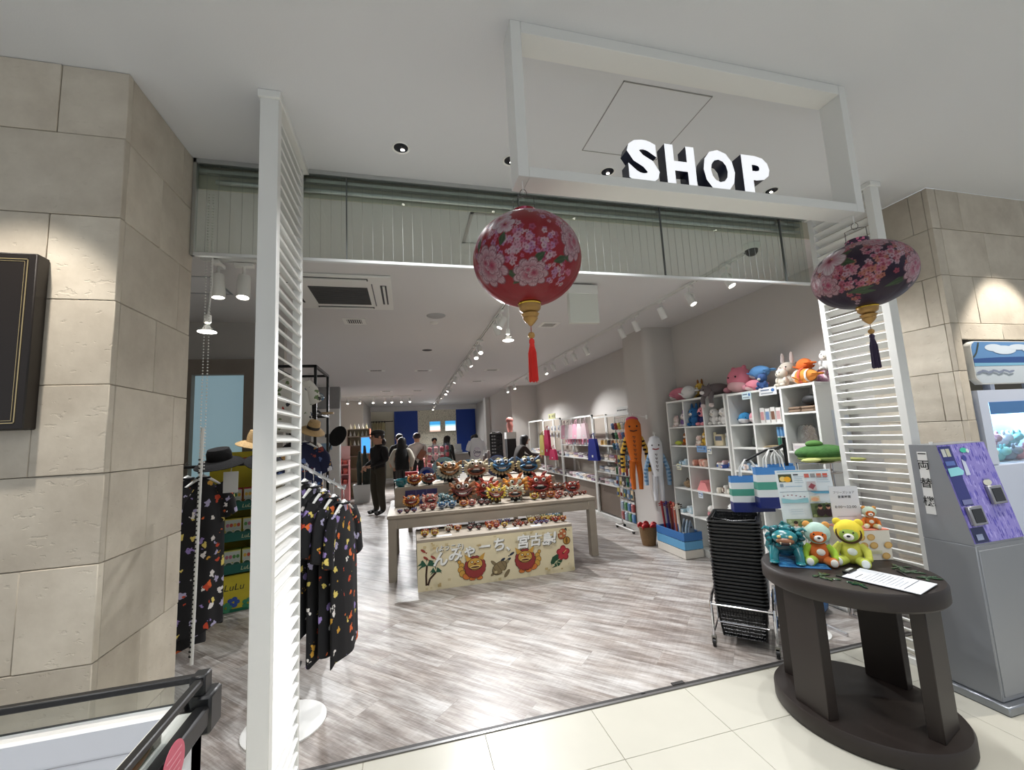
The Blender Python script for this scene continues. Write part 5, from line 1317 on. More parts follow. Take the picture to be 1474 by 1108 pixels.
REM = {p: {k: mat('%s_%s' % (k, p), tuple(int(v * f_) for v in c), 0.38, coat=0.2) for (k, c), f_ in zip(zip(SH_KEYS, cols), (0.45, 0.92, 0.74, 0.72))} for p, cols in PAL.items()}
usedp = set()
def shisa(x, y, z, h, pal, kind='smile', horn=0, rz=0.0, label='', group=None):
    o = copy_tree(PRO[(kind, horn)], None, REM[pal]); put(o, (x, y, z), rz + math.atan2(-x, y) * -1 * 0.0 - x / y * 0.55, h * (1.16 if h > 0.14 else 0.92), label, group)
    o['category'] = 'figurine'
    return o
TIER = [(0.54, 5.72, 0.28, 'gold', 'smile', 'large gold-faced lion-dog showing clenched teeth on the table riser'), (0.90, 5.72, 0.28, 'tan', 'open', 'large pale lion-dog with a wide black open mouth on the riser'),
        (1.26, 5.72, 0.28, 'blue', 'smile', 'large blue-faced lion-dog with a toothy smile on the riser'), (1.64, 5.72, 0.28, 'blue', 'open', 'large blue-faced lion-dog with its mouth open on the riser')]
for x, y, h, p, k, l in TIER: shisa(x, y, TRZ, h, p, k, 0, 0, l)
for x, y, h, p, k, l in ((0.08, 5.66, 0.15, 'orange', 'smile', 'small orange grinning lion-dog on the riser below the teal bowls'), (0.265, 5.66, 0.15, 'brown', 'open', 'small brown open-mouthed lion-dog on the riser beside the gold-faced one'),
                         (1.78, 5.70, 0.0, 'orange', 'smile', ''), ):
    if h: shisa(x, y, TRZ, h, p, k, 0, 0, l)
M_st = C(150, 140, 128, 0.6)
FRONT = [(0.66, 5.38, 0.27, 'brown', 'smile', 1, 'horned brown lion-dog with big white teeth on the table'), (0.98, 5.40, 0.25, 'red', 'open', 1, 'dark red horned lion-dog behind the yellow-bellied one'),
         (1.36, 5.40, 0.27, 'orange', 'open', 1, 'bright orange horned lion-dog with pink mouth beneath the blue one'), (1.69, 5.40, 0.27, 'red', 'open', 1, 'red horned lion-dog with a gaping red mouth on the table'),
         (1.06, 5.22, 0.20, 'yellow', 'smile', 1, 'yellow lion-dog with a green-clad leg at the table edge'), (1.30, 5.22, 0.20, 'tan', 'open', 1, 'cream lion-dog yawning at the front table edge'),
         (0.03, 5.38, 0.16, 'orange', 'smile', 0, 'tan grinning lion-dog in front of the navy tile sign'), (0.26, 5.40, 0.16, 'pink', 'open', 0, 'salmon lion-dog with open red mouth beside the navy tile sign'),
         (0.40, 5.48, 0.145, 'teal', 'smile', 0, 'teal-grey lion-dog on the table near the riser'), (0.62, 5.56 - 0.12, 0.0, 'teal', 'open', 0, ''),
         (1.95, 5.42, 0.16, 'brown', 'smile', 0, 'brown lion-dog with a pale muzzle right of the red horned one'), (2.17, 5.44, 0.16, 'red', 'open', 0, 'dark red open-mouthed lion-dog beside the stacked slate plates')]
for x, y, h, p, k, hn, l in FRONT:
    if h: shisa(x, y, TBZ, h, p, k, hn, 0, l)
shisa(0.44, 5.28, TBZ, 0.15, 'teal', 'open', 0, 0, 'slate-grey lion-dog with a wide open mouth among the small figurines')
g_ = 'small lion-dog pairs along the table front'
for i, (x, y, h, p, k) in enumerate(((-0.10, 5.12, .06, 'navy', 'smile'), (-0.02, 5.10, .07, 'black', 'smile'), (0.06, 5.12, .065, 'navy', 'open'), (0.17, 5.14, .105, 'pink', 'smile'), (0.27, 5.14, .10, 'pink', 'open'), (0.38, 5.13, .115, 'sky', 'smile'), (0.50, 5.14, .115, 'sky', 'open'),
                                      (0.64, 5.14, .11, 'orange', 'smile'), (0.74, 5.14, .11, 'pink', 'open'), (0.86, 5.16, .10, 'black', 'smile'), (0.93, 5.16, .09, 'black', 'open'), (1.54, 5.18, .115, 'yellow', 'smile'), (1.66, 5.18, .115, 'brown', 'open'),
                                      (1.77, 5.20, .115, 'orange', 'smile'), (1.89, 5.20, .115, 'pink', 'open'), (1.985, 5.24, .07, 'brown', 'smile'), (2.06, 5.24, .07, 'black', 'open'), (2.13, 5.26, .07, 'red', 'smile'), (2.20, 5.26, .07, 'brown', 'open'), (2.265, 5.28, .065, 'red', 'open'), (2.02, 5.12, .07, 'brown', 'open'), (1.82, 5.10, .07, 'red', 'smile'))):
    shisa(x, y, TBZ, h, p, k, 0, 0, 'small %s %s lion-dog in the front row of the table' % (p, 'grinning' if k == 'smile' else 'open-mouthed'), g_)
g_ = 'tiny lion-dogs on the bench'
bx_ = [(-0.80, -.20, .085, 'yellow'), (-0.69, -.20, .085, 'yellow'), (-0.79, -.08, .08, 'red'), (-0.68, -.08, .08, 'brown'), (-0.53, -.08, .085, 'tan'), (-0.42, -.08, .085, 'orange'), (-0.50, .06, .07, 'red'), (-0.28, -.10, .08, 'black'), (-0.18, -.10, .08, 'black'), (-0.24, .04, .08, 'black'),
       (-0.06, -.16, .08, 'orange'), (0.02, -.14, .08, 'red'), (-0.05, -.04, .085, 'red'), (0.03, -.03, .085, 'orange'), (0.12, -.14, .075, 'yellow'), (0.10, .06, .07, 'navy'), (0.20, .06, .07, 'navy'), (0.24, -.16, .065, 'brown'), (0.31, -.16, .065, 'red'), (0.38, -.14, .065, 'brown'), (0.30, -.06, .075, 'brown'),
       (0.47, -.08, .085, 'yellow'), (0.56, -.06, .085, 'brown'), (0.50, -.16, .055, 'navy'), (0.57, -.16, .055, 'navy'), (0.63, -.16, .055, 'navy'), (0.64, -.06, .085, 'yellow'), (0.48, .035, .085, 'tan')]
for i, (x, y, h, p) in enumerate(bx_):
    shisa(0.935 + x * 0.97 - 0.0, 4.92 + y, BNZ, h, p, 'smile' if i % 2 else 'open', 0, 0, 'tiny %s %s lion-dog on the bench above the banner' % (p, 'grinning' if i % 2 else 'open-mouthed'), g_)
for i, (x, y, p) in enumerate(((1.49, 4.955, 'tan'), (1.575, 4.955, 'green'), (1.66, 4.955, 'sky'), (1.745, 4.955, 'sky'), (1.66, 4.76, 'red'), (1.75, 4.76, 'orange'), (1.645, 4.86, 'yellow'), (1.735, 4.86, 'green'))):
    shisa(x, y, BNZ, 0.085, p, 'smile' if i % 2 else 'open', 0, 0, 'tiny %s %s lion-dog at the end of the bench' % (p, 'grinning' if i % 2 else 'open-mouthed'), 'bench end lion-dogs')
for k, o in PRO.items():
    for c in [o] + list(o.children_recursive): bpy.data.objects.remove(c)
# price cards, tile sign, bowls, plates, stacked plates
for i, (x, y, w) in enumerate(((0.36, 4.70, 0.17), (1.12, 4.68, 0.14), (1.40, 4.70, 0.12))):
    c_ = thing('price_card', 'white price strip lying on the bench before the figurines', 'price card', (x, y, BNZ), group='bench price strips')
    part('strip', MB().box(-w / 2, w / 2, -0.03, 0.03, 0, 0.003), C(226, 228, 230), c_)
    cv = Canvas(0.0002); cv.rect(-w / 2 + 0.01, w / 2 - 0.02, -0.012, -0.006, (120, 124, 130)); cv.rect(-w / 2 + 0.01, w / 2 - 0.05, 0.006, 0.011, (160, 164, 170)); cv.part('lettering', c_, (0, 0, 0.0032), (-PI / 2, 0, 0))
ts = thing('tile_sign', 'navy tile sign with pale lion-dog drawings against the riser', 'sign', (0.16, 5.585, TBZ))
part('board', MB().box(-0.20, 0.20, -0.005, 0.003, 0.02, 0.20), C(28, 36, 96, 0.3), ts)
cv = Canvas()
for x in (-0.066, 0.066): cv.rect(x - 0.002, x + 0.002, 0.02, 0.20, (120, 124, 150))
cv.ell(-0.13, 0.10, 0.04, 0.05, (120, 144, 190)); cv.ell(-0.13, 0.12, 0.025, 0.02, (206, 214, 226)); cv.line([(-0.03, 0.06), (0.03, 0.16)], 0.02, (130, 150, 190)); cv.ell(0.0, 0.10, 0.03, 0.02, (190, 200, 220))
cv.part('drawing', ts, (0, -0.0055, 0))
teal = mat('teal_glaze_ware', (24, 112, 122), 0.2, coat=0.5)
def bowl(x, y, z, r, h, label, g):
    t = thing('ceramic_bowl', label, 'bowl', (x, y, z), group=g)
    part('bowl', MB().lathe([(r * 0.5, 0), (r * 0.55, 0.004), (r * 0.95, h * 0.6), (r, h), (r * 0.95, h), (r * 0.88, h * 0.6), (r * 0.5, 0.012), (0, 0.01)], 22, cap=False), teal, t)
    part('foot', MB().lathe([(r * 0.5, 0), (r * 0.5, 0.006)], 20), C(90, 70, 56), t)
for i, (x, y) in enumerate(((-0.09, 5.70), (0.085, 5.85), (-0.08, 5.87), (0.245, 5.87), (0.03, 6.03), (-0.12, 6.05))):
    for j in range(2 if i < 5 else 1):
        bowl(x, y, TRZ + j * 0.03, 0.075, 0.06, 'glossy teal ceramic bowl on the riser behind the small lion-dogs', 'teal bowls')
for i, (x, y, r, c, l) in enumerate(((0.50, 6.17, 0.17, (70, 120, 130), 'large teal-rimmed dish with blue centre standing behind the gold lion-dog'), (0.84, 6.16, 0.14, (40, 84, 110), 'dark blue dish standing behind the pale lion-dog'), (1.28, 6.16, 0.16, (34, 52, 92), 'navy dish standing behind the blue lion-dog'), (0.25, 6.08, 0.11, (30, 44, 110), 'small cobalt dish standing beside the large teal-rimmed one'))):
    t = thing('ceramic_dish', l, 'dish', (x, y, TRZ + r * 0.98), 0, rot=(PI / 2 + 0.2, 0, 0))
    part('dish', MB().lathe([(0.0, -0.012), (r * 0.55, -0.012), (r * 0.9, 0.006), (r, 0.02), (r * 0.97, 0.024), (r * 0.6, 0.0), (0, 0.0)], 32, cap=False), mat('dish_%d' % i, c, 0.2, var=0.2, vscale=12, coat=0.5), t)
    part('glaze_centre', MB().lathe([(0.0, 0.0035), (r * 0.58, 0.003)], 28, cap=False), C(28, 40, 130, 0.2), t)
    part('stand', MB().tube([(-0.04, r * 0.5, -0.02), (-0.04, -r * 0.9, 0.03)], 0.004, 6).tube([(0.04, r * 0.5, -0.02), (0.04, -r * 0.9, 0.03)], 0.004, 6), C(60, 50, 44), t)
solo('price_card', MB().at(rot=(-0.2, 0, 0)).box(-0.055, 0.055, -0.002, 0.002, 0, 0.11), C(236, 236, 236), 'blank white card standing before the dark blue dish', 'price card', (0.76, 5.98, TRZ))
for i, (x, y, n, r) in enumerate(((2.11, 5.79, 4, 0.09), (2.22, 5.62, 3, 0.06), (2.12, 6.02, 3, 0.09))):
    for k in range(n):
        t = thing('slate_plate', 'slate-blue square plate stacked on the table end', 'plate', (x, y, TBZ + k * 0.014), 0.2 * i, 'stacked slate plates')
        part('plate', MB().loft([rrect(r * 0.7, r * 0.7, 0.02, 0), rrect(r, r, 0.025, 0.016), rrect(r * 0.98, r * 0.98, 0.025, 0.018), rrect(r * 0.72, r * 0.72, 0.02, 0.006)]), mat('slate_glaze', (84, 108, 122), 0.3, coat=0.3), t)
for x, l, c in ((2.05, 'terracotta grinning lion-dog standing beyond the slate plates', 'orange'),):
    pass
# ================================================================ CUBE SHELVES ALONG THE RIGHT WALL
XF, XB = 3.37, 3.715
def cube_shelf(label, ys, rows_by_col, top, doors=False):
    y1, y0 = ys[0], ys[-1]; t = thing('cube_shelf', label, 'shelf', (XB, (y0 + y1) / 2, 0)); cy = (y0 + y1) / 2
    bx_ = lambda a, b, c, d, e, f: MB().rbox(a - XB, b - XB, c - cy, d - cy, e, f, 0.002)
    part('top_board', bx_(XF, XB, y0, y1, top - 0.022, top), M_white, t)
    part('base_board', bx_(XF + 0.02, XB, y0, y1, 0, 0.08), M_white, t)
    part('back_panel', bx_(XB - 0.012, XB, y0 + 0.01, y1 - 0.01, 0.08, top - 0.022), M_white, t)
    for y in ys:
        w = 0.011
        a = max(y0, min(y1 - 2 * w, y - w)); part('upright', bx_(XF, XB - 0.012, a, a + 2 * w, 0.08, top - 0.022), M_white, t)
    for (ya, yb), rows in zip(zip(ys[1:], ys), rows_by_col):
        for z in rows:
            part('shelf_board', bx_(XF + 0.001, XB - 0.012, ya + 0.011, yb - 0.011, z - 0.018, z), M_white, t)
        if doors:
            d = part('cupboard_door', bx_(XF - 0.012, XF + 0.004, ya + 0.006, yb - 0.006, 0.085, 0.43), M_white, t)
            part('door_panel', bx_(XF - 0.015, XF - 0.012, ya + 0.05, yb - 0.05, 0.13, 0.385), M_white, d)
    return t
LY = [4.90, 4.553, 4.196, 3.838]; RY = [3.806, 3.478, 3.129, 2.785]
cube_shelf('white cube shelf unit nearest the column, plush whales on top', LY, [[1.54, 1.303, 1.057, 0.77, 0.45]] * 3, 1.878)
cube_shelf('white cube shelf unit with cupboard doors behind the striped totes', RY, [[1.536, 1.295, 1.055, 0.745, 0.45]] * 2 + [[1.618, 1.271, 0.96, 0.45]], 1.865, True)
sh = solo('paper_sheet', MB().box(-0.09, 0.09, -0.003, 0.0, 0, 0.34), C(222, 228, 236), 'blank pale sheet taped to the end of the cube shelf', 'sheet', (3.60, 2.784, 1.28))

fuzz = lambda *c: C(*c, 0.92, bump=0.3, bscale=250)
def sea_plush(label, loc, rz, L, top, belly, fl_=None, tilt=0.0, tall=0.36, name='plush_whale', group=None, spots=None):
    """whale, dolphin or fish lying along local x, nose at -x; unit length L"""
    t = thing(name, label, 'plush toy', loc, rz, group, (tilt, 0, rz) if tilt else None); t.scale = (L,) * 3
    def w(x, y, z): k = 1 - 0.5 * max(0, x) / 0.5; return (x, y * k, (z - tall * 0.5) * k + tall * 0.5 * (1 + 0.12 * max(0, x) / 0.5))
    part('back', MB().ell((0, 0, tall * 0.5), (0.42, 0.24, tall * 0.5), 20, 12, w), fuzz(*top), t)
    part('belly', MB().ell((-0.05, 0, tall * 0.36), (0.38, 0.22, tall * 0.34), 18, 10, w), fuzz(*belly), t)
    part('tail', MB().ell((0.42, 0.09, tall * 0.55), (0.07, 0.12, 0.04), 10, 6).ell((0.42, -0.09, tall * 0.55), (0.07, 0.12, 0.04), 10, 6).ell((0.34, 0, tall * 0.52), (0.12, 0.06, 0.06), 10, 6), fuzz(*(fl_ or top)), t)
    for s in (-1, 1):
        part('fin', MB().at((-0.05, 0.2 * s, tall * 0.3), (0.5 * s, 0, 0.5 * s)).ell((0, 0.07 * s, 0), (0.07, 0.13, 0.03), 10, 6), fuzz(*(fl_ or top)), t)
        part('eye', MB().ell((-0.30, 0.155 * s, tall * 0.55), 0.022, 8, 6), C(18, 16, 18, 0.2), t)
    return t
def sit_plush(label, loc, rz, h, body, head, ear, ear_len=0.1, muzzle=(240, 232, 220), name='plush_animal', group=None):
    t = thing(name, label, 'plush toy', loc, rz, group); t.scale = (h,) * 3
    part('body', MB().ell((0, 0, 0.26), (0.26, 0.22, 0.27), 16, 10), fuzz(*body), t)
    hd = part('head', MB().ell((0, -0.06, 0.66), (0.29, 0.25, 0.25), 18, 11), fuzz(*head), t)
    part('muzzle', MB().ell((0, -0.28, 0.60), (0.11, 0.07, 0.08), 10, 7), fuzz(*muzzle), hd)
    part('nose', MB().ell((0, -0.345, 0.625), (0.03, 0.02, 0.02), 8, 6), C(30, 22, 22, 0.3), hd)
    for s in (-1, 1):
        part('eye', MB().ell((0.11 * s, -0.275, 0.72), 0.026, 8, 6), C(18, 16, 18, 0.2), hd)
        part('ear', MB().ell((0.17 * s, -0.02, 0.86 + ear_len), (0.075, 0.05, 0.09 + ear_len), 10, 7), fuzz(*ear), hd)
        part('arm', MB().ell((0.25 * s, -0.12, 0.32), (0.09, 0.10, 0.15), 10, 7), fuzz(*body), t)
        part('foot', MB().ell((0.18 * s, -0.24, 0.09), (0.11, 0.15, 0.09), 10, 7), fuzz(*head), t)
    return t
FA = -PI / 2          # facing out of the shelf (-x)
ZT, ZR = 1.878, 1.865
sea_plush('pink dolphin plush with white belly atop the cube shelf end', (3.57, 4.84, ZT), PI / 2 + 0.15 + PI, 0.44, (228, 140, 160), (236, 228, 228), tall=0.42)
sea_plush('white beluga plush beside the pink dolphin on the cube shelf', (3.44, 4.50, ZT), -PI / 2 - 0.25, 0.34, (232, 232, 232), (224, 222, 222), tall=0.5)
sit_plush('yellow spotted giraffe plush peeking from behind the beluga', (3.63, 4.515, ZT), FA, 0.22, (214, 176, 74), (218, 182, 84), (150, 96, 48))
t = thing('plush_turtle', 'dark turtle plush with a black checked shell on the cube shelf', 'plush toy', (3.61, 4.31, ZT), FA); t.scale = (0.75,) * 3
part('shell', MB().ell((0, 0, 0.09), (0.17, 0.14, 0.10), 18, 11), print_fabric('shell_check', (28, 34, 32), [(70, 90, 80), (20, 24, 22), (110, 124, 110)], 34, 0.4, rough=0.9), t)
part('head', MB().ell((0, -0.16, 0.06), (0.05, 0.06, 0.05), 12, 8), fuzz(70, 66, 60), t)
for sx in (-1, 1):
    part('flipper', MB().ell((0.15 * sx, -0.08, 0.03), (0.09, 0.05, 0.025), 10, 6), fuzz(70, 66, 60), t)
# grey cat draped over the edge
t = thing('plush_cat', 'grey tabby cat plush draped over the shelf edge', 'plush toy', (3.42, 4.05, ZT), FA); t.scale = (0.85,) * 3
part('body', MB().ell((0, 0.08, 0.08), (0.09, 0.20, 0.085), 16, 10), fuzz(116, 108, 108), t)
hd = part('head', MB().ell((0, -0.12, 0.06), (0.085, 0.07, 0.07), 14, 9), fuzz(108, 98, 98), t)
part('muzzle', MB().ell((0, -0.18, 0.04), (0.04, 0.025, 0.025), 10, 6), fuzz(232, 228, 224), hd)
for s in (-1, 1):
    part('ear', MB().cyl((0.05 * s, -0.11, 0.11), (0.065 * s, -0.11, 0.16), 0.03, 0.003, 8), fuzz(108, 98, 98), hd)
    part('eye', MB().ell((0.035 * s, -0.185, 0.075), 0.009, 8, 5), C(60, 30, 20, 0.2), hd)
    l_ = part('front_leg', MB().tube([(0.06 * s, -0.08, 0.04), (0.075 * s, -0.115, -0.04), (0.08 * s, -0.115, -0.12)], [0.035, 0.03, 0.028], 8), fuzz(116, 108, 108), t)
    part('paw', MB().ell((0.08 * s, -0.118, -0.13), 0.034, 10, 7), fuzz(226, 210, 206), l_)
part('tail', MB().tube([(0, 0.27, 0.08), (0.06, 0.31, 0.10), (0.10, 0.26, 0.14)], [0.03, 0.028, 0.02], 8), fuzz(116, 108, 108), t)
t = thing('plush_fish', 'big round pink fish plush in the middle of the shelf top', 'plush toy', (3.55, 3.78, ZT), FA); t.scale = (0.85,) * 3
part('body', MB().ell((0, 0, 0.165), (0.175, 0.13, 0.165), 22, 14), fuzz(240, 140, 160), t)
part('belly', MB().ell((0, -0.03, 0.09), (0.15, 0.115, 0.085), 18, 10), fuzz(246, 196, 200), t)
for s in (-1, 1):
    part('fin', MB().ell((0.16 * s, -0.06, 0.05), (0.05, 0.06, 0.04), 10, 7), fuzz(240, 170, 184), t)
    part('ear_fin', MB().ell((0.09 * s, 0, 0.315), (0.03, 0.025, 0.03), 8, 6), fuzz(240, 140, 160), t)
    part('eye', MB().ell((0.06 * s, -0.12, 0.20), 0.012, 8, 5), C(18, 16, 18), t)
sea_plush('small pink whale plush tucked under the blue shark', (3.50, 3.53, ZR), -PI / 2 + 0.3, 0.25, (240, 150, 166), (244, 214, 214), tall=0.5)
sea_plush('light blue shark plush lying on top of the other plush', (3.53, 3.48, ZR + 0.118), -PI / 2 - 0.2, 0.34, (96, 150, 204), (222, 226, 232), tall=0.42)
sit_plush('navy penguin plush with white face on the cube shelf', (3.42, 3.35, ZR), FA, 0.17, (58, 88, 140), (58, 88, 140), (58, 88, 140), 0.0)
sit_plush('cream rabbit plush leaning back with long ears', (3.60, 3.215, ZR), FA + 0.1, 0.27, (226, 216, 202), (226, 216, 202), (222, 206, 200), 0.16)
sit_plush('cream lamb plush sitting before the rabbit', (3.45, 3.15, ZR), FA - 0.1, 0.19, (230, 222, 208), (230, 222, 208), (226, 200, 190), 0.02)
def clown(label, loc, rz, L, c1, c2, c3):
    t = sea_plush(label, loc, rz, L, c1, c1, tall=0.46, name='plush_clownfish')
    for k, (x, c) in enumerate(((-0.22, c2), (-0.02, c3), (0.16, c2))):
        r = 0.245 * math.sqrt(max(0.05, 1 - (x / 0.42) ** 2)) * (1 - 0.5 * max(0, x) / 0.5)
        part('stripe', MB().at((x, 0, 0.235)).loft([[(dx, r * 1.03 * math.cos(a), r * 1.02 * math.sin(a)) for a in [2 * PI * q / 18 for q in range(18)]] for dx in (-0.045, 0.045)], cap=False), fuzz(*c), t)
    return t
clown('orange and white striped clownfish plush on the cube shelf', (3.46, 2.93, ZR), -PI / 2 - 0.1, 0.30, (222, 140, 60), (240, 226, 214), (206, 90, 70))
clown('pink and lilac striped fish plush beside the clownfish', (3.625, 2.91, ZR), PI / 2 + 0.1, 0.27, (222, 170, 196), (240, 226, 230), (200, 140, 180))
sea_plush('orange fish plush lying on top of the striped fish plush', (3.55, 3.0, ZR + 0.115), -PI / 2 - 0.5, 0.26, (222, 112, 46), (236, 200, 170), tall=0.5)
sit_plush('white seal plush beside the orange fish', (3.59, 2.815, ZR + 0.105), FA + 0.3, 0.19, (232, 232, 230), (236, 236, 234), (232, 232, 230), 0.0)
# ---- contents of the cubes
def cell(u, c, r): # centre y and floor z of a cube
    ys = LY if u == 'L' else RY
    return (ys[c] + ys[c + 1]) / 2
X0 = 3.46
sit_plush('small lilac and white plush in the top corner cube', (X0, 4.645, 1.54), FA, 0.19, (140, 110, 170), (236, 226, 232), (150, 120, 180))
sit_plush('small white plush rabbit beside the lilac one', (X0 - 0.03, 4.78, 1.54), FA, 0.143, (238, 230, 226), (238, 220, 214), (230, 190, 190), 0.05)
sit_plush('bright blue plush animal in a shelf cube', (X0, 4.45, 1.54), FA, 0.247, (40, 104, 160), (46, 112, 170), (40, 96, 150))
sit_plush('navy plush animal with pink paws in a shelf cube', (X0, 4.29, 1.54), FA, 0.247, (34, 40, 96), (232, 150, 160), (34, 40, 96), muzzle=(34, 40, 96))
for k, y in enumerate((4.10, 3.95)):
    sit_plush('white owl-like round plush in the third cube', (X0, y, 1.54), FA, 0.208, (236, 234, 230), (240, 238, 234), (150, 130, 110), -0.03, group='white owl plush')
sit_plush('brown plush monkey in an orange bib on the second shelf', (X0, 4.635, 1.303), FA, 0.18, (206, 120, 50), (150, 92, 52), (150, 92, 52))
sea_plush('small lime and white plush lying beside the brown monkey', (X0 - 0.03, 4.78, 1.303), FA, 0.16, (190, 200, 80), (236, 220, 190), name='plush_fish')
sit_plush('yellow giraffe plush sitting in a middle cube', (X0, 4.28, 1.303), FA, 0.18, (226, 190, 70), (222, 180, 90), (200, 150, 60))
sit_plush('small white lamb plush beside the yellow giraffe', (X0 - 0.03, 4.38, 1.303), FA, 0.13, (238, 230, 220), (240, 214, 206), (238, 230, 220), 0)
sea_plush('sky blue dolphin plush in the top cube of the door unit', (3.51, 3.71, 1.536), 0.25, 0.25, (64, 150, 206), (232, 234, 236), tall=0.5, name='plush_dolphin')
sea_plush('pale pink dolphin plush beside the sky blue one', (3.51, 3.565, 1.536), 0.05, 0.22, (236, 168, 178), (240, 224, 224), tall=0.6, name='plush_dolphin')
sit_plush('white puffin plush with orange wings in the bottom cube', (X0, 3.95, 0.45), FA, 0.26, (214, 110, 50), (232, 232, 230), (232, 232, 230), -0.05)
sit_plush('small white and pink plush in a low cube', (X0, 4.32, 0.45), FA, 0.169, (236, 170, 176), (240, 234, 230), (120, 150, 130), 0)
def pack(label, loc, w, d, h, c, c2, cat='pack', rz=0.0, name='flat_pack', group=None):
    t = thing(name, label, cat, loc, rz, group)
    part('packet', MB().rbox(-d / 2, d / 2, -w / 2, w / 2, 0, h, min(h, d) * 0.15), C(*c, 0.45), t)
    part('label_band', MB().box(-d / 2 - 0.001, -d / 2, -w * 0.35, w * 0.35, h * 0.25, h * 0.75), C(*c2, 0.5), t)
    return t
for u, yc, z, n, cs, l, g in (('L', 4.72, 1.057, 6, ((150, 186, 206), (206, 222, 230)), 'pale blue souvenir packet', 'pale blue packets'), ('L', 4.37, 1.057, 7, ((226, 160, 140), (236, 200, 180)), 'salmon pink souvenir packet', 'salmon packets'),
                              ('L', 4.02, 1.057, 8, ((60, 90, 160), (236, 200, 200), (240, 238, 232)), 'small blue or pink trinket box', 'trinket boxes'), ('R', 3.64, 1.055, 7, ((214, 222, 232), (150, 180, 206), (236, 216, 206)), 'white and blue trinket packet', 'white trinket packets'),
                              ('L', 4.02, 0.77, 7, ((232, 222, 206), (240, 236, 228), (120, 100, 90)), 'cream shell ornament box', 'shell boxes'), ('L', 4.72, 0.45, 4, ((206, 214, 218), (170, 196, 206)), 'clear wrapped souvenir packet', 'wrapped packets'), ('R', 3.3, 0.745, 5, ((214, 210, 204), (190, 150, 120)), 'small jar set packet', 'jar packets')):
    for k in range(n):
        c = cs[k % len(cs)]
        pack(l + ' in a shelf cube', (X0 + rnd.uniform(-0.02, 0.05), yc - 0.135 + 0.27 * (k + 0.5) / n, z), 0.27 / n * 0.92, 0.12, rnd.uniform(0.04, 0.095), c, cs[(k + 1) % len(cs)], group=g)
t = thing('straw_pouch', 'brown woven pouch lying in a shelf cube', 'pouch', (X0, 4.70, 0.77), FA)
part('pouch', MB().ell((0, 0, 0.045), (0.075, 0.06, 0.045), 16, 8), print_fabric('straw_weave', (136, 112, 84), [(110, 88, 64), (160, 136, 104)], 60, 0.5, rough=0.9), t)
part('strap', MB().tube([(-0.06, 0, 0.06), (0, -0.02, 0.12), (0.06, 0, 0.06)], 0.006, 6), C(90, 70, 50), t)
t = thing('pink_pouch', 'pink tent-shaped pouch standing in a shelf cube', 'pouch', (X0, 4.38, 0.77), FA)
part('pouch', MB().prism([(-0.10, 0), (0.10, 0), (0.05, 0.10), (-0.02, 0.12)], -0.06, 0.06), C(236, 150, 150, 0.7), t)
part('zip', MB().box(-0.02, 0.05, -0.062, -0.058, 0.098, 0.106), C(190, 80, 96), t)
t = thing('canvas_bag', 'small cream canvas bag in a shelf cube', 'bag', (X0, 4.06, 1.303), FA)
part('bag', MB().rbox(-0.06, 0.06, -0.03, 0.04, 0, 0.13, 0.008), C(216, 200, 168, 0.8), t); part('flap', MB().rbox(-0.05, 0.05, -0.034, -0.03, 0.06, 0.11, 0.002), C(90, 100, 120, 0.7), t)
solo('candle_tube', MB().lathe([(0.018, 0), (0.018, 0.15), (0.012, 0.155)], 14), C(238, 230, 196, 0.6), 'tall cream tube beside the canvas bag', 'tube', (X0, 4.145, 1.303))
for k in range(4):
    t = thing('glass_bottle', 'small clear bottle with white cap in a shelf cube', 'bottle', (X0 + 0.02 * (k % 2), 3.97 - k * 0.034, 1.303), 0, 'cube shelf bottles')
    part('glass', MB().lathe([(0.014, 0), (0.015, 0.08), (0.007, 0.10), (0.007, 0.12)], 12), C(200, 206, 206, 0.15), t); part('cap', MB().lathe([(0.009, 0.115), (0.009, 0.14)], 10), C(238, 238, 236), t)
t = thing('framed_board', 'grey framed picture board leaning in a shelf cube', 'frame', (X0 + 0.06, 3.60, 1.295), FA, rot=(-0.25, 0, FA))
part('board', MB().box(-0.10, 0.10, 0, 0.01, 0.004, 0.19), C(120, 122, 120), t); part('picture', MB().box(-0.08, 0.08, -0.002, 0, 0.02, 0.17), C(150, 158, 152), t)
for k in range(4):
    t = thing('product_carton', 'white upright product carton in the second cube', 'carton', (X0, 3.42 - k * 0.062, 1.536), 0, 'white cartons')
    part('carton', MB().rbox(-0.03, 0.03, -0.026, 0.026, 0, 0.15 - 0.01 * (k % 2), 0.002), C(232, 230, 226), t)
    part('front_label', MB().box(-0.031, -0.03, -0.02, 0.02, 0.03, 0.11), C(*((206, 150, 150), (110, 140, 180), (120, 80, 60), (200, 160, 160))[k]), t)
solo('dark_carton', MB().at(rot=(0.15, 0, 0)).box(-0.02, 0.02, -0.035, 0.035, 0, 0.12), C(60, 58, 60), 'dark slim carton leaning on top of the white cartons', 'carton', (X0 + 0.05, 3.25, 1.69))
for k in range(5):
    t = thing('kraft_envelope', 'kraft paper envelope spread in a shelf cube', 'envelope', (X0 + 0.07, 3.385 - k * 0.006, 1.295 + 0.004 * k), 0.12 * k, 'kraft envelopes')
    part('sheet', MB().box(-0.09, 0.09, -0.08, 0.08, 0, 0.004), C(206, 186, 150, 0.8), t); part('flap', MB().prismz([(-0.09, -0.08), (0.09, -0.08), (0, -0.02)], 0.004, 0.0045), C(190, 168, 132, 0.8), t)
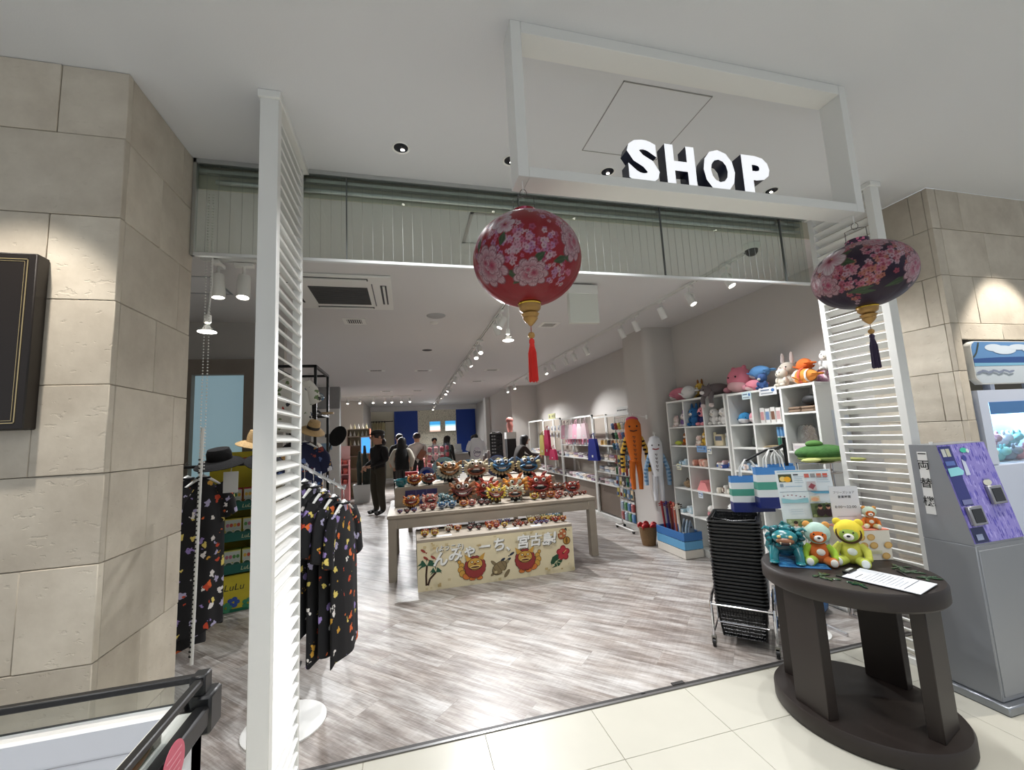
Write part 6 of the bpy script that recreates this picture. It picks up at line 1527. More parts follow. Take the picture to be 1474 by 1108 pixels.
for k in range(6):
    t = thing('lotion_tube', 'blue and green lotion tube in a double row', 'tube', (X0 - 0.05, 3.235 - (k % 3) * 0.036, 1.295 + (k // 3) * 0.10), 0, 'lotion tubes')
    part('tube', MB().lathe([(0.015, 0.012), (0.016, 0.05), (0.016, 0.098)], 12), C(*((70, 130, 110), (110, 160, 206))[k // 3], 0.3), t); part('cap', MB().lathe([(0.013, 0), (0.013, 0.014)], 10), C(236, 236, 236), t)
solo('black_pouch', MB().ell((0, 0, 0.05), (0.06, 0.09, 0.05), 14, 8), C(26, 26, 28, 0.6), 'black soft pouch lying on folded towels', 'pouch', (X0, 2.90, 1.67))
for k in range(4):
    t = thing('folded_towel', 'brown folded towel in the tall end cube', 'towel', (X0, 3.03 if k % 2 else 2.90, 1.618 + 0.025 * (k // 2)), 0, 'brown folded towels')
    part('towel', MB().rbox(-0.07, 0.07, -0.06, 0.06, 0, 0.025, 0.008), C(128, 106, 88, 0.9), t); part('hem', MB().box(-0.071, -0.06, -0.055, 0.055, 0.01, 0.014), C(160, 140, 120, 0.9), t)
t = thing('snack_box', 'open white box of silver snack bags in the end cube', 'box', (X0, 3.0, 1.271)); part('tray', MB().box(-0.06, 0.06, -0.10, 0.10, 0, 0.004).box(-0.06, -0.056, -0.10, 0.10, 0, 0.07).box(0.056, 0.06, -0.10, 0.10, 0, 0.09).box(-0.06, 0.06, -0.10, -0.096, 0, 0.08).box(-0.06, 0.06, 0.096, 0.10, 0, 0.08), C(232, 228, 224), t)
part('tray_print', MB().box(-0.061, -0.06, -0.08, 0.08, 0.02, 0.05), C(206, 196, 200), t)
for k in range(4):
    solo('snack_bag', MB().at(rot=(0.1 * (k - 1.5), 0, 0)).prism([(-0.04, 0), (0.04, 0), (0.035, 0.2), (0.0, 0.23), (-0.035, 0.2)], -0.012, 0.012), mat('silver_foil', (200, 200, 198), 0.2, 0.9, bump=0.6, bscale=40), 'crinkled silver snack bag standing in the white box', 'snack bag', (X0 + 0.01, 3.07 - k * 0.05, 1.275), (0, 0, FA), 'silver snack bags')
for i, (y, z, w, c, l) in enumerate(((4.28, 1.275, 0.17, (120, 160, 206), 'blue and white price notice clipped under a cube'), (3.52, 1.83, 0.12, (206, 226, 232), 'white notice card with blue drink picture on the shelf edge'), (3.26, 1.845, 0.20, (226, 228, 230), 'long white notice strip with small drawings on the shelf edge'), (4.74, 1.04, 0.09, (226, 222, 190), 'small cream price tag under the blue packets'), (4.38, 0.735, 0.08, (214, 222, 232), 'small pale price tag under the pink pouch'), (4.15, 1.26, 0.07, (236, 236, 226), 'round cream price tag beside the blue notice'))):
    t = thing('shelf_notice', l, 'price tag', (XF - 0.004, y, z - 0.045), FA)
    part('card', MB().box(-w / 2, w / 2, -0.002, 0.001, 0, 0.075), C(*c), t)
    cv = Canvas(); cv.rect(-w * 0.4, w * 0.1, 0.045, 0.056, (80, 100, 130)); cv.rect(-w * 0.4, w * 0.3, 0.015, 0.024, (130, 140, 150)); cv.ell(w * 0.3, 0.045, w * 0.1, 0.016, (60, 110, 170)); cv.part('print', t, (0, -0.0022, 0))
# ---- crate with toys, wicker basket, cage of novelty plush
cr_ = thing('toy_crate', 'blue and white slatted wooden crate full of toys', 'crate', (3.235, 4.70, 0))
for k, c in enumerate(((206, 200, 190), (90, 150, 190), (44, 100, 160))):
    z0, z1 = 0.005 + k * 0.10, 0.098 + k * 0.10
    for a, b, c_, d in ((-0.125, -0.113, -0.28, 0.28), (0.113, 0.125, -0.28, 0.28), (-0.113, 0.113, -0.28, -0.268), (-0.113, 0.113, 0.268, 0.28)):
        part('slat', MB().rbox(a, b, c_, d, z0, z1, 0.002), C(*c, 0.6), cr_)
part('floor_board', MB().box(-0.113, 0.113, -0.268, 0.268, 0.005, 0.015), C(180, 170, 156), cr_)
for sx in (-1, 1):
    for sy in (-1, 1): part('corner_post', MB().box(0.10 * sx - 0.012, 0.10 * sx + 0.012, 0.255 * sy - 0.012, 0.255 * sy + 0.012, 0, 0.305), C(150, 150, 150), cr_)
for k, (c, l) in enumerate((((150, 30, 36), 'red'), ((40, 40, 110), 'indigo'), ((170, 40, 40), 'scarlet'), ((90, 40, 30), 'brown'), ((200, 110, 90), 'coral'), ((60, 50, 40), 'dark'), ((214, 206, 190), 'cream'))):
    t = thing('toy_sanshin', '%s toy lute standing in the blue crate' % l, 'toy', (3.21 + 0.015 * (k % 3), 4.90 - k * 0.052, 0.022), 0.2, rot=(0.1, -0.14 + 0.03 * (k % 3), 0.0)); t.scale = (1.2,) * 3
    part('neck', MB().cyl((0, 0, 0.12), (0, 0, 0.50), 0.012, n=8), C(*c, 0.3), t); b_ = part('drum', MB().rbox(-0.05, 0.05, -0.02, 0.02, 0, 0.12, 0.012), print_fabric('snake_%d' % k, (60, 48, 34), [(150, 130, 90), (30, 24, 18), (206, 190, 150)], 70, 0.4), t)
    part('pegs', MB().cyl((-0.035, 0, 0.46), (0.035, 0, 0.46), 0.006, n=6).cyl((-0.035, 0, 0.48), (0.035, 0, 0.48), 0.006, n=6), C(*c, 0.3), t)
for k in range(5):
    t = thing('fish_bag', 'grey-blue fish-shaped bag standing in the blue crate', 'bag', (3.23 - 0.02 * (k % 2), 4.555 - k * 0.028, 0.02), 0.1, 'fish bags'); t.scale = (1.2, 0.8, 1.6)
    part('bag', MB().prism([(-0.035, 0), (0.035, 0), (0.045, 0.10), (0.03, 0.20), (0, 0.26), (-0.03, 0.20), (-0.045, 0.10)], -0.012, 0.012), C(*((130, 150, 166), (96, 110, 126), (150, 140, 130))[k % 3], 0.5), t); part('eye', MB().ell((0, -0.014, 0.21), 0.008, 8, 5), C(20, 20, 20), t)
wb = thing('wicker_basket', 'round brown wicker basket holding red toys', 'basket', (3.10, 5.17, 0))
part('weave', MB().lathe([(0.085, 0), (0.105, 0.12), (0.115, 0.23), (0.108, 0.235), (0.098, 0.12), (0.078, 0.01), (0, 0.01)], 24, cap=False), mat('wicker', (120, 92, 60), 0.8, var=0.3, vscale=60, bump=0.8, bscale=90), wb)
part('rim', MB().tube([(0.112 * math.cos(a), 0.112 * math.sin(a), 0.235) for a in [2 * PI * k / 20 for k in range(20)]], 0.008, 6, closed=True), C(100, 74, 46), wb)
for k in range(5):
    t = thing('hand_drum', 'small red hand drum poking out of the wicker basket', 'toy', (3.10 + 0.03 * math.cos(k * 1.257), 5.17 + 0.03 * math.sin(k * 1.257), 0.05), 0, 'red hand drums', (-0.3 * math.sin(k * 1.257), 0.3 * math.cos(k * 1.257), 0)); t.scale = (0.85,) * 3
    part('handle', MB().cyl((0, 0, 0), (0, 0, 0.2), 0.008, n=8), C(90, 40, 30), t); part('drum', MB().at((0, 0, 0.245), (PI / 2, 0, 0)).lathe([(0.0, -0.015), (0.05, -0.015), (0.052, 0), (0.05, 0.015), (0, 0.015)], 18, cap=False), C(176, 34, 34, 0.4), t)
# ---- long novelty plush hanging on the column
def eel(label, loc, rz, L, c, c2, hatc, txt):
    t = thing('plush_eel', label, 'plush toy', loc, rz)
    part('body', MB().tube([(0, 0, 0), (0, -0.02, -0.06 * L), (0, 0, -0.3 * L), (0.01, 0, -0.6 * L)], [0.085 * L, 0.115 * L, 0.12 * L, 0.075 * L], 16), fuzz(*c), t)
    for s in (-1, 1):
        part('leg', MB().tube([(0.04 * s * L, 0, -0.58 * L), (0.055 * s * L, 0, -0.8 * L), (0.05 * s * L, -0.01, -1.0 * L)], [0.045 * L, 0.04 * L, 0.03 * L], 10), fuzz(*c), t)
        a = part('arm', MB().tube([(0.10 * s * L, 0, -0.25 * L), (0.17 * s * L, 0.0, -0.45 * L), (0.18 * s * L, 0, -0.75 * L)], 0.032 * L, 10), fuzz(*c2[0]), t)
        for k in range(7):
            f = k / 7; z = -0.30 * L - f * 0.42 * L; x = (0.12 + 0.06 * min(1, f * 2)) * s * L
            part('arm_stripe', MB().cyl((x, 0, z), (x + 0.002 * s, 0, z - 0.03 * L), 0.0345 * L, n=10), fuzz(*c2[1]), a)
        part('eye', MB().ell((0.05 * s * L, -0.115 * L, -0.09 * L), 0.016 * L, 8, 6), C(16, 14, 14, 0.2), t)
    part('mouth', MB().tube([(-0.05 * L, -0.128 * L, -0.15 * L), (0, -0.14 * L, -0.16 * L), (0.05 * L, -0.128 * L, -0.15 * L)], 0.009 * L, 6), C(150, 40, 40) if hatc is None else C(90, 40, 20), t)
    part('top', MB().ell((0, 0, 0.005), (0.09 * L, 0.09 * L, 0.05 * L), 16, 9), fuzz(*(hatc or c)), t)
    part('hanging_loop', MB().tube([(0, 0, 0.04 * L), (0.015, 0.02, 0.08 * L + 0.02), (0, 0.05, 0.05 * L)], 0.006, 6), M_white, t)
    cv = Canvas()
    for k in range(txt):
        z = -0.24 * L - k * 0.062 * L; q = 0.022 * L
        cv.line([(-q, z), (q * 0.8, z + 0.004), (q * (0.2 - 0.3 * (k % 2)), z - 0.03 * L)], 0.006 * L, (60, 34, 24)); cv.line([(-q * 0.6, z + 0.012 * L), (q * (-0.2 + 0.5 * (k % 3) / 2), z - 0.022 * L)], 0.006 * L, (60, 34, 24))
    cv.part('embroidery', t, (0, -0.128 * L, 0))
    return t
eel('long orange eel plush with pink hat and striped arms hung on the net', (3.07, 5.29, 1.665), -0.45, 0.95, (216, 112, 36), ((226, 180, 70), (40, 30, 26)), (206, 70, 110), 6)
eel('long white eel plush with blue checked arms hung beside the column', (3.21, 5.0, 1.39), -0.5, 0.80, (226, 228, 232), ((150, 180, 206), (96, 134, 170)), None, 5)
hk = thing('wall_hook', 'white wire hook frame fixed on the column for the eel plush', 'hook', (3.28, 5.25, 1.70))
part('arm', MB().tube([(0.0, 0, 0), (-0.20, 0.06, 0.03), (-0.205, 0.08, 0.06)], 0.006, 6).tube([(0.04, -0.13, -0.24), (-0.06, -0.22, -0.24), (-0.07, -0.24, -0.21)], 0.006, 6), M_white, hk)
part('plate', MB().box(-0.004, 0.0, -0.02, 0.02, -0.03, 0.03), M_white, hk)

# ================================================================ STRIPED TOTES, TURTLE AND RACK BY THE RIGHT SCREEN
ts_ = thing('tote_stand', 'black pole stand with white round base for striped totes', 'stand', (2.82, 2.64, 0))
part('base_plate', MB().lathe([(0.14, 0), (0.14, 0.008), (0.13, 0.012), (0, 0.012)], 36, cap=False), M_white, ts_)
part('pole', MB().cyl((0, 0, 0.01), (0, 0, 1.42), 0.013, n=12), M_blackm, ts_)
part('arch', MB().tube([(0, 0, 1.36), (-0.1, 0.08, 1.33), (-0.23, 0.155, 1.25)], 0.009, 8).tube([(0, 0, 1.37), (-0.165, -0.027, 1.325)], 0.009, 8).tube([(0, 0, 1.36), (0.06, 0.125, 1.325)], 0.009, 8), M_blackm, ts_)
def tote(label, x, y, z0, z1, w, rz, group=None):
    t = thing('striped_tote', label, 'bag', (x, y, z0), rz, group); H = z1 - z0
    for k, c in enumerate(((20, 34, 104), (222, 226, 226), (70, 150, 130), (222, 226, 226), (70, 134, 200))):
        a, b = H * (0, 0.27, 0.45, 0.64, 0.82)[k], H * (0.27, 0.45, 0.64, 0.82, 1.0)[k]
        wa, wb = w / 2 * (1 + 0.0 * a), w / 2
        rr = lambda z, q: [(-wa, -0.045 * q, z), (-wa * 0.3, -0.062 * q, z), (wa * 0.4, -0.052 * q, z), (wa, -0.045 * q, z), (wa, 0.045 * q, z), (-wa, 0.045 * q, z)]
        part('stripe_band', MB().loft([rr(a, 1.0 - 0.45 * a / H), rr(b, 1.0 - 0.45 * b / H)], cap=(k == 0)), C(*c, 0.35), t, sharp=20)
    for sy in (-1, 1):
        part('handle', MB().tube([(-w * 0.22, 0.025 * sy, H - 0.02), (-w * 0.2, 0.02 * sy, H + 0.06), (-w * 0.06, 0, H + 0.125), (w * 0.06, 0, H + 0.125), (w * 0.2, 0.02 * sy, H + 0.06), (w * 0.22, 0.025 * sy, H - 0.02)], 0.006, 6), M_white, t)
tote('large striped tote hanging lower on the black stand', 2.60, 2.79, 0.865, 1.135, 0.29, -0.45)
tote('striped blue and green tote hanging highest on the stand', 2.665, 2.615, 0.915, 1.21, 0.28, -0.35)
tote('striped tote tucked behind the information poster', 2.87, 2.76, 0.93, 1.21, 0.2, -0.2)
gr_ = thing('wire_rack', 'chrome wire rack behind the louvred screen carrying the turtle plush', 'rack', (3.18, 2.62, 0))
part('uprights', MB().cyl((-0.17, 0.1, 0), (-0.17, 0.1, 1.22), 0.01, n=8).cyl((0.17, 0.1, 0), (0.17, 0.1, 1.22), 0.01, n=8), M_chrome, gr_)
part('top_shelf', MB().box(-0.18, 0.18, -0.09, 0.11, 1.212, 1.218).tube([(-0.18, -0.09, 1.215), (0.18, -0.09, 1.215), (0.18, 0.11, 1.215), (-0.18, 0.11, 1.215)], 0.006, 6, closed=True), M_chrome, gr_)
part('hang_rail', MB().cyl((-0.18, 0.0, 1.12), (0.18, 0.0, 1.12), 0.008, n=8).cyl((-0.17, 0, 1.12), (-0.17, 0.1, 1.12), 0.006, n=6).cyl((0.17, 0, 1.12), (0.17, 0.1, 1.12), 0.006, n=6), M_chrome, gr_)
part('feet', MB().box(-0.18, -0.16, -0.12, 0.12, 0, 0.02).box(0.16, 0.18, -0.12, 0.12, 0, 0.02), M_chrome, gr_)
t = thing('plush_turtle', 'big green sea turtle plush lying on the wire rack', 'plush toy', (3.15, 2.62, 1.22), -0.5)
part('shell', MB().ell((0, 0, 0.065), (0.185, 0.14, 0.065), 20, 11), mat('turtle_green', (66, 112, 54), 0.9, var=0.4, vscale=22, bump=0.5, bscale=60), t)
part('belly', MB().ell((0, -0.01, 0.025), (0.175, 0.135, 0.028), 18, 8), fuzz(150, 170, 96), t)
part('head', MB().ell((-0.05, -0.01, 0.135), (0.06, 0.05, 0.03), 14, 9), fuzz(86, 130, 64), t)
for sx in (-1, 1):
    part('flipper', MB().at((0.12 * sx, -0.10, 0.02), (0, 0, -0.5 * sx)).ell((0.03 * sx, -0.03, 0), (0.085, 0.045, 0.018), 12, 7), fuzz(186, 190, 120), t)
fr = thing('swim_ring', 'blue and white inflatable swim ring on the floor behind the oval table', 'swim ring', (3.13, 2.98, 0.0), 0, rot=(0, 0, 0))
part('tube_ring', MB().at((0, 0, 0.07)).tube([(0.13 * math.cos(a), 0.13 * math.sin(a), 0) for a in [2 * PI * k / 26 for k in range(26)]], 0.07, 12, closed=True), C(70, 120, 176, 0.25), fr)
for k in range(6): part('white_patch', MB().at((0, 0, 0.07)).tube([(0.13 * math.cos(a), 0.13 * math.sin(a), 0) for a in [2 * PI * k / 6 + 0.06 * q for q in range(6)]], 0.0712, 12, cap=False), C(222, 230, 234, 0.25), fr)
# ================================================================ GARMENTS
FLORAL = print_fabric('night_floral', (13, 13, 17), [(226, 108, 50), (150, 130, 190), (232, 228, 224), (226, 206, 110), (176, 170, 200), (196, 70, 40), (210, 160, 60)], 15, 0.31, 0.03, 0.85)
NAVYF = print_fabric('navy_floral', (24, 30, 62), [(150, 70, 60), (214, 214, 220), (190, 150, 90), (60, 90, 140), (90, 110, 160)], 16, 0.38, 0.03, 0.85)
WHITEF = print_fabric('white_floral', (226, 224, 216), [(186, 70, 60), (70, 80, 110), (120, 140, 100), (226, 224, 216), (60, 60, 66)], 17, 0.34, 0.03, 0.85)
def garment(label, loc, rz, L, w, m, group=None, sleeve=0.24, hang=True, seed=0, name='floral_robe', cat='clothing'):
    """garment on a hanger: hook at the origin, cloth below, wide along local x"""
    t = thing(name, label, cat, loc, rz, group); rg = random.Random(seed)
    if hang:
        part('hook', MB().tube([(0, 0, 0), (0.012, 0, 0.012), (0.0, 0, 0.024), (-0.012, 0, 0.012), (-0.006, 0, -0.004), (0, 0, -0.02), (0, 0, -0.075)], 0.0025, 6), M_chrome, t)
        part('hanger', MB().tube([(-w * 0.42, 0, -0.15), (-w * 0.2, 0, -0.105), (0, 0, -0.075), (w * 0.2, 0, -0.105), (w * 0.42, 0, -0.15)], [0.006, 0.009, 0.013, 0.009, 0.006], 8), M_white, t)
    z0 = -0.088 if hang else 0.0; n = 28; ph = [rg.uniform(0, 6.28) for _ in range(3)]; rings = []
    for j in range(13):
        f = j / 12; z = z0 - f * L
        ww = w / 2 * (0.30 + 0.70 * min(1, f / 0.10)) * (1 + 0.06 * f); dd = 0.014 + 0.013 * min(1, f * 4); r = []
        for k in range(n):
            a = 2 * PI * k / n; wv = 1 + (0.22 * f) * math.sin(4 * a + ph[0]) + 0.14 * f * math.sin(7 * a + ph[1])
            r.append((ww * math.cos(a) * (1 + 0.03 * f * math.sin(5 * a + ph[2])), dd * math.sin(a) * wv, z + (0.02 * abs(math.cos(a)) * -1 if f < 0.1 else 0) + 0.012 * f * math.sin(3 * a + ph[2])))
        rings.append(r)
    part('cloth', MB().loft(rings), m, t)
    for s in (-1, 1):
        x = w * 0.44 * s
        part('sleeve', MB().loft([[(x + (0.05 * math.cos(a) + dx) * s, 0.022 * math.sin(a) * q, z0 - 0.035 + dz + 0.05 * math.cos(a) * 0.4) for a in [2 * PI * k / 12 for k in range(12)]] for dx, dz, q in ((-0.03, -0.02, 1.0), (0.03, -0.10, 1.15), (0.06, -sleeve, 1.25))]), m, t)
    part('collar', MB().tube([(w * 0.13 * math.cos(a), 0.03 * math.sin(a), z0 + 0.002) for a in [2 * PI * k / 14 for k in range(14)]], 0.007, 6, closed=True), m, t)
    return t
# round-base stand with a waterfall arm
gs = thing('garment_stand', 'white garment stand with round base and sloping chrome arm', 'stand', (-0.70, 2.80, 0))
part('base_plate', MB().lathe([(0.215, 0), (0.215, 0.008), (0.205, 0.012), (0, 0.012)], 40, cap=False), M_white, gs)
part('pole', MB().cyl((0, 0, 0.01), (0, 0, 1.50), 0.016, n=12), M_white, gs)
AR = [(0.0, 0, 1.47), (0.07, 0.01, 1.43), (0.31, 0.07, 1.265)]
part('sloping_arm', MB().tube(AR, 0.011, 8).tube([(0.31, 0.07, 1.265), (0.315, 0.072, 1.29)], 0.007, 8), M_chrome, gs)
for k in range(6): f = 0.15 + k * 0.15; part('arm_peg', MB().cyl((0.07 + 0.24 * f, 0.01 + 0.06 * f, 1.43 - 0.165 * f), (0.07 + 0.24 * f, 0.01 + 0.06 * f, 1.46 - 0.165 * f), 0.004, n=6), M_chrome, gs)
part('lower_arm', MB().tube([(0, 0, 0.86), (0.02, -0.09, 0.84), (0.08, -0.17, 0.80)], 0.008, 8).tube([(0, 0, 0.80), (0.02, -0.12, 0.77)], 0.006, 8), M_chrome, gs)
for k, (f, L, sd, l) in enumerate(((0.98, 0.88, 3, 'front black floral robe at the tip of the sloping arm'), (0.74, 0.86, 5, 'second black floral robe on the sloping arm'), (0.5, 0.92, 8, 'third black floral robe on the sloping arm'), (0.28, 0.80, 9, 'fourth black floral robe, mostly behind the others'), (0.08, 0.76, 12, 'innermost black floral robe against the white pole'))):
    garment(l, (-0.70 + 0.07 + 0.24 * f, 2.80 + 0.01 + 0.06 * f, 1.44 - 0.165 * f - 0.012), 1.28, L, 0.34, FLORAL, sleeve=0.30, seed=sd)
solo('swing_ticket', MB().box(-0.03, 0.03, -0.001, 0.001, -0.13, 0), C(236, 140, 160), 'pink and blue swing ticket dangling from a robe', 'tag', (-0.62, 2.63, 0.80))
# straight black rail by the stone pier
rl = thing('garment_rail', 'black straight garment rail with slim legs by the frosted window', 'rail', (-1.22, 3.30, 0))
part('rail', MB().cyl((-0.40, 0, 1.445), (0.45, 0, 1.445), 0.011, n=10), M_blackm, rl)
for x in (-0.38, 0.44):
    part('leg', MB().cyl((x, 0, 0), (x, 0, 1.44), 0.011, n=10), M_blackm, rl); part('foot', MB().box(x - 0.012, x + 0.012, -0.2, 0.2, 0, 0.015), M_blackm, rl)
garment('black floral robe hanging beside the striped pull cord', (-1.345, 3.30, 1.456), 0.95, 0.98, 0.30, FLORAL, seed=21)
garment('longer black floral robe half hidden by the stone pier', (-1.44, 3.30, 1.456), 0.95, 1.08, 0.30, FLORAL, seed=23)
def brim_hat(label, loc, r, h, m, band=None, rz=0, tilt=(0, 0), name='sun_hat', droop=0.0):
    t = thing(name, label, 'hat', loc, rz, rot=(tilt[0], tilt[1], rz))
    part('brim', MB().lathe([(r * 0.45, 0.012), (r * 0.8, 0.012 - droop * 0.5), (r, 0.004 - droop), (r * 1.0, 0.0 - droop), (r * 0.8, 0.004 - droop * 0.5), (r * 0.45, 0.004)], 28, cap=False), m, t)
    part('crown', MB().lathe([(r * 0.50, 0.004), (r * 0.49, h * 0.6), (r * 0.42, h * 0.92), (r * 0.2, h), (0, h)], 24, cap=False), m, t)
    if band: part('hat_band', MB().lathe([(r * 0.505, 0.014), (r * 0.503, 0.04)], 24, cap=False), band, t)
    return t
straw = mat('straw', (176, 146, 100), 0.8, var=0.25, vscale=60, bump=0.6, bscale=120); blackf = mat('black_fabric', (13, 12, 13), 0.95, bump=0.3, bscale=80)
brim_hat('wide floppy black hat resting on the black rail', (-1.25, 3.30, 1.478), 0.15, 0.09, blackf, None, 0, (0.25, -0.05), droop=0.03)
brim_hat('second black hat hanging at the rail end by the louvred screen', (-0.98, 3.32, 1.462), 0.125, 0.09, blackf, None, 0.4, (0.45, 0.1), droop=0.02)
brim_hat('straw hat heaped behind the black hats', (-1.08, 3.46, 1.585), 0.13, 0.10, straw, None, 0.4, (0.2, 0.15), droop=0.02)
tg = thing('hang_tag', 'blank white card tag hanging from the black rail', 'tag', (-1.17, 3.27, 1.43))
part('card', MB().box(-0.045, 0.045, -0.001, 0.001, -0.17, -0.03), C(230, 230, 226), tg); part('string', MB().cyl((0, 0, -0.03), (0, 0.02, 0.02), 0.0015, n=5), C(220, 220, 220), tg)
# yellow sunglasses display
yd = thing('sunglasses_display', 'yellow cardboard floor display of boxed sunglasses', 'display', (-1.72, 4.92, 0), 0.28)
YM = mat('display_yellow', (214, 198, 52), 0.6, var=0.12, vscale=9); GM = C(20, 96, 84, 0.5)
part('carcass', MB().box(-0.24, -0.23, -0.16, 0.16, 0, 1.28).box(0.23, 0.24, -0.16, 0.16, 0, 1.28).box(-0.23, 0.23, 0.14, 0.16, 0, 1.52).box(-0.23, 0.23, -0.16, 0.14, 0, 0.34), YM, yd)
cv = Canvas(); cv.text('LuLu', 0.085, 0.02, 0.20, (40, 50, 40), shear=0.2); cv.rect(-0.24, 0.24, 0.0, 0.03, (24, 110, 84))
for x, z, c in ((-0.14, 0.10, (206, 110, 90)), (0.02, 0.09, (56, 90, 170)), (0.14, 0.06, (60, 140, 100)), (-0.04, 0.05, (70, 150, 110))):
    for a in range(5): cv.ell(x + 0.03 * math.cos(a * 1.26), z + 0.03 * math.sin(a * 1.26), 0.024, 0.02, c, 10)
cv.part('front_print', yd, (0, -0.1605, 0))
for r, z in enumerate((0.36, 0.66, 0.95)):
    tr_ = part('tray', MB().box(-0.23, 0.23, -0.16, 0.14, z, z + 0.008).prism([(-0.23, z), (0.23, z), (0.23, z + 0.085), (-0.23, z + 0.085)], -0.185, -0.175), GM, yd)
    cv = Canvas(); cv.text('LuLu', 0.05, 0.12, z + 0.025, (206, 214, 170), shear=0.2); cv.ell(-0.13, z + 0.042, 0.04, 0.018, (226, 214, 90)); cv.part('tray_print', tr_, (0, -0.1855, 0))
cr2, sr2 = math.cos(0.28), math.sin(0.28)
for r, z in enumerate((0.368, 0.668, 0.958)):
    for k in range(3):
        lx, ly = -0.15 + k * 0.15, -0.09
        col = ((150, 170, 60), (206, 206, 110), (176, 60, 50))[(k + 2 * (r == 2)) % 3] if r < 2 else (176, 50, 46)
        t = thing('sunglasses_box', 'boxed sunglasses with %s backing in the yellow display' % ('green', 'yellow', 'red')[r], 'box', (-1.72 + lx * cr2 - ly * sr2, 4.92 + lx * sr2 + ly * cr2, z), 0.28, '%s sunglasses boxes' % ('green', 'yellow', 'red')[r])
        part('carton', MB().box(-0.07, 0.07, -0.04, 0.06, 0, 0.20), C(*((196, 200, 90), (222, 206, 80), (170, 46, 44))[r], 0.5), t)
        cv = Canvas(); cv.rect(-0.065, 0.065, 0.09, 0.19, (206, 216, 206)); cv.ell(-0.03, 0.07, 0.033, 0.026, (236, 236, 222)); cv.ell(0.035, 0.07, 0.033, 0.026, (236, 236, 222)); cv.ell(-0.03, 0.068, 0.025, 0.019, (64, 110, 84)); cv.ell(0.035, 0.068, 0.025, 0.019, (64, 110, 84))
        for q in range(4): cv.ell(-0.045 + q * 0.03, 0.14, 0.014, 0.018, rnd.choice(((206, 90, 60), (90, 150, 80), (230, 190, 80), (200, 120, 140))), 10)
        cv.part('print', t, (0, -0.0405, 0))
cv = Canvas(); cv.ell(-0.12, 1.40, 0.05, 0.04, (206, 110, 60)); cv.ell(0.08, 1.42, 0.06, 0.04, (190, 70, 60)); cv.part('header_print', yd, (0, 0.1395, 0))

# ================================================================ BLACK FRAME FIXTURE WITH SURF GOODS
bf = thing('black_frame_rack', 'black square-tube display frame with shelves of hats', 'rack', (-1.15, 4.60, 0))
g = MB()
for x in (-0.06, 0.31):
    for y in (-0.32, 0.32): g.box(x - 0.012, x + 0.012, y - 0.012, y + 0.012, 0, 2.31)
part('uprights', g, M_blackm, bf)
part('top_frame', MB().box(-0.07, 0.32, -0.332, -0.308, 2.29, 2.314).box(-0.07, 0.32, 0.308, 0.332, 2.29, 2.314).box(-0.072, -0.048, -0.32, 0.32, 2.29, 2.314).box(0.298, 0.322, -0.32, 0.32, 2.29, 2.314), M_blackm, bf)
for z in (0.55, 1.08, 1.46, 1.86):
    part('shelf', MB().box(-0.06, 0.31, -0.31, 0.31, z - 0.012, z) if z != 1.86 else MB().box(-0.06, 0.31, -0.01, 0.01, z - 0.02, z).box(0.10, 0.14, -0.31, 0.31, z - 0.02, z).box(-0.07, 0.32, -0.33, -0.31, z - 0.02, z).box(-0.07, 0.32, 0.31, 0.33, z - 0.02, z).box(0.30, 0.32, -0.31, 0.31, z - 0.02, z), M_blackm if z != 1.46 else mat('shelf_wood_edge', (176, 164, 110), 0.5), bf)
def board(label, loc, rot, L, w, m):
    t = thing('mini_surfboard', label, 'surfboard', loc, rot=rot); pts = [(-L / 2, 0)] + [(L / 2 * math.cos(PI - PI * k / 14) , w / 2 * math.sin(PI * k / 14) ** 0.8) for k in range(1, 14)] + [(L / 2, 0)] + [(L / 2 * math.cos(PI * k / 14), -w / 2 * math.sin(PI * k / 14) ** 0.8) for k in range(1, 14)]
    part('deck', MB().prismz(pts[::-1], 0, 0.018), m, t); part('rail_line', MB().prismz([(x * 0.985, y * 0.9) for x, y in pts[::-1]], 0.018, 0.0185), C(206, 214, 214, 0.4), t); part('stringer', MB().box(-L * 0.48, L * 0.48, -0.003, 0.003, 0.0185, 0.0195), m, t)
board('blue mini surfboard lying flat in the top of the black frame', (-1.06, 4.55, 2.02), (0.9, 0, 0.0), 0.50, 0.17, C(30, 92, 130, 0.35))
board('tan wooden mini surfboard on the upper frame shelf', (-1.00, 4.72, 1.862), (0, 0, -0.3), 0.55, 0.16, mat('board_tan', (176, 150, 110), 0.45))
garment('white floral shirt hanging at the top of the black frame', (-1.03, 4.245, 2.285), 0.0, 0.52, 0.32, WHITEF, name='floral_shirt', sleeve=0.22, seed=31)
garment('navy floral shirt hanging at the corner of the black frame', (-0.92, 4.235, 1.66), 0.05, 0.58, 0.30, NAVYF, name='floral_shirt', sleeve=0.24, seed=33)
rl2 = solo('hat_peg', MB().tube([(0.025, 0.0, -0.02), (-0.05, -0.035, -0.012), (0.04, -0.13, 0.07)], 0.005, 6), M_blackm, 'black peg on the frame holding the navy shirt', 'peg', (-0.87, 4.27, 1.68))
brim_hat('black bucket hat above the navy floral shirt', (-0.93, 4.43, 1.90), 0.115, 0.10, blackf, None, 0, (0.1, 0.1), 'bucket_hat', 0.03)
brim_hat('straw hat with dark band perched on the navy shirt', (-0.83, 4.12, 1.69), 0.11, 0.09, straw, C(40, 34, 30), 0, (0.35, 0.35), 'straw_hat', 0.02)
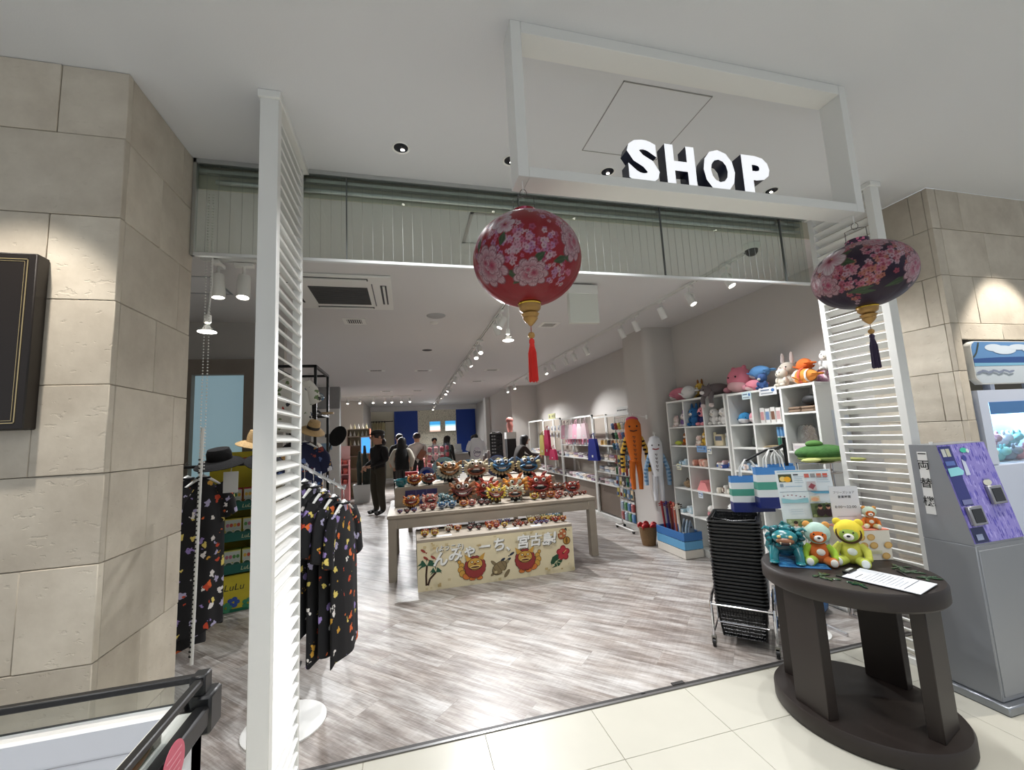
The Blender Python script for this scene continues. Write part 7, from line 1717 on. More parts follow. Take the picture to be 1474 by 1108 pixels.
def cap(label, loc, rz, m, s=1.0):
    t = thing('peaked_hat', label, 'hat', loc, rz); t.scale = (s,) * 3
    part('crown', MB().ell((0, 0, 0.035), (0.085, 0.095, 0.075), 16, 9), m, t); part('visor', MB().ell((0, -0.11, 0.012), (0.075, 0.07, 0.008), 14, 5), m, t); part('button', MB().ell((0, 0, 0.11), 0.008, 8, 5), m, t)
for i, (x, y, z, c, l) in enumerate(((-0.93, 4.50, 1.474, (96, 80, 66), 'brown cap'), (-1.11, 4.54, 1.474, (40, 40, 44), 'charcoal cap'), (-0.95, 4.78, 1.474, (206, 200, 186), 'cream cap'), (-0.93, 4.50, 1.094, (40, 50, 80), 'navy cap'), (-1.11, 4.54, 1.094, (160, 150, 130), 'khaki cap'), (-0.95, 4.78, 1.094, (60, 60, 60), 'grey cap'))):
    cap('%s on the %s shelf of the black frame' % (l, 'middle' if z > 1.2 else 'lower'), (x, y, z), 0.3, C(*c, 0.85))
for k in range(8):
    pack('dark boxed phone case packed on the lowest frame shelf', (-1.12 + (k % 2) * 0.13, 4.36 + 0.14 * (k // 2), 0.55), 0.10, 0.11, 0.14, (60 + 10 * (k % 3), 66, 84), (200, 200, 206), group='frame shelf boxes')

# ================================================================ PRODUCT RACKS ALONG THE FAR RIGHT WALL
GXF, GXB = 3.40, 3.71
def gondola(label, y0, y1, top, zs, netend=False):
    t = thing('product_rack', label, 'rack', (GXB, (y0 + y1) / 2, 0)); cy = (y0 + y1) / 2
    b = lambda a, c, d, e, f, h: MB().box(a - GXB, c - GXB, d - cy, e - cy, f, h)
    for y in (y0, y1 - 0.03):
        part('post', b(GXF, GXF + 0.03, y, y + 0.03, 0, top), M_white, t); part('rear_post', b(GXB - 0.03, GXB, y, y + 0.03, 0, top), M_white, t)
    part('top_bar', b(GXF, GXF + 0.03, y0, y1, top - 0.03, top), M_white, t)
    part('backboard', b(GXB - 0.014, GXB - 0.002, y0, y1, 0.05, top), mat('rack_backboard', (170, 160, 148), 0.6), t)
    part('base_panel', b(GXF + 0.04, GXF + 0.055, y0 + 0.03, y1 - 0.03, 0.08, zs[-1] - 0.03), mat('rack_wood', (126, 112, 100), 0.6, var=0.08, vscale=4), t)
    part('base_rail', b(GXF - 0.02, GXB, y0, y1, 0.0, 0.06), M_white, t)
    for z in zs: part('shelf_board', b(GXF + 0.001, GXB - 0.014, y0 + 0.031, y1 - 0.031, z - 0.022, z), M_white, t)
    return t
gondola('white product rack with keyring hooks nearest the column', 5.86, 7.30, 1.80, [1.28, 1.02, 0.81, 0.60])
gondola('white product rack with the blue bag on its post', 7.32, 9.00, 1.85, [1.28, 1.02, 0.60])
gondola('white product rack hung with pink and yellow bags', 9.03, 10.25, 1.88, [1.02, 0.60])
gondola('white product rack beside the reaching shopper', 10.28, 11.60, 1.90, [1.05, 0.62])
PALB = [(226, 222, 218), (200, 196, 196), (236, 232, 226), (214, 190, 196), (150, 130, 150), (180, 190, 206), (120, 110, 108), (226, 206, 190)]
def folded(label, x, y, z, w, h, c, group):
    t = thing('folded_shirt', label, 'clothing', (x, y, z), rnd.uniform(-0.08, 0.08), group)
    part('stack_fold', MB().rbox(-0.11, 0.11, -w / 2, w / 2, 0, h, 0.008), C(*c, 0.8), t); part('collar_fold', MB().rbox(-0.115, -0.06, -w * 0.25, w * 0.25, h - 0.004, h + 0.006, 0.003), C(*[max(0, v - 40) for v in c], 0.8), t)
for z, y0, y1, n, l in ((1.02, 5.95, 7.2, 6, 'folded pale shirt on the second rack shelf'), (0.81, 5.95, 7.2, 6, 'folded striped shirt on the third rack shelf'), (0.60, 5.95, 7.2, 7, 'wrapped white towel on the low rack shelf'), (1.02, 7.42, 8.9, 6, 'folded tee in the rack below the pink bags'), (0.60, 7.42, 8.9, 8, 'wrapped white garment on the lowest rack shelf'), (0.60, 9.1, 10.2, 6, 'grey wrapped shirt on the low far shelf'), (1.02, 9.1, 10.2, 6, 'pale folded tee on the far shelf'), (1.05, 10.35, 11.5, 6, 'folded top by the reaching shopper'), (0.62, 10.35, 11.5, 5, 'bundled garment on the far low shelf')):
    for k in range(n):
        for q in range(2):
            folded(l, 3.53, y0 + (y1 - y0) * (k + 0.5) / n, z + q * 0.045, (y1 - y0) / n * 0.86, 0.042, PALB[(k * 3 + q * 5 + int(z * 100)) % 8], l + 's')
for y0, y1, z, n, l in ((6.0, 7.2, 1.28, 9, 'amber and dark jar on the top rack shelf'), (7.45, 8.9, 1.28, 10, 'small pastel pouch box on the top rack shelf')):
    for k in range(n):
        y = y0 + (y1 - y0) * (k + 0.5) / n; c = ((206, 160, 90), (120, 80, 60), (60, 56, 54), (226, 200, 150))[k % 4] if y0 < 7 else ((236, 190, 200), (240, 226, 226), (206, 214, 230), (226, 170, 190))[k % 4]
        t = thing('product_jar' if y0 < 7 else 'pouch_box', l, 'jar' if y0 < 7 else 'box', (3.50, y, z), 0, l + 's')
        if y0 < 7: part('jar', MB().lathe([(0.038, 0), (0.04, 0.07), (0.03, 0.085)], 14), C(*c, 0.35), t); part('lid', MB().lathe([(0.032, 0.085), (0.032, 0.10)], 12), C(236, 230, 220), t)
        else: part('box', MB().rbox(-0.05, 0.05, -0.055, 0.055, 0, 0.13, 0.01), C(*c, 0.6), t); part('face_print', MB().box(-0.052, -0.05, -0.03, 0.03, 0.04, 0.10), C(200, 90, 120), t)
# hooks of keyrings and small plush on a chrome net in front of the first rack
nt = thing('wire_net', 'chrome wire net stand with hooks at the end of the product rack', 'net stand', (3.33, 6.02, 0))
g = MB()
for k in range(11): g.cyl((0.0, -0.26 + 0.052 * k, 0.12), (0.0, -0.26 + 0.052 * k, 1.74), 0.003, n=5)
for k in range(22): g.cyl((0.0, -0.26, 0.14 + 0.076 * k), (0.0, 0.26, 0.14 + 0.076 * k), 0.003, n=5)
part('mesh_grid', g, M_chrome, nt)
part('frame', MB().tube([(0, -0.27, 0.05), (0, -0.27, 1.76), (0, 0.27, 1.76), (0, 0.27, 0.05)], 0.010, 8).tube([(-0.12, -0.27, 0.045), (0.03, -0.27, 0.045)], 0.010, 8).tube([(-0.12, 0.27, 0.045), (0.03, 0.27, 0.045)], 0.010, 8).tube([(-0.12, -0.27, 0.045), (-0.12, 0.27, 0.045)], 0.010, 8), M_white, nt)
for y in (-0.25, 0.25):
    for x in (-0.11, 0.02): part('caster', MB().cyl((x, y - 0.012, 0.02), (x, y + 0.012, 0.02), 0.02, n=12), M_black, nt)
KC = [(60, 110, 130), (236, 232, 226), (206, 190, 90), (150, 60, 60), (90, 120, 170), (222, 150, 160), (70, 130, 90), (50, 50, 56), (226, 206, 170), (120, 150, 190)]
hk_rows = [(1.62, 'plush'), (1.47, 'plush'), (1.30, 'plush'), (1.12, 'card'), (0.94, 'ring'), (0.78, 'card'), (0.60, 'card'), (0.42, 'bag'), (0.27, 'bag')]
for r, (z, kind) in enumerate(hk_rows):
    for k in range(5 if kind != 'bag' else 4):
        y = 6.02 - 0.21 + 0.42 * k / 4; c = KC[(r * 3 + k) % 10]
        t = thing({'plush': 'plush_keyring', 'card': 'carded_souvenir', 'ring': 'striped_pouch', 'bag': 'bagged_toy'}[kind], {'plush': 'tiny plush keyring hanging on the wire net', 'card': 'carded souvenir hanging on the wire net', 'ring': 'small striped pouch hanging on the wire net', 'bag': 'bagged beach toy on the bottom of the wire net'}[kind], 'souvenir', (3.27, y, z), 0, 'net souvenirs: %s' % kind)
        part('hook', MB().cyl((-0.01, 0, 0.02), (0.06, 0, 0.02), 0.0025, n=5), M_chrome, t)
        if kind == 'plush': part('body', MB().ell((0, 0, -0.035), (0.035, 0.04, 0.045), 10, 7), fuzz(*c), t); part('head', MB().ell((-0.015, 0, 0.005), (0.028, 0.032, 0.028), 10, 7), fuzz(*[min(255, v + 20) for v in c]), t)
        elif kind == 'card': part('card', MB().box(-0.003, 0.003, -0.036, 0.036, -0.12, 0.02), C(*c, 0.4), t); part('goods', MB().ell((-0.012, 0, -0.07), (0.012, 0.024, 0.032), 10, 6), C(*KC[(r + k + 4) % 10], 0.3), t)
        elif kind == 'ring': part('pouch', MB().ell((0, 0, -0.05), (0.025, 0.045, 0.065), 12, 8), C(*c, 0.5), t); part('band', MB().box(-0.027, -0.02, -0.012, 0.012, -0.10, 0.0), C(236, 232, 226), t)
        else: part('bag', MB().rbox(-0.02, 0.02, -0.045, 0.045, -0.125, 0.0, 0.015), C(*((60, 110, 160), (50, 120, 60), (150, 170, 190), (150, 60, 60))[(k + r) % 4], 0.2), t); part('header', MB().box(-0.004, 0.004, -0.045, 0.045, 0.0, 0.03), C(232, 232, 230), t)
nb = thing('rack_sign', 'white header sign with black lettering and a blue card above the net', 'sign', (3.44, 6.15, 1.80), FA)
part('board', MB().box(-0.24, 0.30, -0.006, 0.0, 0, 0.12), C(226, 226, 222), nb); cv = Canvas()
for k in range(11): cv.rect(-0.22 + k * 0.03, -0.20 + k * 0.03, 0.05, 0.07, (70, 74, 80))
cv.rect(0.14, 0.29, 0.01, 0.075, (40, 44, 48)); cv.rect(0.15, 0.28, 0.05, 0.115, (54, 100, 160)); cv.part('print', nb, (0, -0.0065, 0))
# bags hung on the rack posts
def shopper(label, x, y, z, w, h, c, name='cloth_bag'):
    t = thing(name, label, 'bag', (x, y, z), FA + 0.25)
    part('bag', MB().prism([(-w / 2 * 1.1, -h), (w / 2 * 1.1, -h), (w / 2 * 0.8, -h * 0.3), (w / 2 * 0.6, 0), (-w / 2 * 0.6, 0), (-w / 2 * 0.8, -h * 0.3)], -0.035, 0.035), C(*c, 0.7), t, sharp=30)
    part('handles', MB().tube([(-w * 0.2, 0, -0.01), (-w * 0.12, 0, 0.07), (0, 0.03, 0.10), (w * 0.12, 0, 0.07), (w * 0.2, 0, -0.01)], 0.008, 6), C(*[int(v * 0.8) for v in c], 0.7), t); part('badge', MB().box(-0.02, 0.02, -0.037, -0.035, -h * 0.85, -h * 0.75), C(236, 236, 236), t)
    return t
shopper('royal blue shopping bag hanging from the rack post', 3.34, 7.20, 1.40, 0.26, 0.40, (26, 44, 150))
shopper('crimson bag hanging among the far racks', 3.32, 9.75, 1.62, 0.22, 0.62, (200, 40, 90))
shopper('yellow patterned bag beside the crimson bag', 3.32, 10.12, 1.50, 0.22, 0.50, (206, 196, 110))
shopper('bright pink bag lying low under the crimson bag', 3.31, 9.35, 1.16, 0.26, 0.24, (226, 60, 110))
for k in range(6):
    shopper('pale pink patterned bag hanging in the middle rack', 3.37, 7.6 + k * 0.22, 1.70, 0.18, 0.30, ((240, 214, 220), (236, 224, 226), (240, 180, 200))[k % 3], 'pink_bag')['group'] = 'pale pink bags'
for k in range(9):
    t = thing('hook_packet', 'small white hanging packet on the far rack', 'packet', (3.45, 9.15 + k * 0.115, 1.55 + 0.16 * (k % 2)), 0, 'white hanging packets'); part('packet', MB().box(-0.006, 0.006, -0.04, 0.04, -0.12, 0), C(*((232, 232, 230), (200, 206, 214))[k % 2]), t); part('label', MB().box(-0.008, -0.006, -0.025, 0.025, -0.10, -0.05), C(90, 96, 120), t)
ys_ = thing('yellow_card', 'yellow sign card on top of the far rack', 'sign', (3.42, 9.6, 1.88), FA); part('card', MB().box(-0.24, 0.24, -0.004, 0.004, 0, 0.13), C(206, 204, 140), ys_); cv = Canvas(); cv.rect(-0.2, -0.12, 0.03, 0.10, (90, 90, 70)); cv.ell(0.05, 0.065, 0.04, 0.03, (120, 116, 80)); cv.rect(0.15, 0.2, 0.03, 0.1, (80, 80, 66)); cv.part('print', ys_, (0, -0.0045, 0))
# ================================================================ BACK OF THE SHOP
M_blue = mat('royal_blue_panel', (22, 66, 160), 0.45)
def panel_wall(name, x0, x1, label):
    t = thing(name, label, 'panel', ((x0 + x1) / 2, 18.30, 0)); w = (x1 - x0) / 2
    part('slab', MB().box(-w, w, 0, 0.09, 0, 2.78), M_blue, t)
    for a, b in ((0.15, 1.25), (1.37, 2.66)):
        g = MB(); border(g, 0, -w + 0.10, w - 0.10, a, b, 0.05, -0.012); part('moulding', g, M_blue, t)
panel_wall('blue_panel', -0.52, 0.45, 'royal blue panelled screen beside the fitting room curtain'); panel_wall('blue_panel', 2.09, 2.93, 'royal blue panelled screen next to the white pier')
cw = thing('coral_wall', 'cream wall covered with coral pattern between the blue panels', 'panel', (1.27, 18.32, 0))
cmx = bpy.data.materials.new('coral_paper'); cmx.use_nodes = True; n, l = nodes(cmx); vo = n.new('ShaderNodeTexVoronoi'); vo.feature = 'DISTANCE_TO_EDGE'; vo.inputs['Scale'].default_value = 13; tc = n.new('ShaderNodeTexCoord'); l.new(tc.outputs['Object'], vo.inputs['Vector'])
rp = ramp(n, [(0.0, S(176, 170, 150)), (0.07, S(240, 234, 214))]); l.new(vo.outputs['Distance'], rp.inputs[0]); l.new(rp.outputs[0], n['Principled BSDF'].inputs['Base Color'])
part('wall_skin', MB().box(-0.82, 0.82, 0, 0.07, 0, 2.78), cmx, cw)
for x, l in ((1.17, 'glowing screen with a beach sunset beside the blue panel'), (1.83, 'glowing screen with a turquoise sea picture')):
    t = thing('wall_screen', l, 'screen', (x, 18.30, 2.05)); part('housing', MB().box(-0.24, 0.24, -0.03, 0.0, -0.20, 0.26), M_white, t)
    for k, (z0, z1, c) in enumerate(((0.10, 0.24, (60, 150, 206)), (0.03, 0.10, (150, 206, 222)), (-0.12, 0.03, (240, 240, 236)), (-0.18, -0.12, (236, 190, 170) if x < 1.5 else (240, 240, 236)))):
        part('screen_band', MB().box(-0.22, 0.22, -0.034, -0.03, z0, z1), mat('scr_%d_%d' % (x * 100, k), c, 0.4, emit=c, estr=1.1), t)
# fitting room curtain
fc = thing('fitting_curtain', 'cream fitting room curtain on a dark rail', 'curtain', (-1.0, 17.9, 0))
part('rail', MB().cyl((-0.42, 0, 2.36), (0.46, 0, 2.36), 0.018, n=8), M_blackm, fc)
pts = [(-0.36 + 0.5 * k / 48, 0.05 * math.sin(k * 1.0)) for k in range(49)]
part('cloth', MB().loft([[(x, y, 0.06) for x, y in pts] + [(x, y + 0.012, 0.06) for x, y in pts[::-1]], [(x, y, 2.33) for x, y in pts] + [(x, y + 0.012, 2.33) for x, y in pts[::-1]]]), C(230, 222, 186, 0.85), fc)
for k in range(5): part('curtain_ring', MB().box(-0.34 + k * 0.11, -0.30 + k * 0.11, -0.03, 0.03, 2.30, 2.385), C(60, 56, 50), fc)
# service counter
sc_ = thing('service_counter', 'low white checkout counter in front of the blue panels', 'counter', (1.1, 16.4, 0))
part('front', MB().box(-1.3, 1.3, -0.3, 0.3, 0, 0.92), C(206, 200, 194), sc_); part('worktop', MB().rbox(-1.35, 1.35, -0.33, 0.33, 0.92, 0.96, 0.005), M_white, sc_)
for x, l in ((0.2, 'white cash register facing the shoppers on the counter'), (1.9, 'white card terminal screen on the counter')):
    t = thing('cash_register', l, 'register', (x, 16.35, 0.96)); part('base', MB().rbox(-0.15, 0.15, -0.1, 0.15, 0, 0.12, 0.01), C(214, 214, 214), t); part('display', MB().at((0, 0, 0.13), (-0.2, 0, 0)).box(-0.13, 0.13, -0.01, 0.01, 0, 0.22), C(226, 230, 232), t)
# partition panel, tall cases
wpn = thing('white_door_panel', 'white flush door on the grey partition', 'door', (-1.95, 11.09, 0)); part('leaf', MB().box(-0.31, 0.33, -0.03, 0, 0, 2.42), M_whitem, wpn); part('notice', MB().box(0.0, 0.2, -0.032, -0.03, 1.72, 1.80), C(60, 62, 66), wpn); part('blue_notice', MB().box(-0.1, 0.16, -0.032, -0.03, 1.42, 1.58), C(150, 180, 206), wpn)
ws = thing('wood_shelf_unit', 'light wood shelf case with glass ornaments near the pink stand', 'shelf', (-1.38, 13.1, 0))
part('side_panel', MB().box(-0.32, -0.29, -0.2, 0.2, 0, 1.95), M_wood, ws); part('side_panel', MB().box(0.29, 0.32, -0.2, 0.2, 0, 1.95), C(150, 84, 54), ws); part('back_panel', MB().box(-0.29, 0.29, 0.18, 0.2, 0, 1.95), C(196, 182, 150), ws)
for z in (0.4, 0.8, 1.15, 1.45, 1.72, 1.93): part('shelf_board', MB().box(-0.29, 0.29, -0.2, 0.18, z, z + 0.025), M_wood, ws)
for k in range(14):
    x, z = -1.60 + (k % 5) * 0.11, (1.955, 1.745, 1.475)[k // 5]
    solo('shell_ornament', MB().lathe([(0.03, 0), (0.035, 0.03), (0.02, 0.08), (0.004, 0.15)], 8), C(*((226, 220, 206), (200, 190, 150), (236, 236, 232))[k % 3], 0.4), 'pale shell ornament on the light wood shelf case', 'ornament', (x, 13.0, z), (0, 0, 0), 'shell ornaments')
bs_ = thing('tablet_screen', 'glowing blue round-topped screen on the wood shelf case', 'screen', (-1.17, 12.86, 1.22)); part('bezel', MB().rbox(-0.14, 0.14, 0, 0.03, 0, 0.50, 0.02), M_white, bs_); part('picture', MB().box(-0.12, 0.12, -0.003, 0, 0.03, 0.47), mat('blue_screen', (70, 150, 226), 0.3, emit=(70, 150, 230), estr=1.3), bs_)
# pink cosmetics stand
pk_ = thing('pink_display', 'pink cardboard stand of boxed cosmetics', 'display', (-1.80, 12.45, 0)); PK = C(222, 150, 150, 0.6); PKD = C(200, 110, 110, 0.6)
part('carcass', MB().box(-0.24, -0.22, -0.16, 0.16, 0, 1.1).box(0.22, 0.24, -0.16, 0.16, 0, 1.1).box(-0.22, 0.22, 0.14, 0.16, 0, 1.45).box(-0.22, 0.22, -0.16, 0.14, 0, 0.42), PK, pk_)
for z in (0.42, 0.68, 0.94): part('shelf_lip', MB().box(-0.24, 0.24, -0.18, 0.14, z, z + 0.012).box(-0.24, 0.24, -0.18, -0.168, z, z + 0.05), PK, pk_)
part('header', MB().box(-0.24, 0.24, 0.13, 0.14, 1.1, 1.48), C(226, 180, 176), pk_)
for k in range(9):
    z = (0.434, 0.694, 0.954)[k // 3]; t = thing('cosmetics_box', 'coral cosmetics box on the %s shelf of the pink stand' % ('lower', 'middle', 'top')[k // 3], 'box', (-1.94 + (k % 3) * 0.14, 12.40, z), 0, 'coral cosmetics boxes'); part('carton', MB().box(-0.05, 0.05, -0.05, 0.05, 0, 0.14 + 0.04 * (k % 2)), C(222, 90, 80), t); part('lid', MB().box(-0.052, 0.052, -0.052, 0.052, 0.11, 0.125), C(236, 150, 130), t)
# planter
pl = thing('potted_cactus', 'tall dark cactus in a white square planter', 'plant', (-1.17, 11.9, 0)); part('planter', MB().loft([rrect(0.19, 0.19, 0.03, 0), rrect(0.23, 0.23, 0.03, 0.46), rrect(0.21, 0.21, 0.03, 0.46), rrect(0.20, 0.20, 0.03, 0.42)]), C(206, 206, 204, 0.6), pl)
part('soil', MB().box(-0.2, 0.2, -0.2, 0.2, 0.41, 0.425), C(60, 50, 40), pl)
for x, h in ((-0.08, 0.9), (0.06, 1.05), (0.13, 0.7)): part('stem', MB().tube([(x, 0, 0.42), (x * 1.1, 0, 0.42 + h * 0.6), (x * 0.9, 0, 0.42 + h)], [0.06, 0.065, 0.03], 10), mat('cactus_dark', (30, 38, 30), 0.7, var=0.3, vscale=20), pl)
fc2 = thing('fan_hat', 'black paddle fan hanging beside the pink stand', 'fan', (-1.05, 7.0, 1.67)); part('blade', MB().at(rot=(PI / 2, 0.5, 0)).ell((0, 0, 0), (0.12, 0.17, 0.02), 18, 7), blackf, fc2); part('handle', MB().cyl((-0.1, 0, -0.12), (-0.2, 0, -0.5), 0.012, n=8), M_blackm, fc2)
fs_ = thing('fan_stand', 'slim silver display pole with round foot beside the pink stand', 'stand', (-1.27, 7.02, 0)); part('pole', MB().cyl((0, 0, 0), (0.02, 0, 1.30), 0.014, n=8).cyl((-0.02, 0, 1.1), (0.08, 0, 1.22), 0.01, n=8), M_chrome, fs_); part('foot', MB().lathe([(0.15, 0), (0.15, 0.012), (0, 0.012)], 24, cap=False), M_chrome, fs_)
# second sales table with folded shirts, T-shirt bust and lidded cases
t2 = thing('sales_table', 'pale wood sales table behind the lion-dog table', 'table', (0.95, 8.0, 0)); part('tabletop', MB().rbox(-1.0, 1.0, -0.5, 0.5, 0.82, 0.86, 0.004), M_wood, t2)
for sx in (-1, 1):
    for sy in (-1, 1): part('leg', MB().box(0.93 * sx - 0.035, 0.93 * sx + 0.035, 0.43 * sy - 0.035, 0.43 * sy + 0.035, 0, 0.82), M_wood, t2)
for k in range(10):
    folded('folded white and red tee on the rear sales table', 0.06 + 0.235 * (k % 5), 7.75 + 0.3 * (k // 5), 0.86, 0.2, 0.05 + 0.03 * (k % 3), ((236, 234, 232), (206, 60, 60), (240, 210, 206), (222, 222, 226))[k % 4], 'tees on the rear table')
ts3 = thing('tee_bust', 'white T-shirt with a round purple logo on a black display neck', 'T-shirt', (1.22, 7.62, 0.86)); ts3.scale = (0.72, 0.72, 0.98)
part('stand', MB().cyl((0, 0, 0), (0, 0, 0.24), 0.02, n=10).lathe([(0.10, 0), (0.10, 0.01)], 20), M_blackm, ts3)
part('shirt', MB().loft([[(w * math.cos(a), 0.09 * q * math.sin(a), z) for a in [2 * PI * k / 20 for k in range(20)]] for w, q, z in ((0.165, 0.9, 0.16), (0.16, 1.0, 0.35), (0.165, 1.1, 0.52), (0.175, 1.0, 0.60), (0.12, 0.8, 0.665), (0.07, 0.6, 0.685))]), C(236, 236, 240, 0.8), ts3)
for s in (-1, 1): part('sleeve', MB().tube([(0.14 * s, 0, 0.61), (0.20 * s, 0, 0.53), (0.225 * s, 0, 0.45)], [0.05, 0.05, 0.052], 12), C(236, 236, 240, 0.8), ts3)
part('neck', MB().tube([(0, 0, 0.66), (0, 0, 0.72), (-0.01, 0.01, 0.75)], [0.06, 0.05, 0.03], 12), M_black, ts3)
cv = Canvas(); cv.ell(0, 0.42, 0.09, 0.09, (150, 120, 170), 28); cv.ell(0, 0.425, 0.082, 0.083, (236, 232, 238), 28); cv.rect(-0.095, 0.095, 0.40, 0.46, (236, 236, 240)); cv.text('Orion', 0.075, 0, 0.40, (70, 50, 100), bold=0.03)
for k in range(3): cv.line([(-0.05, 0.49 - k * 0.012), (0.05, 0.49 - k * 0.012)], 0.003, (190, 170, 200))
cv.part('logo', ts3, (0, -0.1, 0))
# glass display case and sunglass rack, low islands
for x, y, l in ((0.72, 11.2, 'clear acrylic case of pink goods on a white island'), (1.0, 12.8, 'second acrylic case of pink goods further back')):
    t = thing('acrylic_case', l, 'display case', (x, y, 0)); part('plinth', MB().rbox(-0.3, 0.3, -0.25, 0.25, 0, 0.8, 0.005), M_whitem, t); part('case', MB().box(-0.26, 0.26, -0.2, -0.194, 0.8, 1.42).box(-0.26, -0.254, -0.2, 0.2, 0.8, 1.42).box(0.254, 0.26, -0.2, 0.2, 0.8, 1.42).box(-0.26, 0.26, -0.2, 0.2, 1.414, 1.42), M_acryl, t)
    for z in (1.0, 1.2): part('case_shelf', MB().box(-0.25, 0.25, -0.19, 0.2, z, z + 0.008), M_acryl, t)
    for k in range(9): solo('pink_trinket', MB().rbox(-0.05, 0.05, -0.04, 0.04, 0, 0.12, 0.012), C(*((226, 120, 130), (240, 190, 190), (200, 60, 80))[k % 3]), 'pink trinket box inside an acrylic case', 'box', (x - 0.16 + 0.16 * (k % 3), y, (0.8, 1.008, 1.208)[k // 3]), (0, 0, 0), 'pink trinkets')
for k in range(12):
    pack('pink and red snack box stacked on the middle island', (0.25 + 0.13 * (k % 4), 13.6, 0.55 + 0.14 * (k // 4)), 0.12, 0.12, 0.135, ((206, 110, 120), (226, 160, 160), (190, 60, 70))[k % 3], (240, 226, 220), group='pink snack boxes')
isl = thing('low_island', 'low white island under the pink snack boxes', 'table', (0.45, 13.6, 0)); part('top', MB().rbox(-0.45, 0.45, -0.3, 0.3, 0.50, 0.55, 0.005), M_whitem, isl); part('plinth', MB().box(-0.40, 0.40, -0.25, 0.25, 0, 0.5), C(190, 170, 166), isl)
sr_ = thing('sunglasses_rack', 'black rounded rack of sunglasses beside the white pier', 'rack', (2.0, 9.55, 0)); part('frame', MB().tube([(-0.14, 0, 0.6), (-0.14, 0, 1.58), (-0.10, 0, 1.62), (0.10, 0, 1.62), (0.14, 0, 1.58), (0.14, 0, 0.6)], 0.012, 8), M_blackm, sr_); part('back_panel', MB().box(-0.13, 0.13, 0.005, 0.015, 0.62, 1.60), C(44, 44, 46), sr_); part('stem', MB().cyl((0, 0.01, 0), (0, 0.01, 0.65), 0.02, n=8).lathe([(0.2, 0), (0.2, 0.015)], 20), M_blackm, sr_)
for k in range(12):
    x, z = 2.0 + (-0.065 if k % 2 else 0.065), 1.54 - 0.075 * (k // 2)
    t = thing('sunglasses', 'pair of sunglasses on the black rounded rack', 'glasses', (x, 9.535, z), 0, 'sunglasses on the rack'); part('lenses', MB().ell((-0.027, 0, 0), (0.024, 0.006, 0.018), 10, 6).ell((0.027, 0, 0), (0.024, 0.006, 0.018), 10, 6), C(*((30, 30, 32), (170, 170, 172))[k % 2], 0.15), t); part('bridge', MB().cyl((-0.01, 0, 0.006), (0.01, 0, 0.006), 0.003, n=5), M_black, t)
dk = thing('dark_wood_table', 'dark brown wooden table holding white goods near the pier', 'table', (2.0, 10.0, 0)); part('tabletop', MB().rbox(-0.32, 0.32, -0.16, 0.35, 0.98, 1.02, 0.004), C(70, 38, 30, 0.4), dk); part('body', MB().box(-0.28, 0.28, -0.1, 0.3, 0, 0.98), C(64, 36, 30, 0.5), dk)
for k in range(8): pack('white and grey souvenir box on the dark wooden table', (1.76 + 0.07 * k, 10.02 + 0.05 * (k % 2), 1.02), 0.07, 0.06, 0.08 + 0.05 * (k % 3), ((232, 230, 228), (160, 160, 164), (206, 196, 190))[k % 3], (90, 60, 60), group='boxes on the dark table')
fg = thing('standing_figure_box', 'boxed figurine on a slim black pedestal before the pier', 'figure', (2.60, 10.6, 0)); part('pedestal', MB().box(-0.12, 0.12, -0.12, 0.12, 0, 1.45), C(40, 40, 42), fg); part('case', MB().box(-0.13, 0.13, -0.13, 0.13, 1.45, 1.62), M_white, fg); part('figure', MB().tube([(0, 0, 1.62), (0, 0, 1.8), (0.02, 0, 1.98)], [0.06, 0.09, 0.03], 10).ell((0, 0, 1.93), (0.10, 0.06, 0.08), 12, 8), C(206, 130, 120), fg)

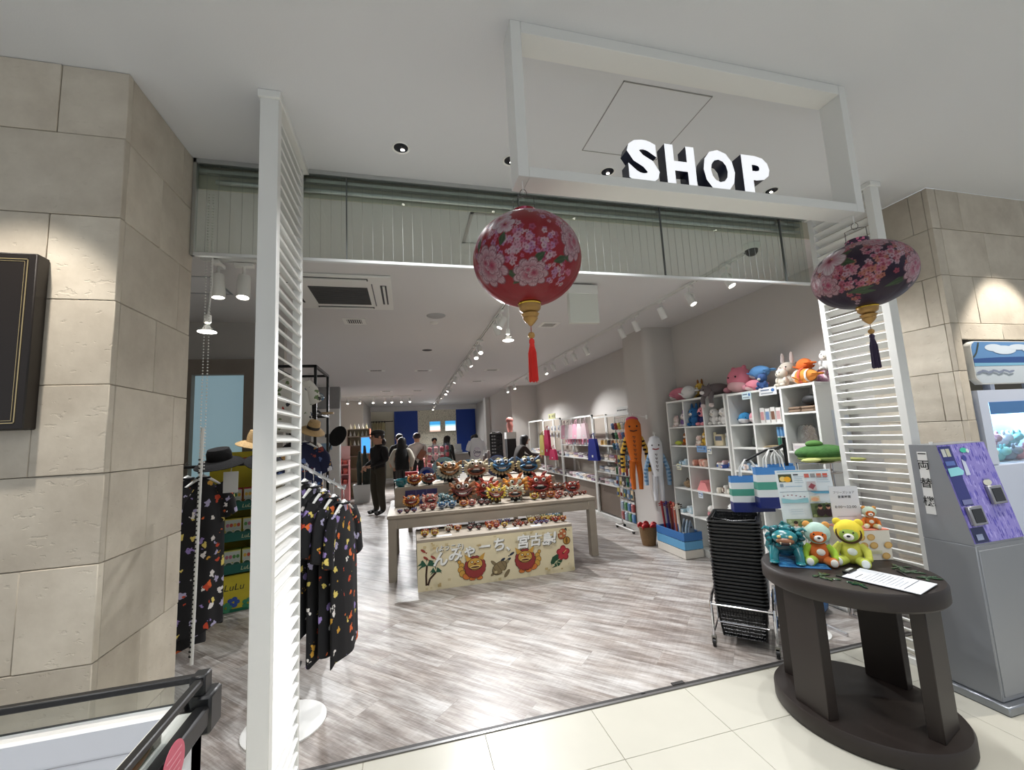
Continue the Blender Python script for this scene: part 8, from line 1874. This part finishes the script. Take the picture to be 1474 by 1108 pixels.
# ================================================================ PEOPLE
SKIN = C(196, 150, 124, 0.6); HAIR = C(20, 17, 17, 0.55)
def person(label, loc, rz, H, top, bottom, shoes, joints=None, sleeve='long', hairc=HAIR, hair='short', bulk=1.12):
    """one continuous skinned figure facing -y; joints overrides limb points; units of body height 1.72"""
    J = dict(pelvis=(0, 0, 0.95), waist=(0, 0.0, 1.10), chest=(0, 0.0, 1.32), neck=(0, 0.01, 1.46), head0=(0, -0.01, 1.52), head1=(0, -0.02, 1.62), crown=(0, -0.005, 1.69),
             shL=(-0.17, 0.01, 1.39), elL=(-0.23, 0.03, 1.12), wrL=(-0.22, -0.06, 0.88), haL=(-0.215, -0.10, 0.80), shR=(0.17, 0.01, 1.39), elR=(0.23, 0.03, 1.12), wrR=(0.22, -0.06, 0.88), haR=(0.215, -0.10, 0.80),
             hipL=(-0.09, 0, 0.90), knL=(-0.10, -0.02, 0.50), anL=(-0.10, 0.02, 0.09), toL=(-0.11, -0.13, 0.045), hipR=(0.09, 0, 0.90), knR=(0.10, -0.02, 0.50), anR=(0.10, 0.02, 0.09), toR=(0.11, -0.13, 0.045))
    if joints: J.update(joints)
    Rr = dict(pelvis=(.155, .12), waist=(.14, .105), chest=(.165, .115), neck=(.058, .058), head0=(.07, .08), head1=(.082, .098), crown=(.05, .06), sh=(.07, .07), el=(.047, .047), wr=(.033, .033), ha=(.035, .022), hip=(.088, .095), kn=(.062, .065), an=(.045, .05), to=(.045, .035))
    if sleeve == 'loose': Rr.update(el=(.07, .07), wr=(.055, .055))
    E_ = [('pelvis', 'waist'), ('waist', 'chest'), ('chest', 'neck'), ('neck', 'head0'), ('head0', 'head1'), ('head1', 'crown')]
    for s in 'LR': E_ += [('chest', 'sh' + s), ('sh' + s, 'el' + s), ('el' + s, 'wr' + s), ('wr' + s, 'ha' + s), ('pelvis', 'hip' + s), ('hip' + s, 'kn' + s), ('kn' + s, 'an' + s), ('an' + s, 'to' + s)]
    names = list(J); me = bpy.data.meshes.new('person_skeleton'); me.from_pydata([J[k] for k in names], [(names.index(a), names.index(b)) for a, b in E_], [])
    o = bpy.data.objects.new('person_skeleton', me); COL.objects.link(o); md = o.modifiers.new('skin', 'SKIN'); md.use_smooth_shade = True; md.branch_smoothing = 0.6
    lay = me.skin_vertices[0].data
    for i, k in enumerate(names):
        lay[i].radius = Rr.get(k) or Rr[k[:-1]]; lay[i].use_root = (k == 'pelvis')
    sd = o.modifiers.new('sub', 'SUBSURF'); sd.levels = 2; sd.render_levels = 2
    dg = bpy.context.evaluated_depsgraph_get(); dg.update(); bm2 = bpy.data.meshes.new_from_object(o.evaluated_get(dg)); bpy.data.objects.remove(o)
    bm2.materials.clear()
    for m in (SKIN, top, bottom, shoes): bm2.materials.append(m)
    segs = []
    for a, b in E_:
        mi = 1
        if a in ('neck', 'head0', 'head1'): mi = 0
        elif a[:2] == 'wr': mi = 0
        elif a[:2] == 'el' and sleeve == 'short': mi = 0
        elif a == 'pelvis' and b[:3] == 'hip' or a[:3] == 'hip' or a[:2] == 'kn': mi = 2
        elif a[:2] == 'an': mi = 3
        segs.append((Vector(J[a]), Vector(J[b]), mi))
    for p in bm2.polygons:
        c = p.center; best = 9; bi = 1
        for a, b, mi in segs:
            ab = b - a; t_ = max(0, min(1, (c - a).dot(ab) / ab.length_squared)); d = (c - a - ab * t_).length
            if d < best: best, bi = d, mi
        if c.z < J['pelvis'][2] - 0.02 and bi == 1 and abs(c.x) < 0.16: bi = 2
        p.material_index = bi; p.use_smooth = True
    t = thing('person', label, 'person', loc, rz); t.scale = (H / 1.72 * bulk, H / 1.72 * bulk, H / 1.72)
    bo = part('figure', bm2, None, t)
    hx, hy, hz = J['head1']
    part('nose', MB().ell((hx, hy - 0.105, hz - 0.02), (0.014, 0.02, 0.022), 8, 6), SKIN, bo)
    for s in (-1, 1):
        part('eye', MB().ell((hx + 0.032 * s, hy - 0.092, hz + 0.005), (0.013, 0.008, 0.008), 8, 5), C(24, 18, 16, 0.2), bo); part('ear', MB().ell((hx + 0.083 * s, hy + 0.005, hz - 0.01), (0.012, 0.022, 0.032), 8, 6), SKIN, bo)
    part('mouth', MB().ell((hx, hy - 0.092, hz - 0.055), (0.024, 0.008, 0.006), 8, 5), C(150, 80, 74), bo)
    if hair == 'short':
        part('hair', MB().ell((hx, hy + 0.018, hz + 0.025), (0.094, 0.106, 0.095), 18, 12, lambda x, y, z: (x, y, z) if (y > hy - 0.05 or z > hz + 0.05) else (x, max(y, hy - 0.06), z)), hairc, t)
    elif hair == 'long':
        part('hair', MB().loft([[(hx + w * math.cos(a), hy + oy + d * math.sin(a), hz + z) for a in [2 * PI * k / 18 for k in range(18)]] for w, d, oy, z in ((0.075, 0.03, 0.10, -0.46), (0.11, 0.05, 0.085, -0.3), (0.115, 0.07, 0.06, -0.12), (0.108, 0.10, 0.03, 0.0), (0.098, 0.105, 0.02, 0.06), (0.06, 0.07, 0.02, 0.105), (0.01, 0.01, 0.02, 0.118))]), hairc, t)
    return t
def hands(t, J, rz):
    for nm, sgn in (('haL', -1), ('haR', 1)):
        p = Vector(J[nm]); g = MB()
        for k in range(4): g.tube([p + Vector(((-0.018 + 0.012 * k), -0.01, -0.02)), p + Vector(((-0.02 + 0.013 * k), -0.025, -0.055 + 0.004 * abs(k - 1.5))), p + Vector(((-0.018 + 0.012 * k), -0.015, -0.082 + 0.006 * abs(k - 1.5)))], [0.009, 0.008, 0.006], 6)
        g.tube([p + Vector((-0.03 * sgn, -0.01, 0.0)), p + Vector((-0.04 * sgn, -0.03, -0.025)), p + Vector((-0.035 * sgn, -0.035, -0.045))], [0.010, 0.008, 0.006], 6)
        part('fingers', g, SKIN, t)
DK = C(18, 17, 17, 0.8); OL = C(58, 52, 40, 0.85); CH = C(62, 56, 52, 0.85); WH = C(206, 204, 198, 0.85); BKV = C(12, 12, 14, 0.8)
Jm = dict(elL=(-0.20, 0.02, 1.12), wrL=(-0.10, -0.17, 1.00), haL=(-0.05, -0.22, 0.97), elR=(0.20, 0.02, 1.12), wrR=(0.10, -0.17, 1.02), haR=(0.05, -0.22, 1.0))
p1_ = person('person in a cap, black jacket and olive trousers, hands clasped', (-0.62, 9.62, 0), -PI / 2 + 0.55, 1.76, DK, OL, C(20, 20, 22), Jm, hair='short', hairc=C(34, 30, 28), bulk=1.38)
cp_ = thing('beret_hat', 'dark grey beret worn by the standing person in olive trousers', 'hat', (-0.62, 9.62, 1.70), -PI / 2 + 0.55); part('crown', MB().ell((0, 0.0, 0.04), (0.14, 0.16, 0.07), 18, 9), C(52, 50, 48, 0.9), cp_); part('peak', MB().ell((0, -0.15, 0.01), (0.09, 0.06, 0.014), 12, 5), C(44, 42, 40, 0.9), cp_)
part('hair_back', MB().ell((0, 0.07, 1.50), (0.075, 0.055, 0.09), 14, 9), C(40, 34, 32), p1_)
hands(p1_, dict(haL=Jm['haL'], haR=Jm['haR']), 0)
for s in (-1, 1): part('shoe_strap', MB().box(0.105 * s - 0.05, 0.105 * s + 0.05, -0.11, -0.095, 0.055, 0.085).box(0.105 * s - 0.05, 0.105 * s + 0.05, -0.06, -0.045, 0.07, 0.10), C(90, 90, 92), p1_)
person('person in black T-shirt and trousers seen from behind', (-0.22, 12.35, 0), PI, 1.73, BKV, DK, C(24, 22, 22), sleeve='short')
w1 = person('person with long black hair, white sleeves and a black vest, seen from behind', (-0.14, 11.4, 0), PI - 0.15, 1.62, C(196, 190, 176, 0.85), C(60, 56, 54), C(220, 220, 220), dict(elL=(-0.26, 0.05, 1.12), wrL=(-0.20, -0.10, 0.92), elR=(0.26, 0.05, 1.12), wrR=(0.20, -0.10, 0.92)), sleeve='loose', hair='long')
part('vest', MB().loft([[(w * math.cos(a), d * math.sin(a) + 0.02, z) for a in [2 * PI * k / 18 for k in range(18)]] for w, d, z in ((0.175, 0.15, 0.86), (0.16, 0.14, 1.1), (0.165, 0.145, 1.3), (0.13, 0.11, 1.41))]), BKV, w1)
w2 = person('person in a white T-shirt seen from behind at the counter', (0.26, 12.1, 0), PI + 0.1, 1.73, WH, DK, C(40, 40, 40), sleeve='short')
bg_ = thing('crossbody_bag', 'brown leather sling bag on the back of the person in white', 'bag', (0.26, 12.1, 0), PI + 0.1); part('pouch', MB().at((-0.10, 0.15, 1.13), (0, -0.6, 0)).rbox(-0.09, 0.09, -0.035, 0.035, -0.14, 0.14, 0.02), C(112, 66, 44, 0.5), bg_); part('strap', MB().tube([(-0.15, 0.13, 1.25), (-0.17, 0.02, 1.44), (-0.05, -0.14, 1.30), (0.1, -0.15, 1.15), (0.16, 0.0, 1.05), (0.02, 0.14, 1.02)], 0.012, 6), C(96, 56, 38, 0.5), bg_)
person('person with short dark hair and a pale top facing the entrance', (0.92, 15.0, 0), 0.1, 1.58, C(214, 206, 200, 0.8), DK, DK, hair='short')
person('person with dark bobbed hair in black standing by the counter', (1.28, 14.0, 0), 2.4, 1.62, BKV, DK, DK, hair='long')
person('person in black turned to the right-hand blue panel', (2.05, 13.2, 0), 2.0, 1.60, BKV, DK, DK, hair='short')
Jr = dict(chest=(0, -0.10, 1.28), neck=(0, -0.16, 1.40), head0=(0, -0.19, 1.44), head1=(0, -0.22, 1.53), crown=(0, -0.21, 1.60), shL=(-0.17, -0.10, 1.34), shR=(0.17, -0.10, 1.34), elL=(-0.18, -0.26, 1.14), wrL=(-0.15, -0.48, 1.08), haL=(-0.14, -0.56, 1.07), elR=(0.19, -0.22, 1.12), wrR=(0.16, -0.42, 1.06), haR=(0.15, -0.50, 1.06))
p5_ = person('person in a dark grey coat leaning to reach the product rack', (2.62, 10.05, 0), PI / 2 + 0.12, 1.60, CH, C(70, 50, 44), DK, Jr, hair='long'); hands(p5_, dict(haL=Jr['haL'], haR=Jr['haR']), 0)
